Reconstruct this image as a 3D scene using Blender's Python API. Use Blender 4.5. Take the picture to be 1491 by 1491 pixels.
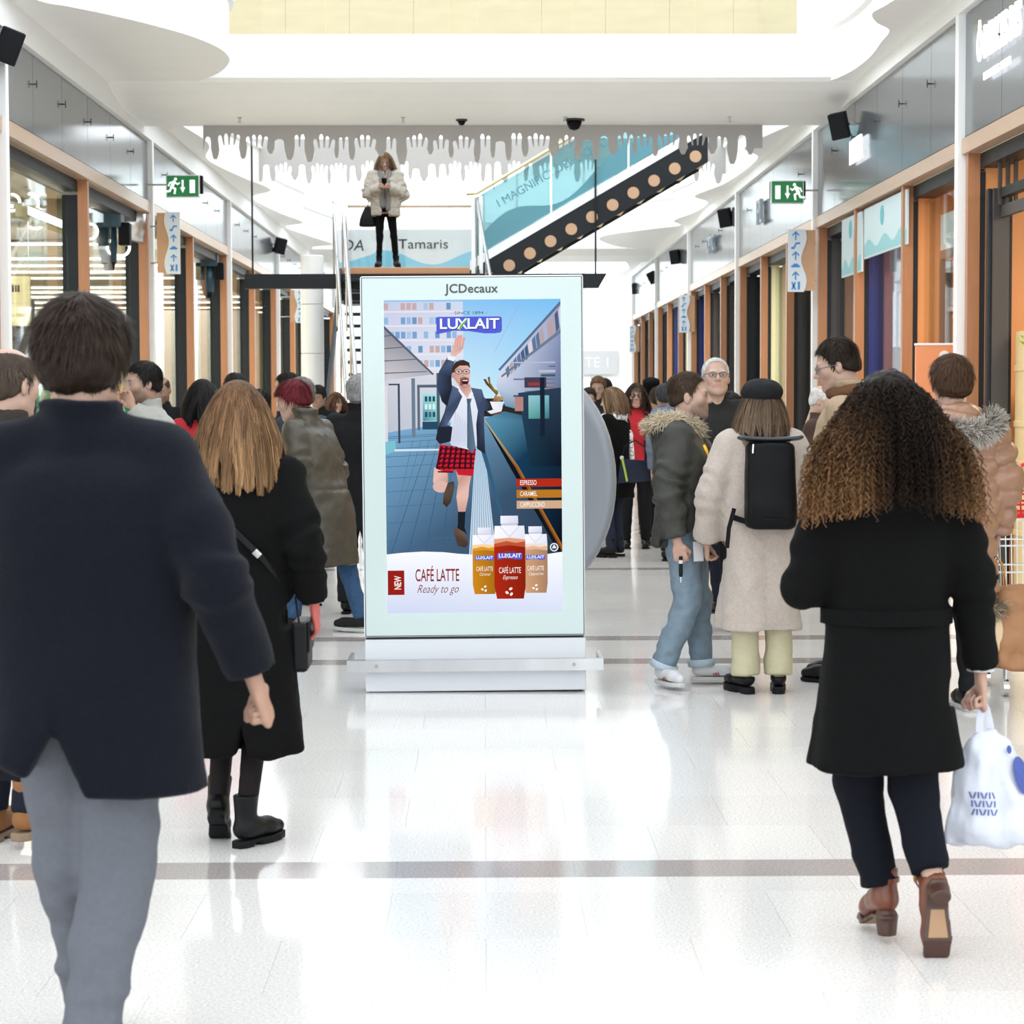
import bpy, bmesh, math, random
import numpy as np
from mathutils import Vector, Matrix, Euler
from mathutils.geometry import tessellate_polygon

for o in list(bpy.data.objects):
    bpy.data.objects.remove(o)
SC = bpy.context.scene
COL = SC.collection
random.seed(4)
RNG = np.random.default_rng(7)

# ---------------------------------------------------------------- camera
FPX, IMG, VPX, HY, CAMH = 3200.0, 1491.0, 705.0, 575.0, 1.60
ROLL = -0.0035
_cy = np.array([VPX - IMG / 2, IMG / 2 - HY, -FPX]); _cy /= np.linalg.norm(_cy)
_z0 = np.array([ROLL, 1, 0]); _cz = _z0 - _z0.dot(_cy) * _cy; _cz /= np.linalg.norm(_cz)
_cx = np.cross(_cy, _cz)
CAMR = np.stack([_cx, _cy, _cz], 1)           # camera from world
cam_d = bpy.data.cameras.new('camera'); cam = bpy.data.objects.new('camera', cam_d); COL.objects.link(cam)
cam_d.sensor_fit = 'HORIZONTAL'; cam_d.sensor_width = 36.0; cam_d.lens = FPX / IMG * 36.0
cam_d.clip_end = 300
_m = Matrix(CAMR.T.tolist()).to_4x4(); _m.translation = (0, 0, CAMH)
cam.matrix_world = _m
cam_d.dof.use_dof = True; cam_d.dof.focus_distance = 11.9; cam_d.dof.aperture_fstop = 7.5
SC.camera = cam


def at(px, py, Y):
    """world point on the plane at depth Y that is seen at photo pixel (px, py)"""
    d = CAMR.T @ np.array([px - IMG / 2, IMG / 2 - py, -FPX])
    return Vector((0, 0, CAMH)) + Vector((d / d[1] * Y).tolist())


# ---------------------------------------------------------------- light: overcast sky over the glass-roofed mall
w = bpy.data.worlds.new('world'); SC.world = w; w.use_nodes = True
bg = w.node_tree.nodes['Background']; bg.inputs[0].default_value = (0.90, 0.96, 1.0, 1); bg.inputs[1].default_value = 1.0
SC.view_settings.view_transform = 'Standard'; SC.view_settings.look = 'None'
SC.view_settings.gamma = 1.0; SC.view_settings.use_curve_mapping = False
SC.view_settings.exposure = 1.6

# ---------------------------------------------------------------- materials
MATS = {}


def srgb(r, g, b):
    f = lambda c: (c / 255 / 12.92) if c <= 10 else ((c / 255 + 0.055) / 1.055) ** 2.4
    return (f(r), f(g), f(b))


def mat(name, col, rough=0.6, metal=0.0, spec=0.5, var=0.0, vscale=8.0, bump=0.0, bscale=40.0, stretch=(1, 1, 1), coat=0.0, sheen=0.0, emit=0.0, attr=False):
    if name in MATS:
        return MATS[name]
    m = bpy.data.materials.new(name); m.use_nodes = True
    nt = m.node_tree; b = nt.nodes['Principled BSDF']
    b.inputs['Roughness'].default_value = rough; b.inputs['Metallic'].default_value = metal
    b.inputs['Specular IOR Level'].default_value = spec
    b.inputs['Coat Weight'].default_value = coat; b.inputs['Sheen Weight'].default_value = sheen
    b.inputs['Base Color'].default_value = (*col, 1)
    src = None
    if attr:
        a = nt.nodes.new('ShaderNodeAttribute'); a.attribute_name = 'Col'; src = a.outputs['Color']
        nt.links.new(src, b.inputs['Base Color'])
    if var > 0 or bump > 0:
        tc = nt.nodes.new('ShaderNodeTexCoord'); mp = nt.nodes.new('ShaderNodeMapping'); mp.inputs['Scale'].default_value = stretch
        nt.links.new(tc.outputs['Object'], mp.inputs['Vector'])
    if var > 0:
        n = nt.nodes.new('ShaderNodeTexNoise'); n.inputs['Scale'].default_value = vscale; n.inputs['Detail'].default_value = 5
        nt.links.new(mp.outputs[0], n.inputs['Vector'])
        mr = nt.nodes.new('ShaderNodeMapRange'); mr.inputs['From Min'].default_value = 0.25; mr.inputs['From Max'].default_value = 0.75
        mr.inputs['To Min'].default_value = 1 - var; mr.inputs['To Max'].default_value = 1 + var
        nt.links.new(n.outputs['Fac'], mr.inputs['Value'])
        mx = nt.nodes.new('ShaderNodeVectorMath'); mx.operation = 'SCALE'
        if src is None:
            mx.inputs[0].default_value = col
        else:
            nt.links.new(src, mx.inputs[0])
        nt.links.new(mr.outputs[0], mx.inputs['Scale']); nt.links.new(mx.outputs[0], b.inputs['Base Color'])
    if bump > 0:
        n2 = nt.nodes.new('ShaderNodeTexNoise'); n2.inputs['Scale'].default_value = bscale; n2.inputs['Detail'].default_value = 4
        nt.links.new(mp.outputs[0], n2.inputs['Vector'])
        bp = nt.nodes.new('ShaderNodeBump'); bp.inputs['Strength'].default_value = bump; bp.inputs['Distance'].default_value = 0.01
        nt.links.new(n2.outputs['Fac'], bp.inputs['Height']); nt.links.new(bp.outputs[0], b.inputs['Normal'])
    if emit > 0:
        b.inputs['Emission Color'].default_value = (*col, 1); b.inputs['Emission Strength'].default_value = emit
        if src is not None:
            nt.links.new(src, b.inputs['Emission Color'])
    MATS[name] = m
    return m


def glass_mat(name, tint=(1, 1, 1), ior=1.45, opacity=0.0, col=(1, 1, 1), rough=0.02):
    """thin pane: clear body with a fresnel reflection, optionally part printed"""
    if name in MATS:
        return MATS[name]
    m = bpy.data.materials.new(name); m.use_nodes = True
    nt = m.node_tree; nt.nodes.remove(nt.nodes['Principled BSDF']); out = nt.nodes['Material Output']
    tr = nt.nodes.new('ShaderNodeBsdfTransparent'); tr.inputs[0].default_value = (*tint, 1)
    gl = nt.nodes.new('ShaderNodeBsdfGlossy'); gl.inputs['Roughness'].default_value = rough
    lw = nt.nodes.new('ShaderNodeLayerWeight'); lw.inputs[0].default_value = 0.5
    pw = nt.nodes.new('ShaderNodeMath'); pw.operation = 'POWER'; pw.inputs[1].default_value = 6.0; nt.links.new(lw.outputs['Facing'], pw.inputs[0])
    fr = nt.nodes.new('ShaderNodeMath'); fr.operation = 'MULTIPLY_ADD'; fr.inputs[1].default_value = 0.96; fr.inputs[2].default_value = ((ior - 1) / (ior + 1)) ** 2; nt.links.new(pw.outputs[0], fr.inputs[0])
    mix = nt.nodes.new('ShaderNodeMixShader')
    body = tr.outputs[0]
    if opacity > 0:
        df = nt.nodes.new('ShaderNodeBsdfDiffuse'); df.inputs[0].default_value = (*col, 1)
        m0 = nt.nodes.new('ShaderNodeMixShader'); m0.inputs[0].default_value = opacity
        nt.links.new(tr.outputs[0], m0.inputs[1]); nt.links.new(df.outputs[0], m0.inputs[2]); body = m0.outputs[0]
    nt.links.new(fr.outputs[0], mix.inputs[0]); nt.links.new(body, mix.inputs[1]); nt.links.new(gl.outputs[0], mix.inputs[2])
    nt.links.new(mix.outputs[0], out.inputs[0])
    MATS[name] = m
    return m


def emit_mat(name, col, strength, attr=False):
    if name in MATS:
        return MATS[name]
    m = bpy.data.materials.new(name); m.use_nodes = True
    nt = m.node_tree; nt.nodes.remove(nt.nodes['Principled BSDF']); out = nt.nodes['Material Output']
    e = nt.nodes.new('ShaderNodeEmission'); e.inputs[0].default_value = (*col, 1); e.inputs[1].default_value = strength
    if attr:
        a = nt.nodes.new('ShaderNodeAttribute'); a.attribute_name = 'Col'; nt.links.new(a.outputs['Color'], e.inputs[0])
    nt.links.new(e.outputs[0], out.inputs[0])
    MATS[name] = m
    return m


# ---------------------------------------------------------------- object helpers
def link(name, me, m=None, parent=None, loc=None, label=None, cat=None, group=None, kind=None, smooth=False):
    o = bpy.data.objects.new(name, me); COL.objects.link(o)
    if m is not None and me is not None and len(me.materials) == 0:
        for q in (m if isinstance(m, (list, tuple)) else [m]):
            me.materials.append(q)
    if parent is not None:
        o.parent = parent
    if loc is not None:
        o.location = loc
    for k, v in (('label', label), ('category', cat), ('group', group), ('kind', kind)):
        if v:
            o[k] = v
    if smooth and me is not None:
        me.polygons.foreach_set('use_smooth', np.ones(len(me.polygons), bool))
    return o


def thing(name, label, cat, loc=(0, 0, 0), rotz=0.0, group=None, kind=None, parent=None):
    o = link(name, None, None, parent, loc, label, cat, group, kind); o.rotation_euler = (0, 0, rotz); o.empty_display_size = 0.1
    return o


class MB:
    """collects simple solids into one mesh"""
    def __init__(s):
        s.v = []; s.f = []

    def add(s, v, f):
        n = len(s.v); s.v += [tuple(p) for p in v]; s.f += [tuple(i + n for i in q) for q in f]; return s

    def box(s, x0, x1, y0, y1, z0, z1):
        v = [(x, y, z) for z in (z0, z1) for y in (y0, y1) for x in (x0, x1)]
        return s.add(v, [(0, 2, 3, 1), (4, 5, 7, 6), (0, 1, 5, 4), (2, 6, 7, 3), (0, 4, 6, 2), (1, 3, 7, 5)])

    def bbox(s, x0, x1, y0, y1, z0, z1, b=0.005):
        """box with chamfered edges"""
        bm = bmesh.new(); bmesh.ops.create_cube(bm, size=1)
        for v in bm.verts:
            v.co = ((x0 + x1) / 2 + v.co.x * (x1 - x0), (y0 + y1) / 2 + v.co.y * (y1 - y0), (z0 + z1) / 2 + v.co.z * (z1 - z0))
        bmesh.ops.bevel(bm, geom=bm.edges[:], offset=b, segments=2, affect='EDGES', profile=0.5)
        bm.verts.index_update()
        s.add([v.co[:] for v in bm.verts], [[v.index for v in f.verts] for f in bm.faces]); bm.free(); return s

    def tube(s, pts, r, n=8, cap=True):
        pts = [Vector(p) for p in pts]; rr = r if isinstance(r, (list, tuple)) else [r] * len(pts)
        vs = []; fs = []
        for i, p in enumerate(pts):
            d = (pts[min(i + 1, len(pts) - 1)] - pts[max(i - 1, 0)]).normalized()
            a = d.orthogonal().normalized() if i == 0 else (a - d * a.dot(d)).normalized()
            b = d.cross(a)
            for j in range(n):
                t = 2 * math.pi * j / n; vs.append(p + (a * math.cos(t) + b * math.sin(t)) * rr[i])
        for i in range(len(pts) - 1):
            for j in range(n):
                k = (j + 1) % n; fs.append((i * n + j, i * n + k, (i + 1) * n + k, (i + 1) * n + j))
        if cap:
            fs.append(tuple(range(n - 1, -1, -1))); fs.append(tuple(range((len(pts) - 1) * n, len(pts) * n)))
        return s.add(vs, fs)

    def lathe(s, prof, c=(0, 0, 0), n=20, ax='z'):
        vs = []; fs = []
        for (r, z) in prof:
            for j in range(n):
                t = 2 * math.pi * j / n; p = (r * math.cos(t), r * math.sin(t), z)
                if ax == 'y': p = (p[0], p[2], p[1])
                if ax == 'x': p = (p[2], p[0], p[1])
                vs.append((p[0] + c[0], p[1] + c[1], p[2] + c[2]))
        for i in range(len(prof) - 1):
            for j in range(n):
                k = (j + 1) % n; fs.append((i * n + j, i * n + k, (i + 1) * n + k, (i + 1) * n + j))
        fs.append(tuple(range(n - 1, -1, -1))); fs.append(tuple(range((len(prof) - 1) * n, len(prof) * n)))
        return s.add(vs, fs)

    def prism(s, poly, fn0, fn1):
        """extrude a 2-D outline: fn0/fn1 map (u, v) to the front and back faces"""
        n = len(poly); vs = [fn0(*p) for p in poly] + [fn1(*p) for p in poly]
        tri = tessellate_polygon([[Vector((p[0], p[1], 0)) for p in poly]])
        fs = [tuple(t) for t in tri] + [tuple(i + n for i in reversed(t)) for t in tri]
        fs += [(i, (i + 1) % n, (i + 1) % n + n, i + n) for i in range(n)]
        return s.add(vs, fs)

    def mesh(s, name='mesh'):
        me = bpy.data.meshes.new(name); me.from_pydata([tuple(v) for v in s.v], [], s.f)
        bm = bmesh.new(); bm.from_mesh(me); bmesh.ops.recalc_face_normals(bm, faces=bm.faces[:]); bm.to_mesh(me); bm.free()
        me.update(); return me

    def build(s, name, m, parent=None, loc=None, smooth=False, **k):
        return link(name, s.mesh(name), m, parent, loc, smooth=smooth, **k)


def raw_mesh(name, v, f, cols=None):
    me = bpy.data.meshes.new(name)
    v = np.asarray(v, np.float32); f = np.asarray(f, np.int32)
    nv, nf, k = len(v), len(f), f.shape[1]
    me.vertices.add(nv); me.vertices.foreach_set('co', v.ravel())
    me.loops.add(nf * k); me.loops.foreach_set('vertex_index', f.ravel())
    me.polygons.add(nf); me.polygons.foreach_set('loop_start', np.arange(0, nf * k, k, dtype=np.int32))
    me.update(calc_edges=True)
    if cols is not None:
        a = me.color_attributes.new('Col', 'FLOAT_COLOR', 'POINT')
        c = np.ones((nv, 4), np.float32); c[:, :3] = cols; a.data.foreach_set('color', c.ravel())
    me.polygons.foreach_set('use_smooth', np.ones(nf, bool))
    return me


def text_tris(body, size=1.0, bold=0.0, sx=1.0, shear=0.0, align='CENTER', space=1.0):
    """2-D triangles of a line of lettering: (verts Nx2, faces)"""
    c = bpy.data.curves.new('lettering', 'FONT'); c.body = body; c.size = size; c.align_x = align; c.align_y = 'CENTER'
    c.offset = bold; c.shear = shear; c.space_character = space; c.resolution_u = 3
    o = bpy.data.objects.new('lettering', c); COL.objects.link(o)
    dg = bpy.context.evaluated_depsgraph_get(); me = o.evaluated_get(dg).to_mesh()
    v = [(p.co.x * sx, p.co.y) for p in me.vertices]; f = [tuple(p.vertices) for p in me.polygons]
    o.evaluated_get(dg).to_mesh_clear(); bpy.data.objects.remove(o); bpy.data.curves.remove(c)
    return v, f


def lettering(name, body, m, parent, fn, size, depth=0.004, **k):
    """raised lettering; fn maps (u, v, d) to the wall, d = height above the surface"""
    v, f = text_tris(body, size, **k)
    n = len(v); edges = {}
    for q in f:
        for i in range(len(q)):
            e = (q[i], q[(i + 1) % len(q)])
            if (e[1], e[0]) in edges: edges.pop((e[1], e[0]))
            else: edges[e] = 1
    vs = [fn(a, b, depth) for a, b in v] + [fn(a, b, 0) for a, b in v]
    fs = list(f) + [(e[1], e[0], e[0] + n, e[1] + n) for e in edges]
    return MB().add(vs, fs).build(name, m, parent)
# ================================================================= materials of the place
WHITE = mat('white_paint', (0.86, 0.86, 0.85), 0.5, var=0.015, vscale=3)
WHITE_GLOSS = mat('white_lacquer', (0.84, 0.85, 0.87), 0.25)
WOOD = mat('orange_wood', srgb(172, 118, 81), 0.35, var=0.10, vscale=5, stretch=(8, 8, 0.6))
PALEWOOD = mat('pale_wood', srgb(226, 196, 146), 0.5, var=0.05, vscale=3, stretch=(2, 2, 2))
DARK = mat('anthracite_metal', (0.020, 0.0225, 0.026), 0.45, spec=.18)
BLACK = mat('black_plastic', (0.005, 0.005, 0.006), 0.5, spec=.12)
STEEL = mat('brushed_steel', (0.62, 0.62, 0.62), 0.25, 1.0)
FASCIA = mat('grey_glass_fascia', srgb(98, 102, 107), 0.15, spec=0.8, var=0.05, vscale=2, stretch=(1, 9, 0.3))
PANE = glass_mat('clear_pane', (0.93, 0.96, 0.95), 1.35)
GREYBROWN = mat('grey_brown_frame', srgb(66, 61, 58), 0.4, spec=.3)
BLUE = mat('deep_blue_door', srgb(18, 36, 104), 0.4)
ORANGE_PLY = mat('orange_plywood', srgb(206, 138, 82), 0.5, var=0.05, vscale=2)
CREAM = mat('cream_plaster', srgb(214, 204, 160), 0.6, var=0.03, vscale=2)
CEIL_BEIGE = mat('beige_ceiling', srgb(176, 166, 134), 0.6, var=0.05, vscale=1)


def granite(name, col, dark):
    m = bpy.data.materials.new(name); m.use_nodes = True; nt = m.node_tree; b = nt.nodes['Principled BSDF']
    g = nt.nodes.new('ShaderNodeNewGeometry'); n = nt.nodes.new('ShaderNodeTexNoise'); n.inputs['Scale'].default_value = 110; n.inputs['Detail'].default_value = 3
    n.inputs['Roughness'].default_value = 0.8
    nt.links.new(g.outputs['Position'], n.inputs['Vector'])
    r = nt.nodes.new('ShaderNodeValToRGB'); r.color_ramp.elements[0].position = 0.36; r.color_ramp.elements[0].color = (*dark, 1)
    r.color_ramp.elements[1].position = 0.62; r.color_ramp.elements[1].color = (*col, 1)
    nt.links.new(n.outputs['Fac'], r.inputs[0])
    oi = nt.nodes.new('ShaderNodeObjectInfo'); mr = nt.nodes.new('ShaderNodeMapRange'); mr.inputs['To Min'].default_value = 0.97; mr.inputs['To Max'].default_value = 1.03
    nt.links.new(oi.outputs['Random'], mr.inputs['Value'])
    s = nt.nodes.new('ShaderNodeVectorMath'); s.operation = 'SCALE'; nt.links.new(r.outputs[0], s.inputs[0]); nt.links.new(mr.outputs[0], s.inputs['Scale'])
    nt.links.new(s.outputs[0], b.inputs['Base Color'])
    b.inputs['Roughness'].default_value = 0.17; b.inputs['Specular IOR Level'].default_value = 0.9
    n3 = nt.nodes.new('ShaderNodeTexNoise'); n3.inputs['Scale'].default_value = 2.2; n3.inputs['Detail'].default_value = 4
    nt.links.new(g.outputs['Position'], n3.inputs['Vector'])
    m3 = nt.nodes.new('ShaderNodeMapRange'); m3.inputs['To Min'].default_value = 0.06; m3.inputs['To Max'].default_value = 0.17
    nt.links.new(n3.outputs['Fac'], m3.inputs['Value']); nt.links.new(m3.outputs[0], b.inputs['Roughness'])
    MATS[name] = m; return m


GRAN = granite('polished_granite', (0.78, 0.76, 0.745), (0.52, 0.49, 0.47))
GRAN_D = granite('dark_granite_band', (0.42, 0.38, 0.37), (0.26, 0.23, 0.22))
GROUT = mat('grout', (0.50, 0.48, 0.46), 0.4)

# ================================================================= floor: slabs with recessed joints
floor = MB().box(-16, 16, -8, 76, -0.06, -0.0025).build('floor', GROUT, kind='structure', label='polished beige granite slab floor with darker bands across')
rows = []; y = 4.6; bands = [7.22, 13.0, 14.25, 20.0, 25.8, 31.6, 37.4, 43.2, 49, 55, 61]
while y < 70:
    nb = [b for b in bands if b > y - 1e-6][:1]
    if nb and nb[0] - y < 1e-3:
        rows.append((y, y + 0.26, 1)); y += 0.26; continue
    e = y + 0.6
    if nb and nb[0] < e + 0.12: e = nb[0]
    rows.append((y, e, 0)); y = e
tiles = []
for ri, (y0, y1, d) in enumerate(rows):
    off = 0.0 if (ri % 2 == 0) else 0.3
    for k in range(-8, 8):
        x0 = k * 0.6 + off
        xa, xb = max(x0, -4.36), min(x0 + 0.6, 4.36)
        if xb - xa < 0.05: continue
        tiles.append((round(xa, 3), round(xb, 3), y0, y1, d))
def in_frame(x, y): return abs((x * FPX / y + VPX) - IMG / 2) < IMG / 2 + 60 and y > 5.4
near = sorted([t for t in tiles if in_frame((t[0] + t[1]) / 2, (t[2] + t[3]) / 2)], key=lambda t: t[2])[:298]
ns = set(near); tmesh = {}
for t in near:
    key = (round(t[1] - t[0], 3), round(t[3] - t[2], 3), t[4])
    if key not in tmesh:
        me = MB().box(0.0006, key[0] - 0.0006, 0.0006, key[1] - 0.0006, -0.03, 0).mesh('slab_tile'); me.materials.append(GRAN_D if t[4] else GRAN); tmesh[key] = me
    link('slab_tile', tmesh[key], None, floor, (t[0], t[2], 0))
mb = MB(); mbd = MB()
for t in tiles:
    if t not in ns: (mbd if t[4] else mb).box(t[0] + .0012, t[1] - .0012, t[2] + .0012, t[3] - .0012, -0.03, 0)
mb.build('distant_slab_tiles', GRAN, floor, kind='stuff'); mbd.build('distant_band_tiles', GRAN_D, floor, kind='stuff')
for sx in (-1, 1):
    MB().box(min(sx * 4.36, sx * 15.5), max(sx * 4.36, sx * 15.5), 4, 66, -0.03, -0.001).build('shop_floor', mat('shop_floor', (0.45, 0.42, 0.38), 0.35, var=0.1), floor)

# ================================================================= shop fronts
ZA = [10.25, 18.34, 26.4, 34.5, 42.6, 50.7, 58.8]      # white columns, both sides
W = 4.0


def wall(side, zb, zt, fins, name):
    sg = -1 if side == 'left' else 1
    X = lambda d: sg * (W + d)
    def bx(mb, d0, d1, y0, y1, z0, z1): return mb.box(min(X(d0), X(d1)), max(X(d0), X(d1)), y0, y1, z0, z1)
    root = bx(MB(), -0.06, 0.5, 2.0, 66, zt, 4.9).build(name, WHITE, kind='structure', label='white beam and shop front line on the %s of the mall corridor' % side)
    col = bx(MB(), -0.06, 0.06, 0, 0.12, 0, zt).mesh('white_column'); col.materials.append(WHITE)
    for z in ZA: link('white_column', col, None, root, (0, z, 0))
    pw = 8.09 / 6
    pan = bx(MB(), 0.0, 0.03, 0.006, pw - 0.006, zb + .01, zt - .01).mesh('fascia_panel'); pan.materials.append(FASCIA)
    fx = MB(); zc = zb + 0.63 * (zt - zb)
    for a in (0, 1):
        fx.tube([(X(-0.035), -0.035 if a else 0, zc + (0 if a else -0.035)), (X(-0.035), 0.035 if a else 0, zc + (0 if a else 0.035))], 0.005, 6)
    fx.tube([(X(0.0), 0, zc), (X(-0.04), 0, zc)], 0.008, 8)
    fxm = fx.mesh('fixing'); fxm.materials.append(GREYBROWN)
    wl = bx(MB(), -0.03, 0.10, 0.0, 7.96, -0.14, -0.012).mesh('lintel'); wl.materials.append(mat('pale_lintel', srgb(190, 160, 136), .3, var=.05, vscale=3, stretch=(6, .5, 6)))
    dk = bx(MB(), 0.10, 0.30, 0.0, 7.96, -0.26, -0.142).mesh('shutter_box'); dk.materials.append(DARK)
    gm = bx(MB(), -0.005, 0.05, 0.0, 7.96, -0.006, 0.012).mesh('shadow_gap'); gm.materials.append(BLACK)
    for bi in range(len(ZA) - 1):
        z0 = ZA[bi] + .12
        for k in range(6):
            p = link('fascia_panel', pan, None, root, (0, z0 - 0.06 + k * pw, 0))
            if k: link('fixing', fxm, None, p)
        link('lintel', wl, None, root, (0, z0, zb)); link('shutter_box', dk, None, root, (0, z0, zb)); link('shadow_gap', gm, None, root, (0, z0, zb - 0.004))
    fw = bx(MB(), 0.0, 0.10, 0, 0.09, 0, zb - .14).mesh('wood_fin'); fw.materials.append(WOOD)
    fd = bx(MB(), 0.10, 0.26 if sg < 0 else 0.145, 0.01, 0.10, 0, zb - .29).mesh('frame_jamb'); fd.materials.append(DARK)
    ys = []
    for bi in range(len(ZA) - 1):
        for k in range(1, fins + 1):
            yy = ZA[bi] + 8.09 * k / fins - (0.13 if k == fins else 0)
            f = link('wood_fin', fw, None, root, (0, yy, 0)); link('frame_jamb', fd, None, f); ys.append(yy)
    return root, X, bx, ys


WL = wall('left', 3.92, 4.63, 2, 'wall_left')
WR = wall('right', 3.72, 4.74, 3, 'wall_right')

# glass panes between the fins
for (root, X, bx, ys), zb, nm in ((WL, 3.92, 'l'), (WR, 3.72, 'r')):
    last = ZA[0] + 0.12
    for yy in ys:
        if yy > 12 and not (nm == 'r' and yy < 18.5 and last > 15):
            bx(MB(), 0.205, 0.213, last + 0.1, yy, 0.03, zb - 0.29).build('pane', PANE, root)
        last = yy + 0.1

# ---------------------------------------------------------------- mezzanine slabs with wavy edges
ZS = 4.9


def edge_px(pts):
    r = []
    for px, py in pts:
        s = (HY - py) / (ZS - CAMH); r.append(((px - VPX) / s, FPX / s))
    return r


def smooth_curve(pts, n=8):
    P = [np.array(p, float) for p in pts]; P = [2 * P[0] - P[1]] + P + [2 * P[-1] - P[-2]]; out = []
    for i in range(1, len(P) - 2):
        for k in range(n):
            t = k / n; a, b, c, d = P[i - 1:i + 3]
            out.append(0.5 * ((2 * b) + (c - a) * t + (2 * a - 5 * b + 4 * c - d) * t * t + (3 * b - a - 3 * c + d) * t ** 3))
    out.append(P[-2]); return [tuple(p) for p in out]


left_edge = [(-3.2, 3), (-2.6, 7), (-3.7, 11), (-3.0, 14), (-3.9, 17.2)] + edge_px([(60, 5), (110, 16), (160, 26), (220, 40), (275, 55), (310, 68), (332, 80), (340, 92), (334, 103), (318, 114), (285, 126), (245, 138), (213, 149)]) + \
    [(-3.75, 26.2), (-3.6, 29), (-3.86, 31), (-3.66, 33.5), (-3.42, 35.6), (-3.86, 37), (-3.7, 40), (-3.45, 42.3), (-3.88, 43.4), (-3.6, 46), (-3.3, 48.4), (-3.86, 49.6), (-3.5, 54), (-3.8, 58), (-3.5, 62), (-3.8, 66)]
right_edge = [(3.3, 3), (2.9, 7), (3.7, 10), (3.2, 14), (3.8, 16.4)] + edge_px([(1313, 0), (1285, 16), (1267, 27), (1274, 40), (1292, 51), (1280, 68), (1265, 88), (1241, 107), (1212, 121), (1185, 127), (1168, 134), (1162, 140), (1170, 145), (1185, 149)]) + \
    [(3.85, 26.4), (3.5, 29.5), (3.85, 31), (3.8, 34.5), (3.52, 36.8), (3.86, 38), (3.84, 40), (3.62, 42), (3.84, 43.2), (3.3, 44.2), (2.45, 46.3), (2.9, 49), (3.86, 51), (3.5, 54), (3.8, 58), (3.5, 62), (3.8, 66)]
for side, ed in (('left', left_edge), ('right', right_edge)):
    sg = -1 if side == 'left' else 1
    c = smooth_curve(ed, 6); vs = []; fs = []; n = len(c)
    prof = [(0.0, ZS), (0.0, ZS + 0.53), (0.05, ZS + 0.55), (0.05, ZS + 0.60), (0.0, ZS + 0.60)]
    for (x, yy) in c: vs.append((sg * 7.2, yy, ZS))
    for (d, z) in prof:
        for (x, yy) in c: vs.append((x - sg * d, yy, z))
    for (x, yy) in c: vs.append((sg * 7.2, yy, ZS + 0.60))
    for r in range(len(prof) + 1):
        for i in range(n - 1): fs.append((r * n + i, r * n + i + 1, (r + 1) * n + i + 1, (r + 1) * n + i))
    me = MB().add(vs, fs).mesh('ceiling'); 
    link('ceiling', me, WHITE, kind='structure', label='white mezzanine slab with wavy edge over the %s shop fronts' % side)
    # glass balustrade standing on the slab edge
    g = []; gf = []
    for (x, yy) in c: g += [(x + sg * 0.06, yy, ZS + 0.60), (x + sg * 0.06, yy, ZS + 1.6)]
    for i in range(n - 1): gf.append((2 * i, 2 * i + 2, 2 * i + 3, 2 * i + 1))
    bal = thing('glass_balustrade', 'glass balustrade along the upper floor edge on the %s' % side, 'balustrade')
    link('pane', MB().add(g, gf).mesh('pane'), PANE, bal)
    MB().tube([(x + sg * 0.06, yy, ZS + 1.62) for x, yy in c[::3]], 0.025, 6).build('handrail', STEEL, bal, smooth=True)
    MB().box(sg * 7.2 - .1, sg * 7.2 + .1, 2, 66, ZS + .6, 9.0).build('wall_upper_' + side, WHITE, kind='structure', label='white upper floor wall above the %s shop fronts' % side)

# ---------------------------------------------------------------- bridge between the mezzanines
prof = [(23.3, 5.38), (23.27, 5.2), (23.3, 4.93), (23.36, 4.89), (23.6, 4.83), (24.0, 4.77), (24.4, 4.74), (24.7, 4.73), (25.8, 4.73), (25.8, 5.38)]
MB().prism(prof, lambda a, b: (-4.05, a, b), lambda a, b: (4.05, a, b)).build('ceiling_bridge', WHITE, kind='structure', label='white footbridge crossing the corridor high above the screen')
MB().prism([(50, 5.5), (50, 4.9), (50.6, 4.78), (53, 4.78), (53, 5.5)], lambda a, b: (-4.05, a, b), lambda a, b: (4.05, a, b)).build('ceiling_far_bridge', WHITE, kind='structure', label='farther white footbridge near the end of the corridor')
pw_ = thing('wood_balcony_wall', 'pale wood panelled wall standing on the white footbridge', 'wall panel', (0, 25.5, 5.38))
for k in range(9):
    MB().bbox(-3.0 + k * 0.735 + .0005, -3.0 + (k + 1) * 0.735 - .0005, 0, 0.05, 0, 1.2, 0.004).build('wood_panel', mat('balcony_wood', srgb(186, 166, 132), 0.5, var=.06, vscale=2, stretch=(1, 1, 6)), pw_)
gb = thing('glass_balustrade', 'glass balustrade on the front edge of the white footbridge', 'balustrade', (0, 23.45, 5.38))
for k in range(5):
    MB().box(-2.95 + k * 1.3, -2.95 + k * 1.3 + 1.28, 0, 0.012, 0, 1.05).build('pane', PANE, gb)
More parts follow.
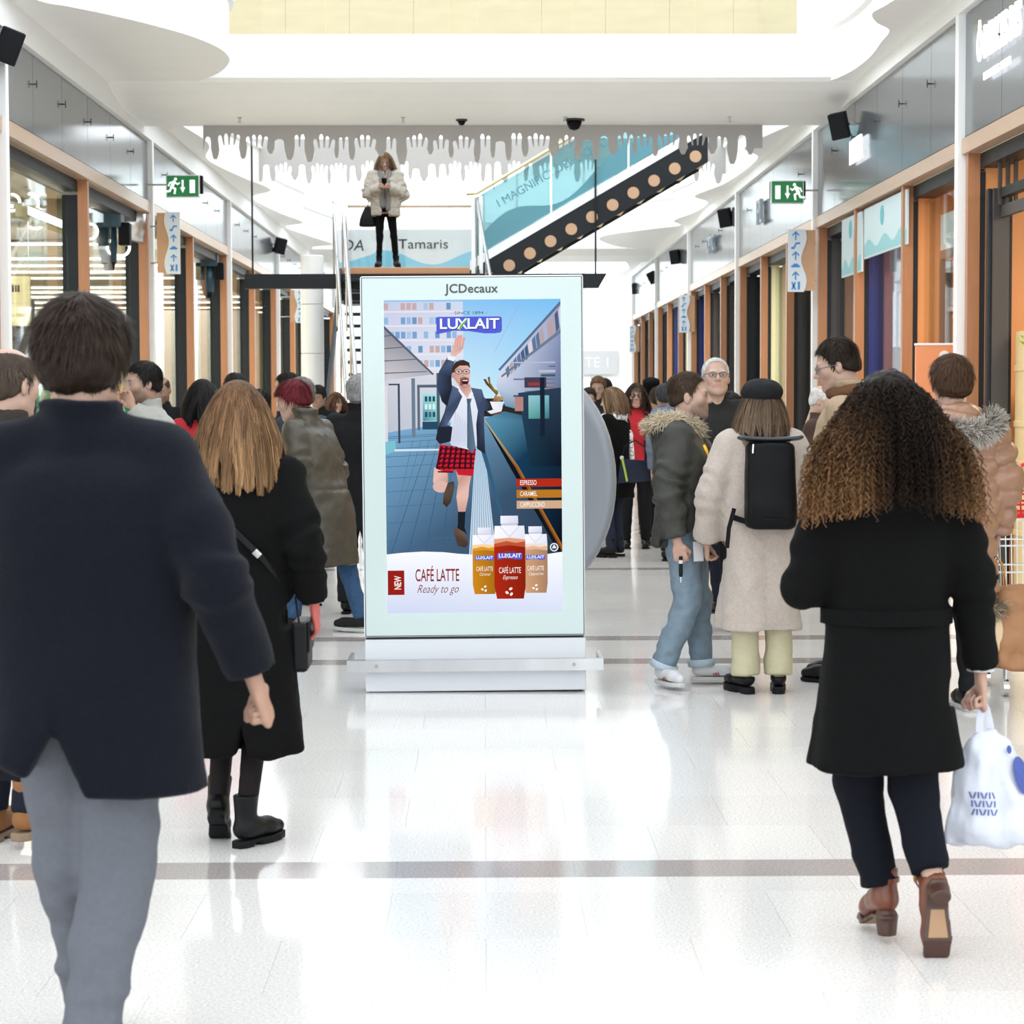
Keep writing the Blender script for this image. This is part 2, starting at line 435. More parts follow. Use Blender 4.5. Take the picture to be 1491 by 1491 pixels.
# ceiling details under the bridge: sprinklers and a camera dome
for i, (px, py) in enumerate(((349, 172), (587, 167), (823, 164), (1062, 163))):
    p = at(px, py, 25.0)
    MB().tube([(0, 0, 0.0), (0, 0, -0.05)], 0.012, 8).lathe([(0.03, -0.004), (0.03, 0.002)], n=12).lathe([(0.02, -0.06), (0.02, -0.052)], n=10).build(
        'sprinkler', STEEL, loc=(p.x, 25.0, 4.73), label='small sprinkler head under the footbridge, %s from the plain end' % ('first second third fourth'.split()[i]), cat='sprinkler', group='sprinklers under the footbridge')
for i, (px, w_, nm) in enumerate(((837, 0.11, 'large'), (672, 0.06, 'small'))):
    p = at(px, 176, 25.0)
    t = thing('ceiling_dome_camera', '%s grey dome camera under the white footbridge' % nm, 'camera', (p.x, 25.2, 4.73))
    MB().lathe([(w_ * 1.1, -0.02), (w_ * 1.1, 0)], n=24).build('mount_ring', GREYBROWN, t)
    MB().lathe([(0.01, -w_ * 1.15), (w_ * .5, -w_ * 1.0), (w_ * .75, -w_ * .5), (w_ * .8, -0.02)], n=24).build('dome', BLACK, t, smooth=True)


# ---------------------------------------------------------------- hanging valances with cut-out hands
def valance(name, label, x0, x1, Y, ztop, zbase, amp, seed):
    r = random.Random(seed); pts = [(x1, ztop), (x0, ztop), (x0, zbase - amp * .3)]; x = x0 + 0.02
    while x < x1 - 0.25:
        nf = r.choice([1, 1, 2, 4, 4, 3]); base = zbase - amp * r.uniform(.05, .3)
        # a raised hand seen as a gap: wrist, then fingers of different length
        gapw = 0.046 if nf > 1 else r.uniform(0.06, 0.11)
        for i in range(nf):
            h = amp * (r.uniform(.45, .75) if nf == 1 else (0.35 + .5 * math.sin(math.pi * (i + .8) / (nf + .6)) + r.uniform(-.08, .08)))
            lean = (i - (nf - 1) / 2) * 0.012
            for t in (0, .25, .5, .75, 1):
                a = math.pi * (1 - t)
                pts.append((x + gapw / 2 + math.cos(a) * gapw / 2 + lean, base + h * (0.7 + .3 * math.sin(a)) - (0.0)))
            if i < nf - 1:
                xm = x + gapw; d = base + h * .15
                pts += [(xm - .002, d), (xm + .006, d - .01), (xm + .012, d)]
            x += gapw + (0.012 if i < nf - 1 else 0)
        wd = r.uniform(0.06, 0.15); ln = amp * r.uniform(.2, .8)
        pts += [(x + .004, base - .01), (x + wd * .2, base - ln * .7)]
        for t in (0, .33, .66, 1):
            a = math.pi * (1 + t); pts.append((x + wd / 2 + math.cos(a) * wd * .32, base - ln * .75 + math.sin(a) * wd * .4))
        pts.append((x + wd * .96, base - .01)); x += wd
    pts += [(x1, zbase - amp * .2)]
    MB().prism(pts, lambda a, b: (a, Y, b), lambda a, b: (a, Y + 0.02, b)).build(name, mat('valance_board', srgb(178, 175, 173), 0.5), label=label, cat='hanging decoration', group='hanging boards cut with raised hands')


valance('hanging_valance', 'long hanging board with cut-out raised hands under the nearer footbridge', -3.25, 3.25, 25.74, 4.735, 4.50, 0.20, 3)
valance('hanging_valance', 'second hanging board with cut-out hands behind the staircase', -3.9, 3.95, 34.6, 5.6, 5.10, 0.22, 8)

# ---------------------------------------------------------------- far end: wall glazing added so open sky brightens it
we = MB().box(-5, 5, 66, 66.2, 0, .1).box(-5, 5, 66, 66.2, 2.1, 3.0).build('wall_end', WHITE, kind='structure', label='end wall of the corridor with glazing and white mullions added to let in bright sky')
for k in range(11):
    MB().box(-5 + k - .04, -5 + k + .04, 66, 66.15, 3.0, 9).build('added_mullion', WHITE, we)
    if k < 10: MB().box(-5 + k + .04, -4 + k - .04, 66.07, 66.08, 3.0, 9).build('pane', PANE, we)
    if k < 10: MB().box(-5 + k + .02, -4 + k - .02, 66.07, 66.08, .1, 2.1).build('pane', PANE, we)

sg_ = thing('entrance_sign', 'pale grey sign band over the far entrance doors', 'sign', (0, 65.9, 0))
MB().box(1.5, 4.0, 0, 0.06, 2.2, 2.9).build('sign_board', mat('sign_grey', srgb(205, 206, 208), 0.4), sg_)
lettering('lettering', 'PORTE 1', WHITE_GLOSS, sg_, lambda a, b, d: (3.0 + a, -d, 2.55 + b), 0.42, 0.01)
for i in range(2):
    MB().box(3.2 + i * 0.4, 3.26 + i * 0.4, 65.85, 65.9, 0, 2.1).build('door_%d' % (i + 1), GREYBROWN, kind='structure', label='slim grey entrance door frame at the far end')
# ================================================================= left store: one deep open interior
TUBE = emit_mat('lamp_tube', (1.0, 0.93, 0.78), 2.2)
st = MB().box(-14.1, -14, 12, 58, 0, 4.2).box(-14, -4.4, 58, 58.1, 0, 4.2).build('wall_store', CREAM, kind='structure', label='cream inner walls of the clothes store')
MB().box(-14, -4.36, 12, 58, 4.1, 4.25).build('ceiling_store', CEIL_BEIGE, kind='structure', label='beige ceiling inside the clothes store')
def lamp_row(y, x0, x1, z, i):
    t = thing('linear_lamp', 'glowing white linear lamp in the clothes store ceiling, row %s from the glass' % i, 'lamp', (0, y, z), group='linear lamps in the clothes store')
    MB().bbox(x0, x1, -0.03, 0.03, 0, 0.035, 0.008).build('housing', WHITE_GLOSS, t)
    MB().box(x0 + .02, x1 - .02, -0.025, 0.025, -0.03, 0.0).build('tube', TUBE, t)
ORD = 'first second third fourth fifth sixth seventh eighth ninth tenth eleventh twelfth thirteenth fourteenth'.split()
for i, y in enumerate((24.6, 27.8, 29.2, 30.7, 34, 35.8, 37.6, 39.6, 43, 45, 47.2, 50, 53, 56)):
    lamp_row(y, -12.6, -5.2, 3.72, ORD[i])
# area light of the lamp rows themselves
for i, y in enumerate((24, 34, 46)):
    l = bpy.data.lights.new('store_lamp_light', 'AREA'); l.shape = 'RECTANGLE'; l.size = 8; l.size_y = 8; l.energy = 330; l.color = (1, 0.93, 0.76)
    o = bpy.data.objects.new('store_lamp_light', l); COL.objects.link(o); o.location = (-9, y, 3.68)
# near bright lamp box just behind the header
for i, y in enumerate((19.2, 23.0)):
    t = thing('header_lamp', 'bright strip lamp behind the shop header, %s the store corner' % ('nearer' if i == 0 else 'farther from'), 'lamp', (-4.55, y, 3.36))
    MB().bbox(-0.06, 0.06, -1.2, 1.6, 0, 0.14, 0.01).build('housing', CREAM, t)
    MB().box(-0.05, 0.062, -1.15, 0.6, 0.03, 0.11).build('diffuser', TUBE, t)
# silver spiral duct
dp = [(-7.4 + 3.4 * t, 27 - 0.6 * t, 3.62 + 0.10 * math.sin(t * 3)) for t in np.linspace(0, 1, 12)]
t = thing('air_duct', 'silver spiral air duct under the store ceiling', 'duct')
MB().tube(dp, 0.26, 16).build('pipe', STEEL, t, smooth=True)
for k in range(6):
    p = dp[2 * k]; MB().lathe([(0.265, -0.015), (0.275, -0.01), (0.275, 0.01), (0.265, 0.015)], p, 20, 'x').build('duct_ring', STEEL, t, smooth=True)
# ring lamps
for i, (px, py, Y, r) in enumerate(((17, 295, 23, .085), (42, 296, 23.5, .10), (52, 318, 24, .11), (131, 337, 25, .085), (176, 360, 25.5, .10))):
    p = at(px, py, Y); n = 22
    MB().tube([(r * math.cos(a), 0, r * math.sin(a)) for a in np.linspace(-2.2, 1.6, n)], 0.014, 6).build('arc_lamp', TUBE, loc=p, label='curved glowing neon arc hanging in the store, number %s along the glass' % ORD[i], cat='lamp', group='neon arcs in the store')
# projector units hanging behind the glass
TEALM = mat('dark_teal_metal', srgb(34, 62, 78), 0.4)
def projector(px, py, Y, lab):
    p = at(px, py, Y); t = thing('stage_projector', lab, 'spotlight', p, group='teal spotlights behind the left glass')
    MB().bbox(-.17, .17, -.14, .14, 0.10, .36, 0.02).build('ballast_box', TEALM, t)
    MB().tube([(0, 0, .12), (.0, -.02, -.1), (0.02, -.05, -.30)], [.10, .11, .085], 14).build('barrel', TEALM, t, smooth=True)
    MB().bbox(.13, .26, -.08, .08, -.10, .16, 0.015).build('yoke', BLACK, t)
    MB().tube([(0.02, -.05, -.30), (0.025, -.055, -.38)], [.075, .05], 12).build('snoot', BLACK, t, smooth=True)
    MB().tube([(0, 0, .36), (0, 0, .5)], .02, 8).build('hanger', BLACK, t)
    MB().tube([(-.1, -.141, .24), (-.1, -.15, .24)], .03, 10).build('lens_cap', GREYBROWN, t)
projector(157, 345, 25.2, 'dark teal spotlight hanging behind the second left glass pane')
projector(302, 398, 34.0, 'dark teal spotlight hanging farther along beyond the blade sign')
# hanging board, garment rails and wall panels inside
t = thing('hanging_board', 'cream hanging board with a small dark emblem in the store', 'board', at(24, 440, 26))
MB().bbox(-.17, .17, -.03, .03, -.28, .30, 0.006).build('board', mat('board_cream', srgb(222, 212, 170), .6), t)
for k in range(3): MB().bbox(-.045 + k * .033, -.022 + k * .033, -.036, -.029, .12, .20, .003).build('emblem_bar', GREYBROWN, t)
for k in (-1, 1): MB().tube([(k * .15, 0, .30), (k * .15, 0, 1.1)], .006, 6).build('hanger_rod', STEEL, t)
for k in range(7):
    yy = 30 + k * 3.6; xx = -6.6 - (k % 3) * 1.1
    t = thing('wall_panel', 'dark display panel standing in the store, %s behind the glass' % ORD[k], 'display panel', (xx, yy, 0))
    MB().bbox(-.5, .5, 0, .06, .05, 2.9 - .2 * (k % 2), 0.01).build('panel', (CREAM if k % 2 else GREYBROWN), t)
    for q in (-.3, .3): MB().bbox(q - .03, q + .03, -.2, .25, 0, .06, 0.008).build('foot', BLACK, t)
cl = [srgb(214, 150, 90), srgb(190, 90, 60), srgb(60, 150, 120), srgb(230, 214, 190), srgb(60, 60, 70), srgb(180, 120, 80)]
for r_ in range(2):
    p0 = at(8, 556, 21.5 + r_ * 3); t = thing('clothes_rail', 'steel clothes rail in the store, %s row' % ('front' if r_ == 0 else 'rear'), 'clothes rail', (p0.x - .9, p0.y, 0))
    MB().tube([(0, 0, 1.75), (2.4, 0, 1.75)], .015, 8).build('bar', STEEL, t)
    for q in (0.05, 2.35): MB().tube([(q, 0, 0), (q, 0, 1.75)], .015, 8).bbox(q - .03, q + .03, -.25, .25, 0, .03, .005).build('upright', STEEL, t)
    for k in range(16):
        gx = p0.x - .9 + .15 + k * .14; ln = .8 + .2 * ((k * 7) % 5) / 4
        g = thing('hanging_garment', '%s garment on the %s clothes rail, %s from its end' % (['tan', 'rust', 'green', 'cream', 'charcoal', 'brown'][k % 6], 'front' if r_ == 0 else 'rear', (ORD + ['fifteenth', 'sixteenth'])[k]), 'garment', (gx, p0.y, 1.70), group='garments on the %s rail' % ('front' if r_ == 0 else 'rear'))
        MB().prism([(-.04, 0), (-.24, -.1), (-.27, -.2), (-.2, -.24), (-.21, -ln), (.21, -ln), (.2, -.24), (.27, -.2), (.24, -.1), (.04, 0)], lambda a, b: (-.02, a, b), lambda a, b: (.02, a, b)).build('cloth', mat('garment%d' % (k % 6), cl[k % 6], .8), g)
        MB().tube([(0, 0, -.02), (0, 0, .03), (.0, .015, .06), (0, .0, .075)], .004, 5).build('hook', STEEL, g)

# bright rear partition seen through the farther panes
MB().box(-9.5, -4.5, 44, 44.1, 0, 3.3).build('wall_store_rear', WHITE, kind='structure', label='white partition at the rear of the clothes store')
# column in the corridor near the stair
p = at(455, 500, 33.6)
t = thing('round_column', 'round white panelled column beside the stair handrails', 'column', (p.x, 33.6, 0))
for k in range(5):
    MB().lathe([(0.165, .003), (0.175, .01), (0.175, .735), (.165, .742)], (0, 0, k * .745), 28).build('column_drum', WHITE_GLOSS, t, smooth=False)

# ================================================================= right shops: one room per opening
ys = [y for y in WR[3]]
rooms = [ORANGE_PLY, BLUE, GREYBROWN, GREYBROWN, CREAM, DARK, GREYBROWN, GREYBROWN, BLUE, CREAM, BLUE, GREYBROWN, WHITE, GREYBROWN, DARK, CREAM]
part_i = 0
for yy in ys:
    if yy < 17.5: continue
    m_ = rooms[part_i % len(rooms)] if yy > 18.5 else ORANGE_PLY
    if yy > 18.5: part_i += 1
    MB().box(4.15, 9.0, yy + .02, yy + .08, 0, 3.6).build('wall_shop', m_, kind='structure', label='inner partition wall of a right-hand shop')
MB().box(4.36, 9.0, 8, 60, 3.55, 3.65).build('ceiling_shop', CREAM, kind='structure', label='pale ceiling inside the right-hand shops')
MB().box(9.0, 9.1, 8, 60, 0, 3.6).build('wall_shop_back', CREAM, kind='structure', label='back wall of the right-hand shops')
for i, (y, e, c) in enumerate(((15.5, 60, (1, .84, .62)), (19.6, 34, (1, .86, .66)), (22, 40, (1, .9, .8)), (24.6, 40, (1, .95, .9)), (30, 60, (1, .95, .9)), (38, 60, (1, .95, .9)), (46, 60, (1, .95, .9)))):
    l = bpy.data.lights.new('shop_downlight', 'AREA'); l.size = 1.6; l.energy = e; l.color = c
    o = bpy.data.objects.new('shop_downlight', l); COL.objects.link(o); o.location = (5.8, y, 3.5)
# grey-brown sliding frame of the nearest shop
t = thing('sliding_front', 'grey brown sliding shop front frame next to the nearest white column', 'shop front', (4.125, 17.85, 0))
MB().bbox(-.03, .0, .03, .12, 0, 3.26, .004).build('edge_strip', DARK, t)
MB().bbox(0.0, .14, 0, .12, 0, 3.26, .006).build('stile', GREYBROWN, t)
MB().bbox(.141, .165, .02, .1, 0, 3.26, .006).build('rail_post', DARK, t)
MB().bbox(.06, .10, -3.4, 0.0, 3.02, 3.12, .006).build('transom', GREYBROWN, t)
MB().bbox(.05, .12, -3.4, 0.0, 3.18, 3.26, .006).build('track', DARK, t)
for k in range(3): MB().bbox(.03 + k * .05, .06 + k * .05, -.06 - k * .06, -.02 - k * .06, 3.12, 3.6, .004).build('upper_post', GREYBROWN, t)
t = thing('shop_front_frame', 'curved grey frame in the opening beyond the orange board', 'shop front', (4.26, 20.55, 0))
MB().bbox(0, .12, 0, .06, 0, 2.85, .02).build('stile', GREYBROWN, t)
MB().bbox(0.0, .06, -2.0, .05, 2.85, 2.93, .01).build('transom', STEEL, t)
MB().bbox(0.0, .012, -2.0, 0, 2.93, 3.26, .003).build('upper_pane', mat('milky', (.85, .87, .88), .3), t)
# pale blue hanging banners under the lintel
SKYB = mat('banner_paper', srgb(196, 214, 220), 0.45); CY = mat('banner_cyan', srgb(92, 176, 188), 0.45); CY2 = mat('banner_pale_cyan', srgb(138, 192, 198), 0.45)
for i, (y0, y1, z0, z1) in enumerate(((20.95, 23.3, 3.02, 3.54), (23.45, 24.75, 2.9, 3.54))):
    t = thing('shop_banner', '%s pale blue shop banner hanging under the wooden lintel' % ('long' if i == 0 else 'short'), 'banner', (4.02, 0, 0))
    MB().box(0, .02, y0, y1, z0, z1).build('banner_board', SKYB, t)
    n = 20; d = y1 - y0
    pts = [(y0 + .02, z0 + .02)] + [(y0 + .02 + (d - .04) * k / n, z0 + .14 + .05 * math.sin(k * .8 + i)) for k in range(n + 1)] + [(y1 - .02, z0 + .02)]
    MB().prism(pts, lambda a, b: (-.003, a, b), lambda a, b: (0, a, b)).build('wave_print', CY2, t)
    MB().lathe([(0.10, -.003), (.10, 0)], (-.001, y0 + d * .55, z1 - .14), 20, 'x').build('dot_print', CY, t)
# orange display board
p = at(1364, 545, 19.2)
t = thing('display_board', 'orange display board with white top edge and round emblem', 'board', (p.x, 19.2, 0))
MB().bbox(-.19, .19, -.02, .02, .25, 2.02, .006).build('board', mat('board_orange', srgb(226, 150, 104), .5), t)
MB().bbox(-.195, .195, -.025, .025, 2.02, 2.04, .004).build('top_edge', WHITE_GLOSS, t)
MB().lathe([(.045, -.004), (.045, 0)], (.06, -.02, 1.93), 20, 'y').build('emblem', WHITE_GLOSS, t)
for k in (-.15, .15): MB().bbox(k - .02, k + .02, -.2, .2, 0, .03, .005).tube([(k, 0, .02), (k, 0, .3)], .015, 8).build('foot', STEEL, t)

# nearest shop: shelves against the orange wall
AMBER = mat('amber_glass', srgb(150, 80, 30), .1, coat=.5); KRAFT = mat('kraft_board', srgb(206, 150, 96), .7, var=.06)
sh = thing('shelf_unit', 'wooden shelf unit with bottles and boxes in the nearest right-hand shop', 'shelf', (4.30, 17.42, 0))
zs = [.5, 1.06, 1.38, 1.83]
for z in zs: MB().bbox(0, 1.2, 0, .4, z - .05, z, .004).build('shelf_board', PALEWOOD, sh)
for x in (.03, .6, 1.2): MB().bbox(x - .02, x + .02, .05, .4, 0, 2.1, .004).build('upright', PALEWOOD, sh)
for k, z in enumerate(zs): MB().bbox(0.02, .25, -.01, .0, z - .06, z - .01, .003).build('price_rail', BLACK, sh)
def bottle(x, y, z, m_, lab, s=1.0):
    t = thing('bottle', lab, 'bottle', (x, y, z), group='bottles in the nearest right-hand shop')
    MB().lathe([(0.0, 0), (.032 * s, 0), (.036 * s, .01), (.036 * s, .17 * s), (.03 * s, .2 * s), (.012 * s, .23 * s), (.012 * s, .29 * s)], n=14).build('glass_body', m_, t, smooth=True)
    MB().lathe([(.014 * s, .28 * s), (.014 * s, .31 * s)], n=12).build('cap', BLACK, t)
    MB().lathe([(.0368 * s, .06 * s), (.0368 * s, .13 * s)], n=14).build('paper_label', SKYB, t)
k = 0
for si, z in enumerate(zs[:2]):
    for xi in range(5):
        bottle(4.36 + xi * .095, 17.5 + .02 * (xi % 2), z, AMBER if (xi + si) % 2 else mat('dark_bottle', (.03, .02, .015), .15), '%s bottle on the %s shelf of the nearest right-hand shop, %s along' % ('amber' if (xi + si) % 2 else 'dark', ['lowest', 'second'][si], ORD[xi])); k += 1
for xi in range(4):
    t = thing('gift_box', 'kraft gift box with windows on the third shelf, %s along' % ORD[xi], 'box', (4.33 + xi * .15, 17.47, 1.38), group='gift boxes in the nearest right-hand shop')
    MB().bbox(0, .12, 0, .12, 0, .22, .004).build('carton', KRAFT, t)
    for r_ in range(3):
        for c_ in range(2): MB().box(.02 + c_ * .045, .055 + c_ * .045, -.003, .001, .03 + r_ * .062, .078 + r_ * .062).build('window', WHITE_GLOSS, t)
# plant in a wrapped pot
t = thing('potted_plant', 'bright green spiky plant in a copper wrapped pot on the top shelf', 'plant', (4.40, 17.55, 1.832))
MB().lathe([(.05, 0), (.075, .02), (.085, .1), (.09, .13)], n=14).build('pot', mat('copper_foil', srgb(196, 120, 84), .3, .7, bump=.6, bscale=30), t, smooth=True)
r = random.Random(2)
LEAF = mat('leaf_green', srgb(150, 190, 40), .5)
for k in range(46):
    a = r.uniform(0, 6.28); e = r.uniform(.15, 1.1); L = r.uniform(.10, .17); d = Vector((math.cos(a) * math.sin(e), math.sin(a) * math.sin(e), math.cos(e))); s_ = d.orthogonal().normalized() * .012
    b0 = Vector((d.x * .03, d.y * .03, .12)); mid = b0 + d * L * .6 + Vector((0, 0, .01)); tip = b0 + d * L
    MB().add([b0 - s_ * .5, b0 + s_ * .5, mid + s_, tip, mid - s_, mid + d.cross(s_) * .3], [(0, 1, 2, 5), (0, 5, 4), (5, 2, 3), (4, 5, 3)]).build('leaf', LEAF, t)


# ================================================================= signs and fittings on the fronts
GREEN = mat('exit_green', srgb(20, 118, 62), .4, emit=.10); PICT = mat('exit_white', (.9, .92, .9), .4, emit=.2)
def runner(mb, cx, cy, s, fl, put):
    """running figure pictogram out of strokes"""
    def stroke(pts, w_):
        P = [Vector((cx + fl * a * s, cy + b * s)) for a, b in pts]
        for i in range(len(P) - 1):
            d = (P[i + 1] - P[i]).normalized(); q = Vector((-d.y, d.x)) * w_ * s; e = d * w_ * s * .5
            put(mb, [P[i] - q - e, P[i + 1] - q + e, P[i + 1] + q + e, P[i] + q - e])
    put(mb, [Vector((cx + fl * .16 * s + .10 * s * math.cos(a), cy + .43 * s + .10 * s * math.sin(a))) for a in np.linspace(0, 6.28, 13)[:-1]])
    stroke([(.08, .28), (-.08, -.05)], .10); stroke([(-.06, -.05), (.14, -.16), (.10, -.45)], .06); stroke([(-.08, -.05), (-.2, -.3), (-.45, -.32)], .06)
    stroke([(.08, .26), (.28, .12), (.40, .2)], .045); stroke([(.05, .26), (-.18, .22), (-.28, .02)], .045)
def exit_sign(px0, py0, px1, py1, Y, fl, lab):
    a = at(px0, py0, Y); b = at(px1, py1, Y); w_ = abs(b.x - a.x); h_ = abs(a.z - b.z); c = (a + b) / 2
    t = thing('exit_sign', lab, 'exit sign', (c.x, Y, c.z), group='green emergency exit signs')
    MB().bbox(-w_ / 2, w_ / 2, -.03, .03, -h_ / 2, h_ / 2, .006).build('light_box', WHITE_GLOSS, t)
    MB().box(-w_ / 2 + .012, w_ / 2 - .012, -.034, -.029, -h_ / 2 + .012, h_ / 2 - .012).build('green_panel', GREEN, t)
    MB().bbox(-w_ / 2 - .0, w_ / 2 + .03, .03, .12, -h_ * .3, h_ / 2, .01).build('lamp_housing', BLACK, t)
    def put(mb, P): mb.prism([(p.x, p.y) for p in P], lambda u, v: (u, -.038, v), lambda u, v: (u, -.033, v))
    MB().tube([(0, .07, h_ * .1), (c.x / abs(c.x) * (3.95 - abs(c.x)), .07, h_ * .1)], .012, 8).build('wall_bracket', STEEL, t)
    mb = MB(); runner(mb, fl * -.29 * w_, 0, h_ * .72, fl, put); mb.build('running_figure', PICT, t)
    mb = MB(); aw = .06 * w_
    put(mb, [Vector(q) for q in ((-aw * .5, .28 * h_), (-aw * .5, -.05 * h_), (-aw * 1.3, -.05 * h_), (0, -.3 * h_), (aw * 1.3, -.05 * h_), (aw * .5, -.05 * h_), (aw * .5, .28 * h_))]); mb.build('arrow', PICT, t)
    MB().box(fl * .29 * w_ - .08 * w_, fl * .29 * w_ + .08 * w_, -.038, -.033, -.3 * h_, .28 * h_).build('door_symbol', PICT, t)
exit_sign(242, 255, 291, 288, 25.9, 1, 'green exit sign with figure running beside the left column')
exit_sign(1122, 263, 1170, 297, 26.0, -1, 'green exit sign with figure running before the right column')

BLUEP = mat('sign_blue', srgb(60, 140, 205), .5); SIGNW = mat('sign_white', (.72, .76, .80), .4)
def blade_sign(px0, py0, px1, py1, Y, woodleft, lab):
    a = at(px0, py0, Y); b = at(px1, py1, Y); w_ = abs(b.x - a.x); h_ = abs(a.z - b.z); c = (a + b) / 2; f = 1 if woodleft else -1
    t = thing('blade_sign', lab, 'sign', (c.x, Y, c.z), group='wavy wayfinding blade signs')
    MB().bbox(min(-f * w_ / 2, f * .02), max(-f * w_ / 2, f * .02), 0, .03, -h_ / 2 * .96, h_ / 2 * .98, .004).build('wood_board', mat('sign_wood', srgb(196, 152, 114), .45, var=.05), t)
    pts = [(f * w_ / 2, h_ / 2), (f * w_ / 2, -h_ / 2)] + [(-f * w_ * (.08 + .1 * math.sin(3 * q)), -h_ / 2 + h_ * q / 3) for q in np.linspace(0, 3, 19)]
    MB().prism(pts, lambda u, v: (u, -.02, v), lambda u, v: (u, 0, v)).build('white_board', SIGNW, t)
    for zz in (.3, -.3): MB().tube([(0, .015, h_ * zz), (c.x / abs(c.x) * (3.95 - abs(c.x)), .015 + (ZA[-1] if False else 0) + .3, h_ * zz)], .010, 8).build('wall_bracket', STEEL, t)
    for k in range(6):
        zc = h_ * (.40 - .16 * k); xc = f * w_ * .22; u_ = w_ * .16; mb = MB()
        def put(P): mb.prism(P, lambda u, v: (xc + u, -.024, zc + v), lambda u, v: (xc + u, -.019, v + zc))
        if k % 2 == 0:
            put([(-u_ * .15, -u_), (-u_ * .15, u_ * .4), (-u_ * .7, -u_ * .1), (-u_ * .85, u_ * .15), (0, u_ * 1.0), (u_ * .85, u_ * .15), (u_ * .7, -u_ * .1), (u_ * .15, u_ * .4), (u_ * .15, -u_)]); nm = 'arrow'
        elif k == 1: put([(-u_, -u_ * .8), (-u_ * .3, -u_ * .8), (u_ * .2, u_ * .3), (u_, u_ * .3), (u_, u_ * .7), (0, u_ * .7), (-u_ * .5, -u_ * .3), (-u_, -u_ * .3)]); nm = 'escalator_symbol'
        elif k == 3: put([(-u_, -u_ * .4), (-u_, 0), (-u_ * .6, u_ * .1), (-u_ * .4, u_ * .45), (u_ * .4, u_ * .45), (u_ * .7, u_ * .1), (u_, 0), (u_, -u_ * .4)]); nm = 'car_symbol'
        else:
            put([(-u_, -u_ * .9), (-u_ * .6, -u_ * .9), (u_ * .1, u_ * .7), (-u_ * .2, u_ * .9)]); put([(-u_ * .2, -u_ * .9), (u_ * .2, -u_ * .9), (-u_ * .7, u_ * .9), (-u_, u_ * .8)]); put([(u_ * .5, -u_ * .9), (u_, -u_ * .9), (u_, u_ * .9), (u_ * .5, u_ * .9)]); nm = 'restaurant_symbol'
        mb.build(nm, BLUEP, t)
blade_sign(228, 309, 263, 399, 25.95, True, 'wavy wood and white blade sign on the left column below the exit sign')
blade_sign(1147, 334, 1187, 425, 25.95, False, 'wavy white and wood blade sign on the right column below the exit sign')
blade_sign(422, 422, 443, 470, 42.4, True, 'small distant blade sign on the left beside the round column')
blade_sign(989, 430, 1012, 484, 42.4, False, 'distant blade sign on the right fronts, second along')
blade_sign(916, 474, 931, 513, 58.6, False, 'farthest blade sign at the end of the right fronts')


def speaker(px, py, Y, tilt, side, lab, s=1.0):
    p = at(px, py, Y); t = thing('loudspeaker', lab, 'loudspeaker', p, group='black loudspeakers on the fronts')
    t.rotation_euler = (math.radians(12), math.radians(tilt), math.radians(-18 * side))
    MB().bbox(-.095 * s, .095 * s, -.09 * s, .09 * s, -.14 * s, .14 * s, .012 * s).build('cabinet', mat('speaker_box', (.010, .0105, .012), .5, spec=.15), t)
    MB().box(-.085 * s, .085 * s, -.094 * s, -.088 * s, -.13 * s, .13 * s).build('grille', mat('speaker_grille', (.014, .015, .017), .7, spec=.1, bump=.3, bscale=300), t)
    MB().tube([(0, .09 * s, 0), (side * .1 * s, .14 * s, -.01), (side * .28 * s, .18 * s, -.02)], .013 * s, 8).bbox(side * .28 * s - .03, side * .28 * s + .01, .13 * s, .23 * s, -.06 * s, .05 * s, .004).build('bracket', STEEL, t)
speaker(13, 67, 18.2, 20, -1, 'black loudspeaker in the top left corner beside the grey panel')
speaker(408, 358, 42, 12, -1, 'distant black loudspeaker on the left fronts', 1.05)
speaker(1222, 183, 23.8, -10, 1, 'black loudspeaker in front of the lit sign on the right')
speaker(1056, 317, 35.6, -8, 1, 'second black loudspeaker along the right fronts', 1.05)
speaker(983, 374, 45, -6, 1, 'third black loudspeaker along the right fronts', 1.0)
speaker(950, 404, 52, -25, 1, 'fourth black loudspeaker along the right fronts, tilted', 1.0)
speaker(926, 420, 58, 0, 1, 'fifth black loudspeaker along the right fronts', 1.0)


# illuminated shop lettering on the right fascia
LIT = mat('lit_letters', (.95, .97, 1.0), .4, emit=.3)
t = thing('shop_lettering', 'lit white shop name on the nearest grey fascia', 'shop sign', (3.97, 0, 0))
lettering('name_letters', 'Ô DELICES DES', LIT, t, lambda a, b, d: (-d, 17.75 - a, 4.36 + b), 0.36, 0.015, align='LEFT', bold=.006, sx=.6)
lettering('trade_letters', 'BOULANGERIE - SAVEURS', LIT, t, lambda a, b, d: (-d, 17.5 - a, 4.10 + b), 0.085, 0.015, align='LEFT', sx=.9)
t = thing('shop_lettering', 'lit white shop name on the second grey fascia by the loudspeaker', 'shop sign', (3.97, 0, 0))
lettering('name_letters', 'MISTER', LIT, t, lambda a, b, d: (-d, 23.9 - a, 4.18 + b), 0.36, 0.015, align='LEFT', bold=.006, sx=.7)
t = thing('shop_lettering', 'thin dark rimmed letters on the third fascia under the exit sign', 'shop sign', (3.97, 0, 0))
lettering('name_letters', 'IPL', mat('letter_grey', srgb(150, 160, 168), .4), t, lambda a, b, d: (-d, 31.8 - a, 4.18 + b), 0.5, 0.05, align='LEFT')
t = thing('shop_lettering', 'pale letters on the fourth right fascia', 'shop sign', (3.97, 0, 0))
lettering('name_letters', 'OPTIC', MATS['letter_grey'], t, lambda a, b, d: (-d, 38.8 - a, 4.18 + b), 0.4, 0.05, align='LEFT')
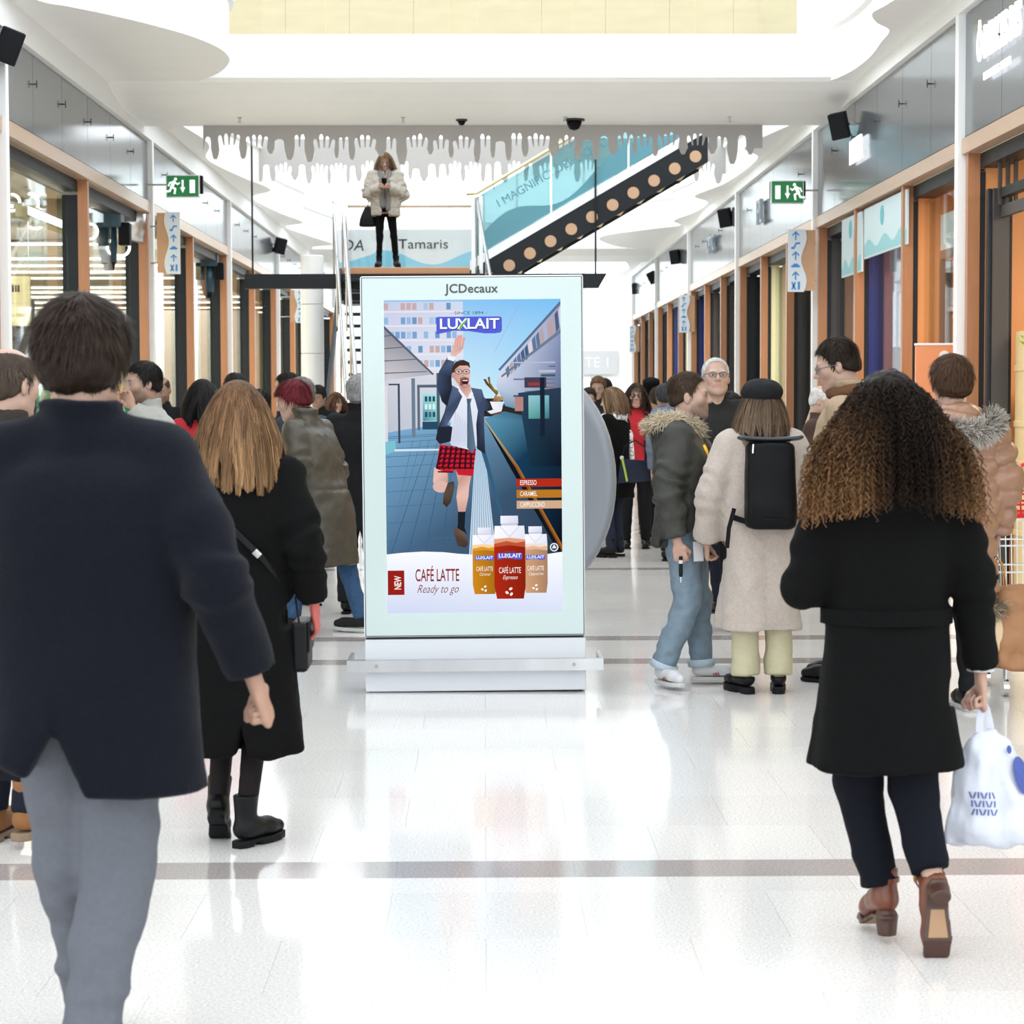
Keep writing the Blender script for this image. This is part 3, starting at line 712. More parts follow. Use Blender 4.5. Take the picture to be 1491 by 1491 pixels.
# ================================================================= hanging staircase
LZ, SY = 3.45, 32.0
stair = thing('staircase', 'hanging dark steel staircase with teal glass and a landing', 'staircase', (0, SY, 0))
LX0, LX1 = -2.12, -0.12
ld = MB().bbox(LX0, LX1, 0, 2.1, LZ - .10, LZ, .01).build('landing', mat('landing_wood', srgb(190, 138, 100), .5), stair)
MB().bbox(LX0 - .02, LX1 + .05, .05, 2.05, LZ - .48, LZ - .102, .01).build('landing_frame', DARK, stair)
hb = MB().prism([(-3.45, LZ - .10), (1.78, LZ - .10), (1.66, LZ - .31), (-3.45, LZ - .31)], lambda a, b: (a, -.12, b), lambda a, b: (a, .04, b)).build('hanger_beam', DARK, stair)
for x in (-3.34, 1.62): MB().tube([(x, -.04, LZ - .12), (x, -.04, 5.5)], .014, 8).build('hanger_rod', DARK, stair)
# lower flight coming down toward the viewer, turned a little in plan
sl = math.radians(33); n_st = 20; rise = LZ / n_st; going = rise / math.tan(sl); turn = 0.10
for k in range(1, n_st):
    z = LZ - k * rise; yy = -k * going; sh_ = -yy * turn
    MB().bbox(LX0 + .06 + sh_, LX1 - .02 + sh_, yy, yy + .30, z - .045, z, .006).build('tread', DARK, stair)
for x in (LX0 + .02, LX1 + .02):
    L_ = n_st * going
    MB().add([(x + d, y_ + e, z_) for d in (0, .04) for (y_, e, z_) in ((0, 0, LZ - .02), (0, 0, LZ - .30), (-L_, 0, 0), (-L_ + .3, 0, 0))], [(0, 1, 3, 2), (4, 6, 7, 5), (0, 2, 6, 4), (1, 5, 7, 3), (0, 4, 5, 1), (2, 3, 7, 6)]) \
        .build('stringer', DARK, stair)
    for v in stair.children[-1].data.vertices: v.co.x += -min(v.co.y, 0) * turn
for x, zz, rr in ((LX0 - .05, .95, .022), (LX0 + .08, 1.02, .03), (LX1 + .02, 1.0, .025)):
    L_ = n_st * going
    MB().tube([(x, .5, LZ + zz), (x, 0.05, LZ + zz), (x + L_ * turn, -L_, zz), (x + L_ * turn, -L_ - .3, zz)], rr, 10).build('handrail', STEEL, stair, smooth=True)
    for q in range(5):
        t_ = q / 4.0; y_ = -L_ * t_
        MB().tube([(x - y_ * turn, y_, LZ * (1 - t_) - .1 + (.1 if t_ == 1 else 0)), (x - y_ * turn, y_, LZ * (1 - t_) + zz)], .014, 8).build('baluster', STEEL, stair)
# landing balustrade at the rear with printed banner
MB().tube([(LX0, 2.0, LZ + 1.05), (LX1, 2.0, LZ + 1.05)], .024, 10).build('landing_rail', mat('rail_wood', srgb(190, 176, 150), .4), stair, smooth=True)
MB().box(LX0, LX1, 2.02, 2.035, LZ + .08, LZ + 1.0).build('glass_panel', PANE, stair)
for x in (LX0, LX1): MB().bbox(x - .04, x + .04, 1.95, 2.05, LZ - .1, LZ + 1.1, .01).build('corner_post', WHITE_GLOSS, stair)
for x in (LX1 - .03, LX1 + .08): MB().bbox(x - .03, x + .03, -.03, .03, LZ - .1, LZ + 1.02, .008).build('front_post', WHITE_GLOSS, stair)
bn = thing('advert_banner', 'white printed banner with a blue wave hung on the landing balustrade', 'banner', (0, SY + 2.08, LZ))
MB().box(LX0 - .15, LX1 + .02, 0, .012, .05, .70).build('sheet', mat('banner_white', (.80, .82, .90), .5), bn)
pts = [(LX0 - .15, .05)] + [(LX0 - .15 + 2.15 * k / 24, .27 - .11 * math.sin(k / 24 * 9.4 + 1.4) * (1 if k > 6 else .7)) for k in range(25)] + [(LX1 + .02, .05)]
MB().prism(pts, lambda a, b: (a, -.006, b), lambda a, b: (a, 0, b)).build('wave_print', mat('wave_blue', srgb(140, 208, 240), .5), bn)
INK = mat('black_ink', (.02, .02, .025), .5)
lettering('shop_name', 'Tamaris', INK, bn, lambda a, b, d: (-.93 + a, -d, .47 + b), .21, .008, sx=1.15)
lettering('shop_name_part', 'DA', INK, bn, lambda a, b, d: (-2.02 + a, -d, .45 + b), .24, .008, shear=.2)
# upper flight rising across the corridor
UX0, UX1, UZ1 = -.15, 3.25, 5.42
th = math.atan2(UZ1 - LZ, UX1 - UX0)
def par(x0, x1, d0, d1, y0, y1, name, m_, tilt_ends=True):
    z = lambda x: LZ + (x - UX0) * math.tan(th)
    P = [(x0, z(x0) + d0), (x1, z(x1) + d0), (x1, z(x1) + d1), (x0, z(x0) + d1)]
    return MB().prism(P, lambda a, b: (a, y0, b), lambda a, b: (a, y1, b)).build(name, m_, stair)
par(UX0 - .05, UX1, -.46, -.02, .0, .06, 'upper_stringer', DARK)
par(UX0 - .05, UX1, -.46, -.02, 1.3, 1.36, 'upper_stringer', DARK)
par(UX0 - .05, UX1, -.02, .12, -.01, .07, 'stringer_cap', WHITE_GLOSS)
for k in range(11):
    x = UX0 + .12 + k * .30; z = LZ + (x - UX0) * math.tan(th) - .22
    MB().lathe([(.085, -.008), (.085, 0)], (x + .1, -.002, z), 22, 'y').build('tread_end_disc', mat('disc_wood', srgb(196, 158, 126), .5), stair)
    MB().bbox(x, x + .30, .06, 1.3, z - .05, z, .006).build('upper_tread', PALEWOOD, stair)
TEAL = glass_mat('teal_glass', (.66, .82, .84), 1.45, opacity=.42, col=srgb(112, 164, 172))
for k in range(3):
    a = UX0 + .02 + k * 1.12; par(a, a + 1.09, .12, .98, .02, .034, 'teal_pane', TEAL)
TEAL2 = mat('teal_print', srgb(86, 142, 156), .4)
z = lambda x: LZ + (x - UX0) * math.tan(th)
pts = [(UX0 + .05 + q * 3.0, z(UX0 + .05 + q * 3.0) + .14) for q in np.linspace(0, 1, 16)] + [(UX0 + .05 + q * 3.0, z(UX0 + .05 + q * 3.0) + .36 + .16 * math.sin(q * 11)) for q in np.linspace(1, 0, 30)]
MB().prism(pts, lambda a, b: (a, .012, b), lambda a, b: (a, .018, b)).build('wave_print', TEAL2, stair)
lettering('glass_text', 'I MAGNIFICI DEL DOMO', TEAL2, stair, lambda a, b, d: (1.0 + a * math.cos(th) - b * math.sin(th), .016 - d, z(1.0) + .70 + a * math.sin(th) + b * math.cos(th)), .17, .004)
for k in range(4):
    a = UX0 + .02 + k * 1.12; MB().bbox(a - .025, a + .005, 0, .05, z(a) + .0, z(a) + 1.0, .004).build('glass_post', WHITE_GLOSS, stair)
MB().tube([(UX0 - .1, -.03, LZ + 1.05), (UX0 + .05, -.03, LZ + 1.06), (UX1, -.03, z(UX1) + 1.08)], .026, 10).build('upper_handrail', mat('rail_brass', srgb(214, 204, 160), .3, .4), stair, smooth=True)
for k in range(7):
    x = UX0 + .3 + k * .5; MB().tube([(x, -.03, z(x) + 1.06), (x, .02, z(x) + .95)], .008, 6).build('rail_bracket', STEEL, stair)

# ================================================================= digital advertising totem
TY = 11.77; s_t = FPX / TY
tot = thing('advertising_totem', 'white digital advertising totem with lit poster screen and steel bumper', 'digital totem', (at(692.5, 1010, TY).x, TY, 0))
tot.rotation_euler = (0, math.radians(-0.35), 0)
TOTW = mat('totem_white', (.54, .55, .58), .35); FROST = mat('frosted_white_glass', (.43, .50, .49), .12, spec=.4)
U = lambda px: (px - 692.5) / s_t
V = lambda py: (1010 - py) / s_t
hw = U(854.5)
MB().bbox(-hw, hw, 0.0, .26, V(928), V(402), .012).build('housing', TOTW, tot)
# front glass as a frame of four strips around the screen
fg = MB(); sx0, sx1, sz0, sz1 = U(565), U(821), V(892), V(437)
e = hw - .012; zb_, zt_ = V(925), V(405)
for a in ((-e, e, sz1, zt_), (-e, e, zb_, sz0), (-e, sx0, sz0, sz1), (sx1, e, sz0, sz1)): fg.box(a[0], a[1], -.010, -.0005, a[2], a[3])
fg.build('glass_surround', FROST, tot)
MB().box(-e - .004, e + .004, -.0035, -.0004, zb_ - .004, zt_ + .004).build('gasket', DARK, tot)
MB().box(sx0, sx1, -.0045, -.0008, sz0, sz1).build('screen_bezel', BLACK, tot)
MB().bbox(-hw + .01, hw - .01, .02, .25, V(932), V(928), .001).build('shadow_joint', DARK, tot)
MB().bbox(-hw + .004, hw - .0, .005, .255, V(1008), V(931), .006).build('plinth', TOTW, tot)
MB().bbox(-hw + .02, hw - .02, .02, .24, 0, V(1007), .001).build('plinth_foot', DARK, tot)
bz0, bz1 = V(976), V(959); bw = U(879)
bar = MB().prism([(-bw, -.085), (bw, -.085), (bw, .30), (bw - .02, .30), (bw - .02, -.055), (-bw + .02, -.055), (-bw + .02, .30), (-bw, .30)], lambda a, b: (a, b, bz0), lambda a, b: (a, b, bz1)).build('bumper_bar', mat('bumper_steel', (.42, .42, .43), .3, 1.0, var=.25, vscale=2.5, stretch=(1, .2, .2)), tot)
for x in (U(549), U(836)):
    MB().lathe([(.010, -.006), (.010, 0)], (x, -.085, (bz0 + bz1) / 2), 12, 'y').build('bolt', mat('bolt_dark', (.3, .3, .3), .4, 1), bar)
    MB().tube([(x, -.06, (bz0 + bz1) / 2), (x, .02, (bz0 + bz1) / 2)], .015, 8).build('bumper_stud', STEEL, tot)
lettering('maker_name', 'JCDecaux', mat('ink_grey', srgb(52, 56, 58), .5), tot, lambda a, b, d: (a, -.010 - d, V(421.5) + b), .066, .0012, bold=.0013, sx=1.0, space=1.04)

# ---------------------------------------------------------------- the picture on the screen: flat print in thin layers
PV, PF, PC = [], [], []
_layer = [0]
def A(cx, cy): return (550 + cx / 5.325, 430 + cy / 5.325)
def Bq(cx, cy): return (550 + cx / 5.325, 660 + cy / 5.325)
def lay(pts, col, fn=A):
    """polygon of the print; col = one sRGB colour or one per corner"""
    P = [fn(*p) for p in pts]; P = [(min(max(U(a), sx0), sx1), min(max(V(b), sz0), sz1)) for a, b in P]
    tri = tessellate_polygon([[Vector((p[0], p[1], 0)) for p in P]]); n = len(PV); _layer[0] += 1; d = -.0047 - _layer[0] * .000016
    PV.extend([(a, d, b) for a, b in P]); PF.extend([tuple(i + n for i in t) for t in tri])
    cs = col if isinstance(col[0], (tuple, list)) else [col] * len(P); PC.extend([srgb(*c) for c in cs])
def quad4(x0, y0, x1, y1, c, fn=A): lay([(x0, y0), (x1, y0), (x1, y1), (x0, y1)], c, fn)
def word(body, cx, cy, size, col, fn=A, sx=1, bold=0., shear=0, align='CENTER', rot=0):
    v, f = text_tris(body, 1.0, bold, sx, shear, align); n = len(PV); _layer[0] += 1; d = -.0047 - _layer[0] * .000016
    ca, sa = math.cos(rot), math.sin(rot)
    for a, b in v:
        a, b = a * size, b * size; p = fn(cx + a * ca - b * sa, cy - (a * sa + b * ca)); PV.append((U(p[0]), d, V(p[1]))); PC.append(srgb(*col))
    PF.extend([tuple(i + n for i in q) for q in f])
def blob(cx, cy, rx, ry, col, fn=A, n=22, rot=0):
    ca, sa = math.cos(rot), math.sin(rot)
    lay([(cx + rx * math.cos(t) * ca - ry * math.sin(t) * sa, cy + rx * math.cos(t) * sa + ry * math.sin(t) * ca) for t in np.linspace(0, 2 * math.pi, n + 1)[:-1]], col, fn)
rp = random.Random(11)
# sky and ground
quad4(60, 30, 1450, 800, [(150, 196, 240), (120, 190, 240), (176, 226, 244), (216, 236, 246)])
# building behind, left
lay([(70, 50), (690, 50), (690, 860), (70, 860)], [(196, 202, 226), (206, 214, 236), (226, 230, 240), (222, 224, 234)])
for r_ in range(7):
    y0 = 60 + r_ * 110
    quad4(70, y0 + 62, 690, y0 + 72, (232, 226, 234))
    for k in range(14):
        x0 = 78 + k * 44
        if rp.random() < .62: quad4(x0, y0, x0 + 34, y0 + 52, rp.choice([(120, 160, 206), (146, 184, 220), (170, 196, 224), (110, 150, 190), (196, 170, 170)]))
quad4(70, 600, 700, 1060, [(206, 206, 216), (214, 220, 230), (200, 214, 226), (186, 190, 204)])
# right glass facade and train
lay([(1450, 60), (960, 620), (940, 700), (1010, 860), (1450, 980)], [(150, 160, 200), (206, 214, 236), (190, 205, 225), (110, 150, 176), (60, 84, 110)])
for k in range(16):
    t = k / 16; x0 = 1450 - 470 * t; y0 = 90 + 520 * t
    lay([(x0, y0), (x0 - 24, y0 + 34), (x0 - 10, y0 + 180 - 90 * t), (x0 + 12, y0 + 140 - 90 * t)], rp.choice([(96, 116, 150), (170, 176, 204), (70, 96, 130), (214, 206, 214), (180, 160, 160)]))
lay([(1450, 50), (1450, 80), (970, 590), (960, 575)], (96, 110, 136)); lay([(1450, 270), (1450, 300), (985, 640), (980, 625)], (110, 122, 140))
for k in range(10): quad4(1050 + rp.uniform(0, 300), 520 + k * 32, 1400, 520 + k * 32 + rp.uniform(6, 20), rp.choice([(110, 120, 146), (180, 186, 206), (70, 90, 116), (140, 110, 110)]))
# platform ground
lay([(70, 1060), (830, 940), (1060, 940), (1450, 1300), (1450, 2060), (70, 2060)], [(120, 168, 204), (150, 190, 216), (110, 150, 180), (48, 70, 92), (40, 54, 70), (72, 104, 136)])
for k in range(12):
    t = (k / 11) ** 1.8; y0 = 1090 + 960 * t; lay([(70, y0), (700, y0 - 30), (700, y0 - 27), (70, y0 + 4)], (70, 104, 138))
for k in range(9):
    x0 = 90 + k * 75; lay([(x0 + 200 - k * 10, 1120), (x0 + 203 - k * 10, 1120), (x0 - 260 + k * 60, 2050), (x0 - 268 + k * 60, 2050)], (60, 92, 124))
# tactile strip
lay([(775, 1180), (845, 1180), (935, 2060), (715, 2060)], [(190, 214, 232), (190, 214, 232), (205, 215, 225), (200, 212, 224)])
for k in range(9):
    a = k / 8; lay([(780 + a * 58, 1180), (783 + a * 58, 1180), (733 + a * 190, 2060), (726 + a * 190, 2060)], (120, 156, 184))
lay([(815, 1190), (850, 1190), (1000, 1760), (985, 1780)], (52, 92, 124))
# train side at the right
lay([(840, 960), (1000, 900), (1450, 1000), (1450, 1960), (1060, 1330)], [(90, 150, 180), (70, 110, 136), (24, 44, 66), (10, 14, 22), (20, 60, 90)])
lay([(1110, 760), (1450, 720), (1450, 1330), (1200, 1330)], [(40, 66, 90), (44, 60, 80), (14, 20, 34), (20, 50, 66)])
quad4(1160, 640, 1330, 720, (70, 62, 80)); quad4(1190, 680, 1300, 704, (150, 60, 60)); quad4(1190, 780, 1350, 960, [(150, 196, 204), (120, 180, 196), (60, 110, 120), (90, 160, 150)]); quad4(1280, 640, 1316, 1100, (24, 36, 52)); quad4(1085, 790, 1150, 900, (176, 130, 124))
lay([(835, 950), (850, 960), (1110, 1330), (1450, 1940), (1450, 2010), (1060, 1330)], [(190, 170, 120), (190, 180, 140), (170, 110, 50), (190, 110, 30), (40, 26, 20), (20, 20, 26)])
lay([(850, 975), (1080, 1330), (1450, 2000), (1450, 2050), (1040, 1330)], (18, 22, 30))
# shelter, left
lay([(70, 240), (455, 610), (110, 650), (70, 660)], [(130, 132, 144), (170, 172, 182), (206, 200, 206), (196, 190, 198)])
for k in range(4): lay([(70, 310 + k * 95), (150 + k * 85, 300 + k * 95), (155 + k * 85, 306 + k * 95), (70, 318 + k * 95)], (96, 98, 112))
lay([(70, 232), (460, 606), (452, 618), (70, 258)], (88, 96, 112))
quad4(286, 640, 314, 1090, (108, 124, 142)); quad4(180, 680, 196, 1140, (56, 70, 88)); quad4(110, 680, 186, 692, (60, 74, 92)); quad4(480, 600, 504, 1060, (76, 96, 110))
quad4(330, 690, 350, 1040, (92, 104, 120)); quad4(330, 690, 500, 712, (88, 98, 114)); quad4(372, 760, 480, 970, [(150, 214, 220), (170, 226, 226), (120, 190, 196), (60, 130, 150)])
for k in range(9): quad4(388 + (k % 3) * 30, 780 + (k // 3) * 60, 408 + (k % 3) * 30, 820 + (k // 3) * 60, rp.choice([(60, 100, 120), (210, 236, 236), (40, 80, 100)]))
quad4(368, 975, 490, 1036, (40, 74, 98)); quad4(80, 700, 100, 1130, (220, 214, 220)); lay([(78, 1130), (160, 1120), (160, 1200), (78, 1230)], (120, 190, 206)); lay([(150, 1186), (500, 1186), (500, 1200), (150, 1204)], (206, 224, 236))
# overhead wire
lay([(1140, 40), (1144, 40), (935, 440), (932, 440)], (150, 176, 206))
# ---- running man
SK, SKD = (226, 184, 172), (198, 150, 140)
lay([(455, 1330), (560, 1330), (560, 1440), (545, 1520), (470, 1510), (445, 1440)], [SK, SK, SKD, SK, SKD, SK])
blob(505, 1480, 62, 46, (218, 178, 168))
lay([(620, 1330), (755, 1330), (725, 1480), (718, 1560), (690, 1690), (640, 1690), (625, 1560), (640, 1450)], [SK, SKD, SK, SK, SKD, SKD, SK, SKD])
lay([(636, 1676), (694, 1676), (686, 1800), (702, 1850), (612, 1850), (634, 1780)], (26, 34, 40))
lay([(610, 1790), (690, 1840), (712, 1930), (690, 1955), (630, 1940), (606, 1850)], [(96, 78, 66), (110, 92, 78), (70, 54, 46), (60, 46, 40), (74, 60, 50), (84, 66, 56)])
lay([(560, 1450), (606, 1438), (612, 1480), (584, 1600), (548, 1640), (520, 1610), (526, 1540)], [(80, 66, 60), (60, 54, 54), (84, 74, 66), (70, 58, 50), (54, 44, 40), (60, 48, 40), (90, 74, 62)])
shorts = [(500, 1150), (640, 1180), (780, 1190), (756, 1400), (640, 1390), (622, 1350), (560, 1376), (470, 1340)]
lay(shorts, (196, 34, 46))
def clipx(y):   # left and right limits of the shorts at this height
    return (500 - (y - 1150) * .16 + 4, 778 - (y - 1190) * .11)
for k in range(6):
    y0 = 1178 + k * 36
    a, b = clipx(y0); lay([(a, y0), (b, y0 + 8), (b, y0 + 24), (a, y0 + 16)] if y0 < 1330 else [(a + 10, y0), (608, y0 + 4), (604, y0 + 16), (a + 14, y0 + 12)], (104, 18, 34))
for k in range(7):
    x0 = 508 + k * 38; lay([(x0, 1165), (x0 + 16, 1168), (x0 + 4 - (30 - k * 6), 1340), (x0 - 12 - (30 - k * 6), 1338)], (70, 16, 32))
for k in range(5):
    for q in range(6):
        blob(512 + q * 40 - k * 5, 1196 + k * 36, 8, 8, (24, 16, 26), n=4)
# shirt
lay([(640, 700), (760, 740), (800, 900), (786, 1170), (740, 1200), (590, 1160), (570, 1120), (600, 900)], [(226, 230, 244), (232, 236, 248), (220, 226, 240), (214, 220, 236), (230, 232, 244), (206, 212, 230), (200, 206, 224), (220, 226, 240)])
for k in range(6): lay([(620 + k * 18, 900 + k * 20), (628 + k * 18, 900 + k * 20), (612 + k * 16, 1130), (606 + k * 16, 1130)], (196, 202, 222))
# jacket: right-hand body, left body, raised arm
JK, JD, JL = (60, 74, 100), (34, 40, 54), (84, 100, 130)
lay([(590, 690), (660, 730), (680, 780), (640, 870), (560, 1000), (600, 1020), (585, 1130), (500, 1150), (470, 1110), (490, 1020), (540, 900)], [JL, JL, JK, JK, JL, JD, JD, JD, JD, JD, JK])
lay([(745, 715), (830, 730), (850, 800), (845, 1000), (852, 1230), (790, 1190), (784, 1000), (800, 880)], [JL, JL, JK, JK, JD, JD, JD, JK])
lay([(566, 480), (625, 500), (596, 640), (600, 720), (560, 860), (520, 820), (484, 700), (500, 590)], [JK, JL, JD, JD, JD, JD, JK, JK])
lay([(850, 790), (905, 860), (880, 905), (840, 890)], [JK, JD, JD, JK])
lay([(572, 466), (630, 484), (618, 512), (566, 496)], (236, 240, 250))
# raised hand with fingers
lay([(590, 462), (604, 400), (650, 380), (694, 400), (672, 440), (626, 474)], [SK, (236, 190, 184), SK, SKD, SK, SK])
for k, (a, b, L) in enumerate(((618, 396, 60), (636, 386, 72), (656, 384, 72), (676, 390, 60))): lay([(a - 9, b + 20), (a + 10, b + 20), (a + 30, b - L), (a + 12, b - L - 6)], [SK, SKD, (222, 150, 150), (226, 160, 158)])
# cup arm: hand, saucer, cup, splash
blob(930, 905, 56, 20, (110, 74, 66)); lay([(870, 900), (990, 870), (980, 900), (900, 920)], (230, 232, 240)); lay([(892, 824), (1004, 826), (980, 886), (915, 886)], [(240, 244, 250), (214, 220, 234), (220, 224, 236), (236, 240, 248)])
lay([(905, 826), (938, 770), (900, 730), (862, 690), (842, 650), (862, 650), (886, 690), (876, 640), (892, 630), (898, 680), (930, 730), (955, 740), (958, 762), (945, 780), (1000, 790), (996, 812), (950, 826)], [(96, 70, 36)] * 9 + [(160, 120, 50)] * 4 + [(190, 150, 110)] * 3 + [(110, 80, 40)])
# neck, head, hair, glasses, moustache, mouth
lay([(648, 690), (740, 690), (752, 760), (716, 800), (670, 740)], [SKD, SKD, SK, SK, SKD])
lay([(616, 570), (640, 540), (735, 545), (742, 600), (738, 660), (715, 715), (680, 715), (640, 680), (612, 640)], [SKD, SK, SK, SK, SK, SKD, SKD, SKD, SKD])
lay([(600, 600), (602, 560), (630, 515), (690, 500), (735, 522), (742, 565), (720, 545), (660, 545), (625, 572), (616, 600)], (62, 46, 40))
blob(607, 622, 10, 20, SKD)
lay([(664, 640), (700, 632), (728, 640), (732, 665), (718, 712), (690, 716), (660, 690)], (130, 96, 88)); blob(700, 670, 24, 22, (80, 26, 30)); quad4(684, 656, 720, 664, (240, 236, 236)); blob(702, 700, 20, 12, SKD)
for q in (652, 712): blob(q, 592, 28, 20, (70, 56, 56)); blob(q, 592, 24, 16, (206, 180, 176)); blob(q, 592, 7, 6, (40, 36, 44))
quad4(678, 584, 690, 590, (70, 56, 56)); lay([(612, 580), (628, 586), (628, 594), (612, 590)], (70, 56, 56)); lay([(684, 596), (698, 630), (676, 634)], (206, 152, 142))
lay([(650, 720), (670, 735), (716, 800), (748, 740), (764, 760), (742, 830), (690, 800), (650, 740)], (232, 236, 246))
# tie
lay([(712, 800), (752, 800), (740, 840), (778, 1180), (748, 1226), (712, 1180), (716, 840)], [(70, 92, 112), (84, 104, 124), (90, 110, 130), (98, 122, 140), (84, 106, 126), (76, 98, 118), (66, 86, 106)])
# ---- logo
LB = (86, 96, 214)
def logo(cx, cy, s, fn, since=True):
    lay([(cx + a * s, cy + b * s) for a, b in [(-252, -58), (-240, -68), (240, -68), (254, -56), (254, 40), (240, 56), (200, 62), (120, 62), (0, 44), (-120, 40), (-200, 56), (-252, 66)]], LB, fn)
    word('LU', cx - 152 * s, cy - 4 * s, 112 * s, (38, 44, 120), fn, 1.12, .02); word('LAIT', cx + 112 * s, cy - 4 * s, 112 * s, (38, 44, 120), fn, 1.12, .02)
    word('LU', cx - 156 * s, cy - 10 * s, 112 * s, (246, 250, 255), fn, 1.12, .02); word('X', cx - 52 * s, cy - 10 * s, 112 * s, (246, 250, 255), fn, .95, .02); word('LAIT', cx + 108 * s, cy - 10 * s, 112 * s, (246, 250, 255), fn, 1.12, .02)
    lay([(cx + a * s, cy + b * s) for a, b in [(-82, 34), (-66, -4), (-14, -54), (-8, -50), (-46, 0), (-70, 36)]], (126, 190, 70), fn)
    if since: word('- SINCE 1894 -', cx, cy - 96 * s, 34 * s, (70, 84, 110), fn, 1.35)
logo(736, 236, 1.0, A)
# ---- white foot of the poster
cur = [(70, 778), (200, 766), (360, 758), (520, 764), (640, 778), (760, 786), (1000, 800), (1200, 800), (1330, 786), (1450, 770), (1460, 1250), (70, 1250)]
lay(cur, [(244, 246, 252)] * 10 + [(214, 222, 244), (206, 214, 240)], Bq)
quad4(86, 904, 214, 1094, (150, 32, 24), Bq); word('NEW', 166, 1000, 74, (250, 240, 236), Bq, .62, .02, rot=math.pi / 2)
word('CAFÉ LATTE', 470, 948, 136, (140, 38, 34), Bq, .46, .010); word('Ready to go', 470, 1052, 92, (130, 66, 58), Bq, .72, -.004, shear=.45)
for k, (y0, c, t) in enumerate(((200, (176, 44, 26), 'ESPRESSO'), (286, (184, 118, 34), 'CARAMEL'), (370, (206, 168, 138), 'CAPPUCCINO'))):
    quad4(1092, y0, 1450, y0 + 62, c, Bq); word(t, 1118, y0 + 32, 54, (250, 244, 240), Bq, .56, .004, align='LEFT')
blob(1380, 734, 33, 33, (236, 240, 244), Bq); blob(1380, 734, 25, 25, (60, 84, 104), Bq); lay([(1362, 742), (1380, 712), (1400, 742)], (226, 232, 238), Bq)
def carton(x0, x1, ycap, ytop, ybot, cols, sub, front):
    w_ = x1 - x0; c = (x0 + x1) / 2; dk = tuple(int(q * .8) for q in cols[0]); lt = cols[0]
    lay([(c - w_ * .29, ycap), (c + w_ * .27, ycap), (c + w_ * .28, ycap + w_ * .26), (c - w_ * .29, ycap + w_ * .26)], [(244, 244, 252), (222, 222, 240), (206, 208, 232), (232, 234, 246)], Bq)
    for k in range(7): lay([(c - w_ * .26 + k * w_ * .08, ycap + 6), (c - w_ * .255 + k * w_ * .08, ycap + 6), (c - w_ * .255 + k * w_ * .08, ycap + w_ * .24), (c - w_ * .26 + k * w_ * .08, ycap + w_ * .24)], (206, 208, 230), Bq)
    lay([(c - w_ * .27, ycap + w_ * .27), (c + w_ * .26, ycap + w_ * .27), (c + w_ * .26, ycap + w_ * .36), (c - w_ * .27, ycap + w_ * .36)], (214, 216, 234), Bq)
    lay([(x0 + w_ * .02, ytop), (x1 - w_ * .03, ytop), (x1, ytop + w_ * .45), (x0, ytop + w_ * .45)], [(250, 250, 254), (232, 232, 246), (222, 224, 242), (244, 246, 252)], Bq)
    lay([(x0 + w_ * .18, ytop + 4), (x0 + w_ * .21, ytop + 4), (c, ytop + w_ * .33), (c + w_ * .3, ytop + 4), (c + w_ * .33, ytop + 4), (c, ytop + w_ * .37)], (200, 204, 226), Bq)
    yc = ytop + w_ * .42
    lay([(x0, yc), (c, yc - w_ * .04), (x1, yc + w_ * .02), (x1, ybot - w_ * .4), (x1 - w_ * .06, ybot), (x0 + w_ * .08, ybot), (x0, ybot - w_ * .4)], [cols[1], cols[1], cols[1], dk, dk, lt, lt], Bq)
    lay([(x0, yc + w_ * .16), (c - w_ * .1, yc + w_ * .07), (c + w_ * .2, yc + w_ * .13), (x1, yc + w_ * .08), (x1, yc + w_ * .3), (x0, yc + w_ * .3)], cols[2], Bq)
    lay([(x0, yc + w_ * .26), (c, yc + w_ * .20), (x1, yc + w_ * .27), (x1, ybot - w_ * .4), (x1 - w_ * .06, ybot), (x0 + w_ * .08, ybot), (x0, ybot - w_ * .4)], [lt, lt, dk, dk, dk, lt, lt], Bq)
    logo(c, yc + w_ * .56, w_ / 640 * 1.0, Bq, front)
    word('CAFÉ LATTE', c, yc + w_ * 1.02, w_ * .27, (250, 244, 240), Bq, .48, .003); word(sub, c, yc + w_ * 1.24, w_ * .19, (250, 240, 236), Bq, .7, -.004, shear=.4)
    for a, b, r_ in ((-.10, 0, .6), (.04, .05, 2.2), (.02, -.12, -.5)): blob(c + a * w_, ybot - w_ * .2 + b * w_, w_ * .06, w_ * .042, (250, 240, 234), Bq, 12, r_)
carton(746, 930, 576, 634, 1094, ((204, 134, 28), (246, 210, 160), (222, 150, 50)), 'Caramel', False)
carton(1142, 1328, 570, 630, 1088, ((208, 160, 122), (238, 220, 206), (222, 182, 150)), 'Cappuccino', False)
carton(914, 1156, 486, 564, 1132, ((172, 40, 20), (226, 160, 130), (190, 84, 52)), 'Espresso', True)
me = bpy.data.meshes.new('lit_poster'); me.from_pydata(PV, [], PF); me.update()
ca = me.color_attributes.new('Col', 'FLOAT_COLOR', 'POINT'); ca.data.foreach_set('color', np.c_[np.array(PC), np.ones(len(PC))].astype(np.float32).ravel())
# the front faces the viewer
POSTER = emit_mat('poster_light', (1, 1, 1), 0.35, attr=True)
lp = link('lit_poster', me, POSTER, tot, label='lit poster of a running man in a blazer and plaid shorts with three drink cartons')

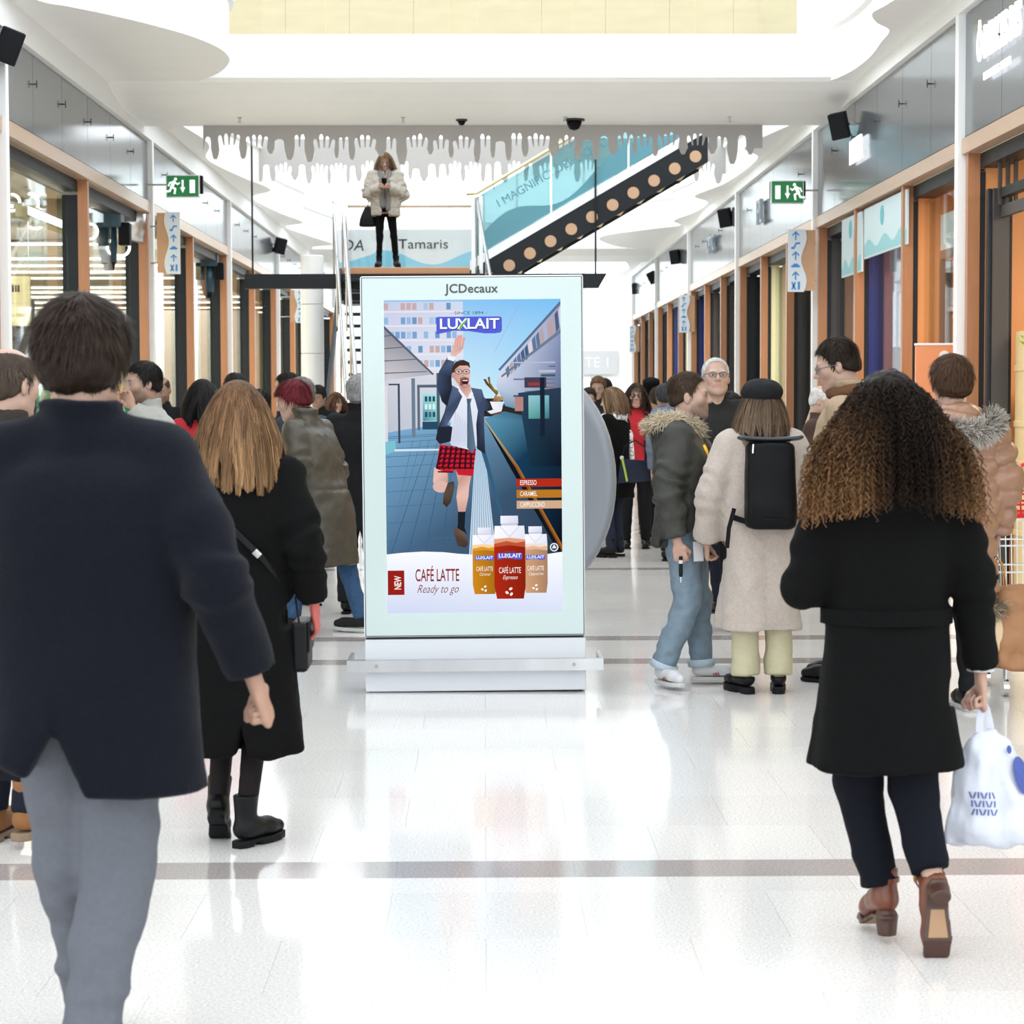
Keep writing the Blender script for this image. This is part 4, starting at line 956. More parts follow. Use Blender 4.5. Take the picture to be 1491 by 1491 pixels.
# ---------------------------------------------------------------- grey oval sculpture behind the totem
ov = thing('oval_bench_back', 'large smooth grey oval panel standing behind the totem', 'sculpture', (0.47, 12.6, 0))
b0 = at(897, 700, 12.6); zc = b0.z; hx = .22; vs = []; fs = []
zt, zbm = at(860, 560, 12.6).z, at(860, 850, 12.6).z
ring = []
prof = [(1.0, 0.0), (1.0, .05), (.97, .075), (.85, .06), (.80, .03), (.5, .02), (.1, .02)]
n = 48
cx_ = b0.x - .47 - .5; a_, b_ = .5, (zt - zbm) / 2 * 1.18; cz_ = (zt + zbm) / 2 + .02
for sgn in (-1, 1):
    base = len(vs)
    for (f_, d_) in prof:
        for j in range(n):
            t = 2 * math.pi * j / n; vs.append((cx_ + a_ * f_ * math.cos(t), sgn * d_, cz_ + b_ * f_ * math.sin(t)))
    for i in range(len(prof) - 1):
        for j in range(n): fs.append((base + i * n + j, base + i * n + (j + 1) % n, base + (i + 1) * n + (j + 1) % n, base + (i + 1) * n + j))
    fs.append(tuple(base + (len(prof) - 1) * n + j for j in range(n)))
MB().add(vs, fs).build('shell', mat('grey_plastic', srgb(150, 154, 160), .35), ov, smooth=True)
MB().bbox(cx_ - .35, cx_ + .2, -.2, .2, 0, .05, .015).bbox(cx_ - .2, cx_ + .05, -.05, .05, .04, cz_ - b_ * .8, .01).build('foot_plate', GREYBROWN, ov)
# ================================================================= figures: signed-distance modelling
def _hash(i, j, k, seed):
    n = (i * 374761393 + j * 668265263 + k * 2147483647 + seed * 1274126177) & 0xffffffff
    n = ((n ^ (n >> 13)) * 1274126177) & 0xffffffff
    return ((n ^ (n >> 16)) & 0xffff).astype(np.float32) / 32767.5 - 1.0


def noise(p, seed=0):
    p = np.asarray(p, np.float32); i = np.floor(p).astype(np.int64); f = p - i; f = f * f * (3 - 2 * f); r = 0
    for a in (0, 1):
        for b in (0, 1):
            for c in (0, 1):
                wgt = (f[:, 0] if a else 1 - f[:, 0]) * (f[:, 1] if b else 1 - f[:, 1]) * (f[:, 2] if c else 1 - f[:, 2])
                r = r + wgt * _hash(i[:, 0] + a, i[:, 1] + b, i[:, 2] + c, seed)
    return r


class Field:
    BAND = 0.09

    def __init__(s, lo, hi, h):
        s.h = h; s.lo = np.array(lo, float) - 2 * h; s.n = (np.ceil((np.array(hi) - s.lo) / h) + 3).astype(int)
        s.ax = [(s.lo[i] + h * np.arange(s.n[i])).astype(np.float32) for i in range(3)]
        s.d = np.full(s.n, s.BAND, np.float32)

    def put(s, fn, lo, hi, k=0.0, op='u'):
        m = s.BAND if op == 'u' else 0.03
        sl = []
        for i in range(3):
            a = int(np.searchsorted(s.ax[i], lo[i] - m)); b = int(np.searchsorted(s.ax[i], hi[i] + m))
            if b <= a: return s
            sl.append(slice(a, b))
        x, y, z = s.ax[0][sl[0]][:, None, None], s.ax[1][sl[1]][None, :, None], s.ax[2][sl[2]][None, None, :]
        v = np.broadcast_to(fn(x, y, z), s.d[tuple(sl)].shape); a = s.d[tuple(sl)]
        if op == 'u':
            if k > 0:
                h = np.clip(.5 + .5 * (a - v) / k, 0, 1); r = a + (v - a) * h - k * h * (1 - h)
            else: r = np.minimum(a, v)
        else:
            v = -v
            if k > 0:
                h = np.clip(.5 - .5 * (a - v) / k, 0, 1); r = a + (v - a) * h + k * h * (1 - h)
            else: r = np.maximum(a, v)
        s.d[tuple(sl)] = r
        return s

    def cap(s, a, b, ra, rb=None, k=0.02, op='u', flat=None):
        a = np.array(a, float); b = np.array(b, float); rb = ra if rb is None else rb; ba = b - a; L = float(ba.dot(ba)) + 1e-9; R = max(ra, rb)
        def fn(x, y, z):
            px, py, pz = x - a[0], y - a[1], z - a[2]
            t = np.clip((px * ba[0] + py * ba[1] + pz * ba[2]) / L, 0, 1)
            qx, qy, qz = px - t * ba[0], py - t * ba[1], pz - t * ba[2]
            if flat is not None:
                f = flat[3]; dt = (qx * flat[0] + qy * flat[1] + qz * flat[2]) * (1 / f - 1); qx, qy, qz = qx + dt * flat[0], qy + dt * flat[1], qz + dt * flat[2]
            return np.sqrt(qx * qx + qy * qy + qz * qz) - (ra + (rb - ra) * t)
        return s.put(fn, np.minimum(a, b) - R, np.maximum(a, b) + R, k, op)

    def chain(s, pts, rs, k=0.02, op='u', flat=None):
        for i in range(len(pts) - 1): s.cap(pts[i], pts[i + 1], rs[i], rs[i + 1], k, op, flat)
        return s

    def ell(s, c, r, k=0.02, op='u', rot=None):
        c = np.array(c, float); r = np.array(r, float); M = np.array(rot) if rot is not None else None; R = r.max() if rot is not None else r
        def fn(x, y, z):
            px, py, pz = x - c[0], y - c[1], z - c[2]
            if M is not None:
                px, py, pz = (M[0][0] * px + M[1][0] * py + M[2][0] * pz, M[0][1] * px + M[1][1] * py + M[2][1] * pz, M[0][2] * px + M[1][2] * py + M[2][2] * pz)
            k0 = np.sqrt((px / r[0]) ** 2 + (py / r[1]) ** 2 + (pz / r[2]) ** 2); k1 = np.sqrt((px / r[0] ** 2) ** 2 + (py / r[1] ** 2) ** 2 + (pz / r[2] ** 2) ** 2) + 1e-6
            return k0 * (k0 - 1) / k1
        return s.put(fn, c - R, c + R, k, op)

    def loft(s, secs, k=0.02, op='u', fold=None, p=2.4, rnd=0.01):
        """upright column of ellipses: secs = (z, cx, cy, rx, ry) rising; fold = (count, amplitude, start z, phase)"""
        S = np.array(sorted(secs), float); z0, z1 = S[0, 0], S[-1, 0]
        zz = np.clip(s.ax[2], z0, z1)
        def ip(c):
            # cubic hermite along z
            Z, Y = S[:, 0], S[:, c]; m = np.gradient(Y, Z) if len(Z) > 1 else np.zeros(1)
            i = np.clip(np.searchsorted(Z, zz) - 1, 0, len(Z) - 2); h = Z[i + 1] - Z[i]; t = (zz - Z[i]) / h
            return ((2 * t ** 3 - 3 * t ** 2 + 1) * Y[i] + (t ** 3 - 2 * t ** 2 + t) * h * m[i] + (-2 * t ** 3 + 3 * t ** 2) * Y[i + 1] + (t ** 3 - t ** 2) * h * m[i + 1]).astype(np.float32)
        cx, cy, rx, ry = ip(1), ip(2), ip(3), ip(4); ax = s.ax
        def fn(x, y, z):
            a = int(np.searchsorted(ax[2], z.ravel()[0] - 1e-6)); n = z.size; q = slice(a, a + n)
            u = (x - cx[q]) / rx[q]; v = (y - cy[q]) / ry[q]
            if fold is not None:
                g = np.clip((fold[2] - z) / max(fold[2] - z0, .01), 0, 1.0); ang = np.arctan2(v, u)
                f = 1 + fold[1] * g * (np.cos(fold[0] * ang + fold[3]) + .6 * np.cos((fold[0] * 1.7) * ang + 2 * fold[3] + 5 * z)); u, v = u / f, v / f
            rr = (np.abs(u) ** p + np.abs(v) ** p) ** (1 / p)
            d = (rr - 1) * np.minimum(rx[q], ry[q])
            e = np.maximum(z0 - z, z - z1)
            return np.maximum(d, e) if rnd <= 0 else np.where((d > -rnd) & (e > -rnd), np.sqrt(np.maximum(d + rnd, 0) ** 2 + np.maximum(e + rnd, 0) ** 2) - rnd, np.maximum(d, e))
        R = 1.25
        lo = (float((S[:, 1] - S[:, 3] * R).min()), float((S[:, 2] - S[:, 4] * R).min()), z0); hi = (float((S[:, 1] + S[:, 3] * R).max()), float((S[:, 2] + S[:, 4] * R).max()), z1)
        return s.put(fn, lo, hi, k, op)

    def mesh(s):
        d = s.d; h = s.h; ins = d < 0
        c = ins[:-1, :-1, :-1].astype(np.int8)
        offs = [(a, b, e) for a in (0, 1) for b in (0, 1) for e in (0, 1)]
        nx, ny, nz = d.shape; sl = lambda o: (slice(o[0], nx - 1 + o[0]), slice(o[1], ny - 1 + o[1]), slice(o[2], nz - 1 + o[2]))
        cnt = sum(ins[sl(o)].astype(np.int8) for o in offs)
        mk = (cnt > 0) & (cnt < 8); I = np.argwhere(mk); N = len(I)
        idx = np.full(mk.shape, -1, np.int64); idx[mk] = np.arange(N)
        acc = np.zeros((N, 3)); num = np.zeros(N)
        cv = {o: d[I[:, 0] + o[0], I[:, 1] + o[1], I[:, 2] + o[2]] for o in offs}
        for a in offs:
            for ax in range(3):
                if a[ax] == 0:
                    b = list(a); b[ax] = 1; b = tuple(b); da, db = cv[a], cv[b]; m = (da < 0) != (db < 0)
                    t = np.where(m, da / np.where(da == db, 1, da - db), 0); p = np.tile(np.array(a, float), (N, 1)); p[:, ax] = t
                    acc[m] += p[m]; num[m] += 1
        V = s.lo + h * (I + acc / np.maximum(num, 1)[:, None]); F = []
        for ax in range(3):
            u, v = (ax + 1) % 3, (ax + 2) % 3
            s0 = [slice(None)] * 3; s1 = [slice(None)] * 3; s0[ax] = slice(0, -1); s1[ax] = slice(1, None)
            for q in (s0, s1):
                q[u] = slice(1, -1); q[v] = slice(1, -1)
            A_, B_ = ins[tuple(s0)], ins[tuple(s1)]; E = np.argwhere(A_ != B_)
            if len(E) == 0: continue
            sg = A_[tuple(E.T)]
            E = E.copy(); E[:, u] += 1; E[:, v] += 1
            def g(du, dv):
                q = E.copy(); q[:, u] -= du; q[:, v] -= dv; return idx[q[:, 0], q[:, 1], q[:, 2]]
            qd = np.stack([g(1, 1), g(0, 1), g(0, 0), g(1, 0)], 1); qd[~sg] = qd[~sg][:, ::-1]; F.append(qd)
        F = np.concatenate(F); F = F[(F >= 0).all(1)]
        return V, F


def vnormals(V, F):
    a, b, c = V[F[:, 0]], V[F[:, 1]], V[F[:, 2]]; d = V[F[:, 3]] if F.shape[1] == 4 else c
    n = np.cross(c - a, d - b) if F.shape[1] == 4 else np.cross(b - a, c - a); N = np.zeros_like(V)
    for i in range(F.shape[1]): np.add.at(N, F[:, i], n)
    return N / (np.linalg.norm(N, axis=1, keepdims=True) + 1e-12)


def relax(V, F, it=2, w_=.5):
    E = np.concatenate([F[:, [i, (i + 1) % F.shape[1]]] for i in range(F.shape[1])]); 
    for _ in range(it):
        S = np.zeros_like(V); C = np.zeros(len(V)); np.add.at(S, E[:, 0], V[E[:, 1]]); np.add.at(S, E[:, 1], V[E[:, 0]]); np.add.at(C, E[:, 0], 1); np.add.at(C, E[:, 1], 1)
        V = V + w_ * (S / np.maximum(C, 1)[:, None] - V)
    return V


def sm(a, b, x): t = np.clip((x - a) / (b - a), 0, 1); return t * t * (3 - 2 * t)


# ---------------------------------------------------------------- head (face looks along +y, origin between the ears)
HEADS = {}


def head_geo(female, open_mouth=0.0, h=0.0048):
    key = (female, open_mouth, h)
    if key in HEADS: return HEADS[key]
    F = Field((-.095, -.12, -.21), (.095, .125, .125), h); F.BAND = .05; F.d[:] = .05; j = .92 if female else 1.0
    F.ell((0, -.014, .035), (.076, .098, .084), 0)
    F.ell((0, .024, -.025), (.061 * j, .07, .088), .03)
    for q in (-1, 1):
        F.cap((q * .048 * j, .005, -.062), (q * .018 * j, .066, -.097), .021 * j, .018, .03)
        F.ell((q * .042, .056, -.018), (.024, .022, .022), .025)
    F.ell((0, .073, -.100), (.02 * j, .017, .018), .02)
    F.cap((-.036, .079, .020), (.036, .079, .020), .011 if female else .0135, None, .02)
    for q in (-1, 1):
        F.ell((q * .032, .103, .003), (.019, .02, .0125), .012, 's'); F.ell((q * .031, .077, .002), (.0135, .0135, .0135), .003)
        F.cap((q * .018, .0895, .0088), (q * .045, .082, .0075), .0035, .003, .004)
    F.cap((0, .086, .014), (0, .110, -.026), .0075, .0115 * (.92 if female else 1.05), .012)
    for q in (-1, 1): F.ell((q * .0115, .098, -.031), (.0085, .01, .0075), .008)
    F.ell((0, .079, -.062), (.03, .014, .022), .015)
    m = open_mouth
    F.cap((-.019, .087, -.0575), (.019, .087, -.0575), .0062, None, .006, flat=(0, 0, 1, .75)); F.cap((-.016, .087, -.0685 - m), (.016, .087, -.0685 - m), .0068, None, .006, flat=(0, 0, 1, .8))
    F.cap((-.021, .097, -.063 - m / 2), (.021, .097, -.063 - m / 2), .0022 + m / 2, None, .003, 's')
    for q in (-1, 1):
        F.ell((q * .079, -.008, -.006), (.010, .019, .031), .008, rot=Matrix.Rotation(q * .35, 3, 'Z'))
        F.ell((q * .090, .0, .0), (.007, .011, .016), .006, 's')
    nr = .047 if female else .056
    F.cap((0, -.03, -.06), (0, -.042, -.2), nr, nr * 1.06, .04)
    V, Q = F.mesh(); V = relax(V, Q, 1, .35)
    x, y, z = V.T; ax_ = np.abs(x)
    def gs(cx, cy, rx, ry): return np.exp(-(((ax_ - cx) / rx) ** 2 + ((z - cy) / ry) ** 2) * 1.5) * (y > .045)
    mask = {'lip': np.clip(gs(0, -.0635 - m / 2, .024, .012) * 1.6, 0, 1) * (y > .082), 'brow': np.clip(gs(.032, .024, .020, .0055) * 1.5, 0, 1) * (y > .06),
            'eye': ((((ax_ - .0315) / .0125) ** 2 + ((z - .002) / .006) ** 2) < 1) & (y > .07), 'iris': ((((ax_ - .0315) / .0052) ** 2 + ((z - .002) / .0056) ** 2) < 1) & (y > .07),
            'beard': np.clip(sm(-.025, -.055, z) * sm(-.01, .02, y) * (z > -.125) * (1 - .8 * np.exp(-((ax_ / .03) ** 2 + ((z + .02) / .02) ** 2))), 0, 1),
            'socket_shade': np.clip(gs(.032, .004, .022, .014), 0, 1), 'cheek': np.clip(gs(.042, -.03, .022, .02) + gs(0, -.028, .013, .012), 0, 1),
            'crown': sm(.045, .075, z + .55 * (-y)) * 1.0}
    HEADS[key] = (V, Q, mask); return HEADS[key]


# ---------------------------------------------------------------- hands (right hand; wrist at origin, fingers along -z, palm toward -x, thumb forward +y)
HANDS = {}


def hand_geo(kind, h=.004):
    if (kind, h) in HANDS: return HANDS[(kind, h)]
    F = Field((-.09, -.08, -.21), (.06, .09, .03), h); F.BAND = .04; F.d[:] = .04
    F.cap((0, 0, .02), (0, 0, -.02), .026, .025, .01, flat=(1, 0, 0, .75))
    F.cap((0, -.012, -.04), (0, -.016, -.085), .026, .024, .02, flat=(1, 0, 0, .5)); F.cap((0, .012, -.035), (0, .018, -.088), .026, .024, .02, flat=(1, 0, 0, .52))
    curl = {'relaxed': (.25, .45, .35), 'fist': (1.35, 1.6, 1.0), 'grip': (1.2, 1.45, .8), 'flat': (.05, .08, .06), 'hold': (.75, .8, .5)}[kind]
    for i, (yy, L, r) in enumerate(((.031, .074, .0088), (.011, .082, .0092), (-.010, .076, .0088), (-.029, .060, .0078))):
        p = np.array((0, yy, -.088 + .004 * abs(i - 1.2))); a = 0; pts = [p]; rs = [r * 1.08]
        for sgm, cu in zip((.44, .32, .24), curl):
            a += cu * (1 + .06 * i); p = p + L * sgm * np.array((-math.sin(a), (yy * .12), -math.cos(a))); pts.append(p); rs.append(r * (1 - .09 * len(pts)))
        F.chain(pts, rs, .006)
    tc = {'relaxed': ((.002, .034, -.03), (-.012, .056, -.058), (-.020, .060, -.086), (-.026, .057, -.104)), 'flat': ((.002, .034, -.03), (-.006, .058, -.056), (-.01, .068, -.084), (-.012, .07, -.1))}.get(kind, ((.002, .034, -.035), (-.026, .048, -.062), (-.046, .036, -.084), (-.052, .018, -.092)))
    F.chain(tc, (.015, .012, .0102, .0085), .010)
    V, Q = F.mesh(); HANDS[(kind, h)] = (relax(V, Q, 1, .3), Q); return HANDS[(kind, h)]


# ---------------------------------------------------------------- shoes (ankle above origin, toe along +y, sole on z = 0)
SHOES = {}


def shoe_geo(kind):
    """returns (upper V,Q), (sole V,Q), optional heel"""
    if kind in SHOES: return SHOES[kind]
    h = .006; up = Field((-.06, -.1, 0), (.06, .22, .26), h); up.BAND = .04; up.d[:] = .04
    so = Field((-.06, -.1, -.01), (.06, .22, .09), .0055); so.BAND = .04; so.d[:] = .04
    hz = {'heel': .055}.get(kind, 0.0); th = {'sneaker': .026, 'boot': .03, 'chunky': .045, 'shoe': .02, 'heel': .012}[kind]; z0 = th + .01
    up.chain([(0, -.05, z0 + .03 + hz), (0, .02, z0 + .032 + hz * .75), (0, .10, z0 + .022 + hz * .2), (0, .165, z0 + .014)], (.036, .038, .036, .028), .03)
    top = {'sneaker': .095, 'boot': .21, 'chunky': .10, 'shoe': .09, 'heel': .21}[kind]
    up.cap((0, -.028, z0 + .04 + hz), (0, -.03, top), .042 if kind in ('boot',) else .038, .05 if kind == 'boot' else .042, .03)
    if kind != 'boot' and kind != 'heel': up.cap((0, .02, z0 + .05), (0, .09, z0 + .035), .026, .022, .02)
    up.put(lambda x, y, z: z - z0 * .9 + 0 * x, (-1, -.2, -1), (1, .1, z0 * .9), 0, 's') if kind != 'heel' else None
    up.put(lambda x, y, z: top - z + 0 * x + 0 * y, (-1, -1, top), (1, 1, 1), 0, 's')
    def sole(x, y, z):
        w_ = np.interp(y.ravel(), (-.09, -.06, 0, .08, .14, .185, .20), (.022, .036, .034, .045, .042, .026, .008)).reshape(y.shape)
        zc = np.interp(y.ravel(), (-.09, .0, .09, .2), (hz, hz * .8, 0, .006)).reshape(y.shape)
        return np.maximum(np.maximum(np.abs(x) - w_, np.abs(y - .052) - .142), np.maximum(zc - z, z - zc - th))
    so.put(sole, (-.05, -.09, 0), (.05, .2, th + hz), 0)
    if kind == 'heel': so.cap((0, -.06, .0), (0, -.055, hz), .030, .036, .004, flat=(0, 1, 0, .8)); so.put(lambda x, y, z: z + 0 * x + 0 * y, (-1, -1, -1), (1, 1, 0), 0, 's')
    if kind in ('boot', 'chunky'):
        so.put(lambda x, y, z: np.maximum(np.abs(y - .005) - .018, z - .012) + 0 * x, (-.06, -.02, 0), (.06, .03, .012), 0, 's')
    u = up.mesh(); so_ = so.mesh(); SHOES[kind] = ((relax(u[0], u[1], 1, .4), u[1]), (relax(so_[0], so_[1], 1, .3), so_[1])); return SHOES[kind]


# ---------------------------------------------------------------- hair strands as real ribbons / curls
def ribbons(S, wid, cols, centre):
    """S: (n, k, 3) strand points; flat ribbons turned outward"""
    n, k, _ = S.shape; T = np.gradient(S, axis=1); T /= np.linalg.norm(T, axis=2, keepdims=True) + 1e-9
    O = S - centre; B = np.cross(T, O); B /= np.linalg.norm(B, axis=2, keepdims=True) + 1e-9
    t = np.linspace(0, 1, k)[None, :, None]; w_ = wid * (1 - .65 * t ** 2)
    V = np.stack([S - B * w_, S + B * w_], 2).reshape(-1, 3)
    b = (np.arange(n)[:, None] * k + np.arange(k - 1)[None]).ravel() * 2
    F = np.stack([b, b + 1, b + 3, b + 2], 1)
    C = np.repeat(cols.reshape(-1, 3), 2, axis=0) if cols.ndim == 3 else np.repeat(np.repeat(cols[:, None], k, 1).reshape(-1, 3), 2, axis=0)
    return V, F, C


def tubes3(S, rad, cols):
    n, k, _ = S.shape; T = np.gradient(S, axis=1); T /= np.linalg.norm(T, axis=2, keepdims=True) + 1e-9
    up = np.array((.31, .22, .92)); B = np.cross(T, up); B /= np.linalg.norm(B, axis=2, keepdims=True) + 1e-9; C_ = np.cross(T, B)
    t = np.linspace(0, 1, k)[None, :, None]; r = rad * (1 - .5 * t)
    V = np.stack([S + r * (B * math.cos(a) + C_ * math.sin(a)) for a in (0, 2.094, 4.189)], 2).reshape(-1, 3)
    b = (np.arange(n)[:, None] * k + np.arange(k - 1)[None]).ravel() * 3; F = []
    for q in range(3):
        r_ = (q + 1) % 3; F.append(np.stack([b + q, b + r_, b + 3 + r_, b + 3 + q], 1))
    return V, np.concatenate(F), np.repeat(cols.reshape(-1, 3), 3, axis=0)


def hairline(y, low, fringe=0., recede=0.):
    return np.interp(y, (-.2, -.085, -.03, -.004, .012, .030, .050, .072, .12), (low, low, low + .028, .012, -.020 - fringe * .2, .024 - fringe * .3, .062 + recede - fringe * .6, .078 + recede - fringe, .076 + recede - fringe))


def scalp_points(n, front=.055, low=-.05, rng=RNG, th=.003, top=None, recede=0.):
    """points on the skull above the hairline (head frame)"""
    out = []
    while sum(map(len, out)) < n:
        d = rng.normal(size=(n * 2, 3)); d /= np.linalg.norm(d, axis=1, keepdims=True)
        p = np.array((0, -.016, .036)) + d * (np.array((.0775, .0995, .0855)) + np.array((.8 * th, th, th if top is None else top)))
        hl = hairline(p[:, 1], low, recede=recede) + .006
        ok = p[:, 2] > hl
        out.append(p[ok])
    return np.concatenate(out)[:n]


def grow(roots, L, k, grav=.5, out=.5, flow=None, bodies=(), noise_amp=.004, wave=0., rng=RNG, part=None):
    """march strands from their roots, falling and sliding over ellipsoids; everything in head frame"""
    c0 = np.array((0, -.014, .03)); P = roots.copy(); D = (P - c0); D /= np.linalg.norm(D, axis=1, keepdims=True)
    if flow is not None: D = D * out + flow(P)
    D /= np.linalg.norm(D, axis=1, keepdims=True) + 1e-9
    L = np.asarray(L) * np.ones(len(P)); st = (L / (k - 1))[:, None]; S = [P.copy()]; ph = rng.uniform(0, 6.28, len(P))
    for i in range(1, k):
        g = np.array((0, 0, -1.0)) * grav
        D = D + g; 
        if flow is not None and i < k * .5: D = D + flow(P) * .25
        D /= np.linalg.norm(D, axis=1, keepdims=True) + 1e-9
        P = P + D * st + rng.normal(size=P.shape) * noise_amp
        if wave: P = P + wave * np.stack([np.sin(ph + i * 1.3), np.cos(ph + i * 1.1), 0 * ph], 1) * (i / k)
        for c, r in bodies:
            c = np.array(c); r = np.array(r); q = (P - c) / r; l = np.linalg.norm(q, axis=1, keepdims=True); P = np.where(l < 1, c + q / np.maximum(l, 1e-6) * r, P)
        S.append(P.copy())
    return np.stack(S, 1)


SKULL = ((0, -.014, .035), (.080, .102, .088)); JAWB = ((0, .02, -.03), (.066, .072, .09)); NECKB = ((0, -.04, -.14), (.058, .058, .1))
# ================================================================= a dressed figure
SKINM = mat('skin', (.6, .4, .3), .5, attr=True, spec=.35)
SKINM.node_tree.nodes['Principled BSDF'].inputs['Subsurface Weight'].default_value = .0
HAIRM = mat('hair', (.1, .1, .1), .6, attr=True, spec=.12)


def fabric(name, col, rough=.85, var=.10, bump=.25, bscale=220, vscale=60, sheen=.0):
    return mat('cloth_' + name, col, rough, spec=.12, var=var, vscale=vscale, bump=bump, bscale=bscale, sheen=sheen)


def join(parts):
    """parts: (V, F, C) with quads; joined into one array set"""
    Vs, Fs, Cs, n = [], [], [], 0
    for V, F, C in parts:
        Vs.append(V); Fs.append(F + n); Cs.append(np.broadcast_to(np.asarray(C, float), (len(V), 3))); n += len(V)
    return np.concatenate(Vs), np.concatenate(Fs), np.concatenate(Cs)


def tf(V, M):
    M = np.array(M); return V @ M[:3, :3].T + M[:3, 3]


def frame_along(z_to, x_hint):
    """rotation with -z along z_to and x near x_hint"""
    z = -np.array(z_to, float); z /= np.linalg.norm(z); x = np.array(x_hint, float); x = x - z * x.dot(z); x /= np.linalg.norm(x) + 1e-9; y = np.cross(z, x)
    return np.stack([x, y, z], 1)


def hair_cap(style, thick, h, low=-.06, fringe=.0, col=(.05, .04, .03), seed=0, recede=0.0, top=None):
    """volume of the hair on the skull, head frame"""
    F = Field((-.15, -.17, -.16), (.15, .15, .18), h); F.BAND = .05; F.d[:] = .05
    t = thick; tt = thick if top is None else top
    F.ell((0, -.016, .036), (.076 + t * .8, .098 + t, .084 + tt), 0)
    F.ell((0, -.05, -.02), (.066 + t * .7, .062 + t, .06), .03)
    def below(x, y, z):
        yy = np.asarray(y, float); hl = hairline(yy.ravel(), low, fringe, recede).reshape(yy.shape)
        return z - hl + 0 * x
    F.put(below, (-1, -1, -1), (1, 1, .12), .008, 's')
    if style == 'bald': F.ell((0, .0, .115), (.062, .10, .07), .012, 's')
    V, Q = F.mesh(); V = relax(V, Q, 1, .4); N = vnormals(V, Q)
    V = V + N * ((noise(V * 38, seed) * .35 + noise(V * np.array((90, 90, 45)), seed + 3) * .3) * min(t, .02) * .55)[:, None]
    C = np.array(col) * (1 + .25 * noise(V * np.array((140, 140, 40)), seed + 5))[:, None]
    return V, Q, C


def short_flow(P):
    n = (P - np.array((0, -.016, .036))) / np.array((.076, .098, .084)) ** 2; n /= np.linalg.norm(n, axis=1, keepdims=True) + 1e-9
    a = P - np.array((.01, -.06, .125)); a = a / (np.linalg.norm(a, axis=1, keepdims=True) + 1e-6); a = a - n * (a * n).sum(1, keepdims=True)
    return a / (np.linalg.norm(a, axis=1, keepdims=True) + 1e-6) + .10 * n + .25 * np.stack([noise(P * 40, 3), noise(P * 40, 5), noise(P * 40, 7)], 1)


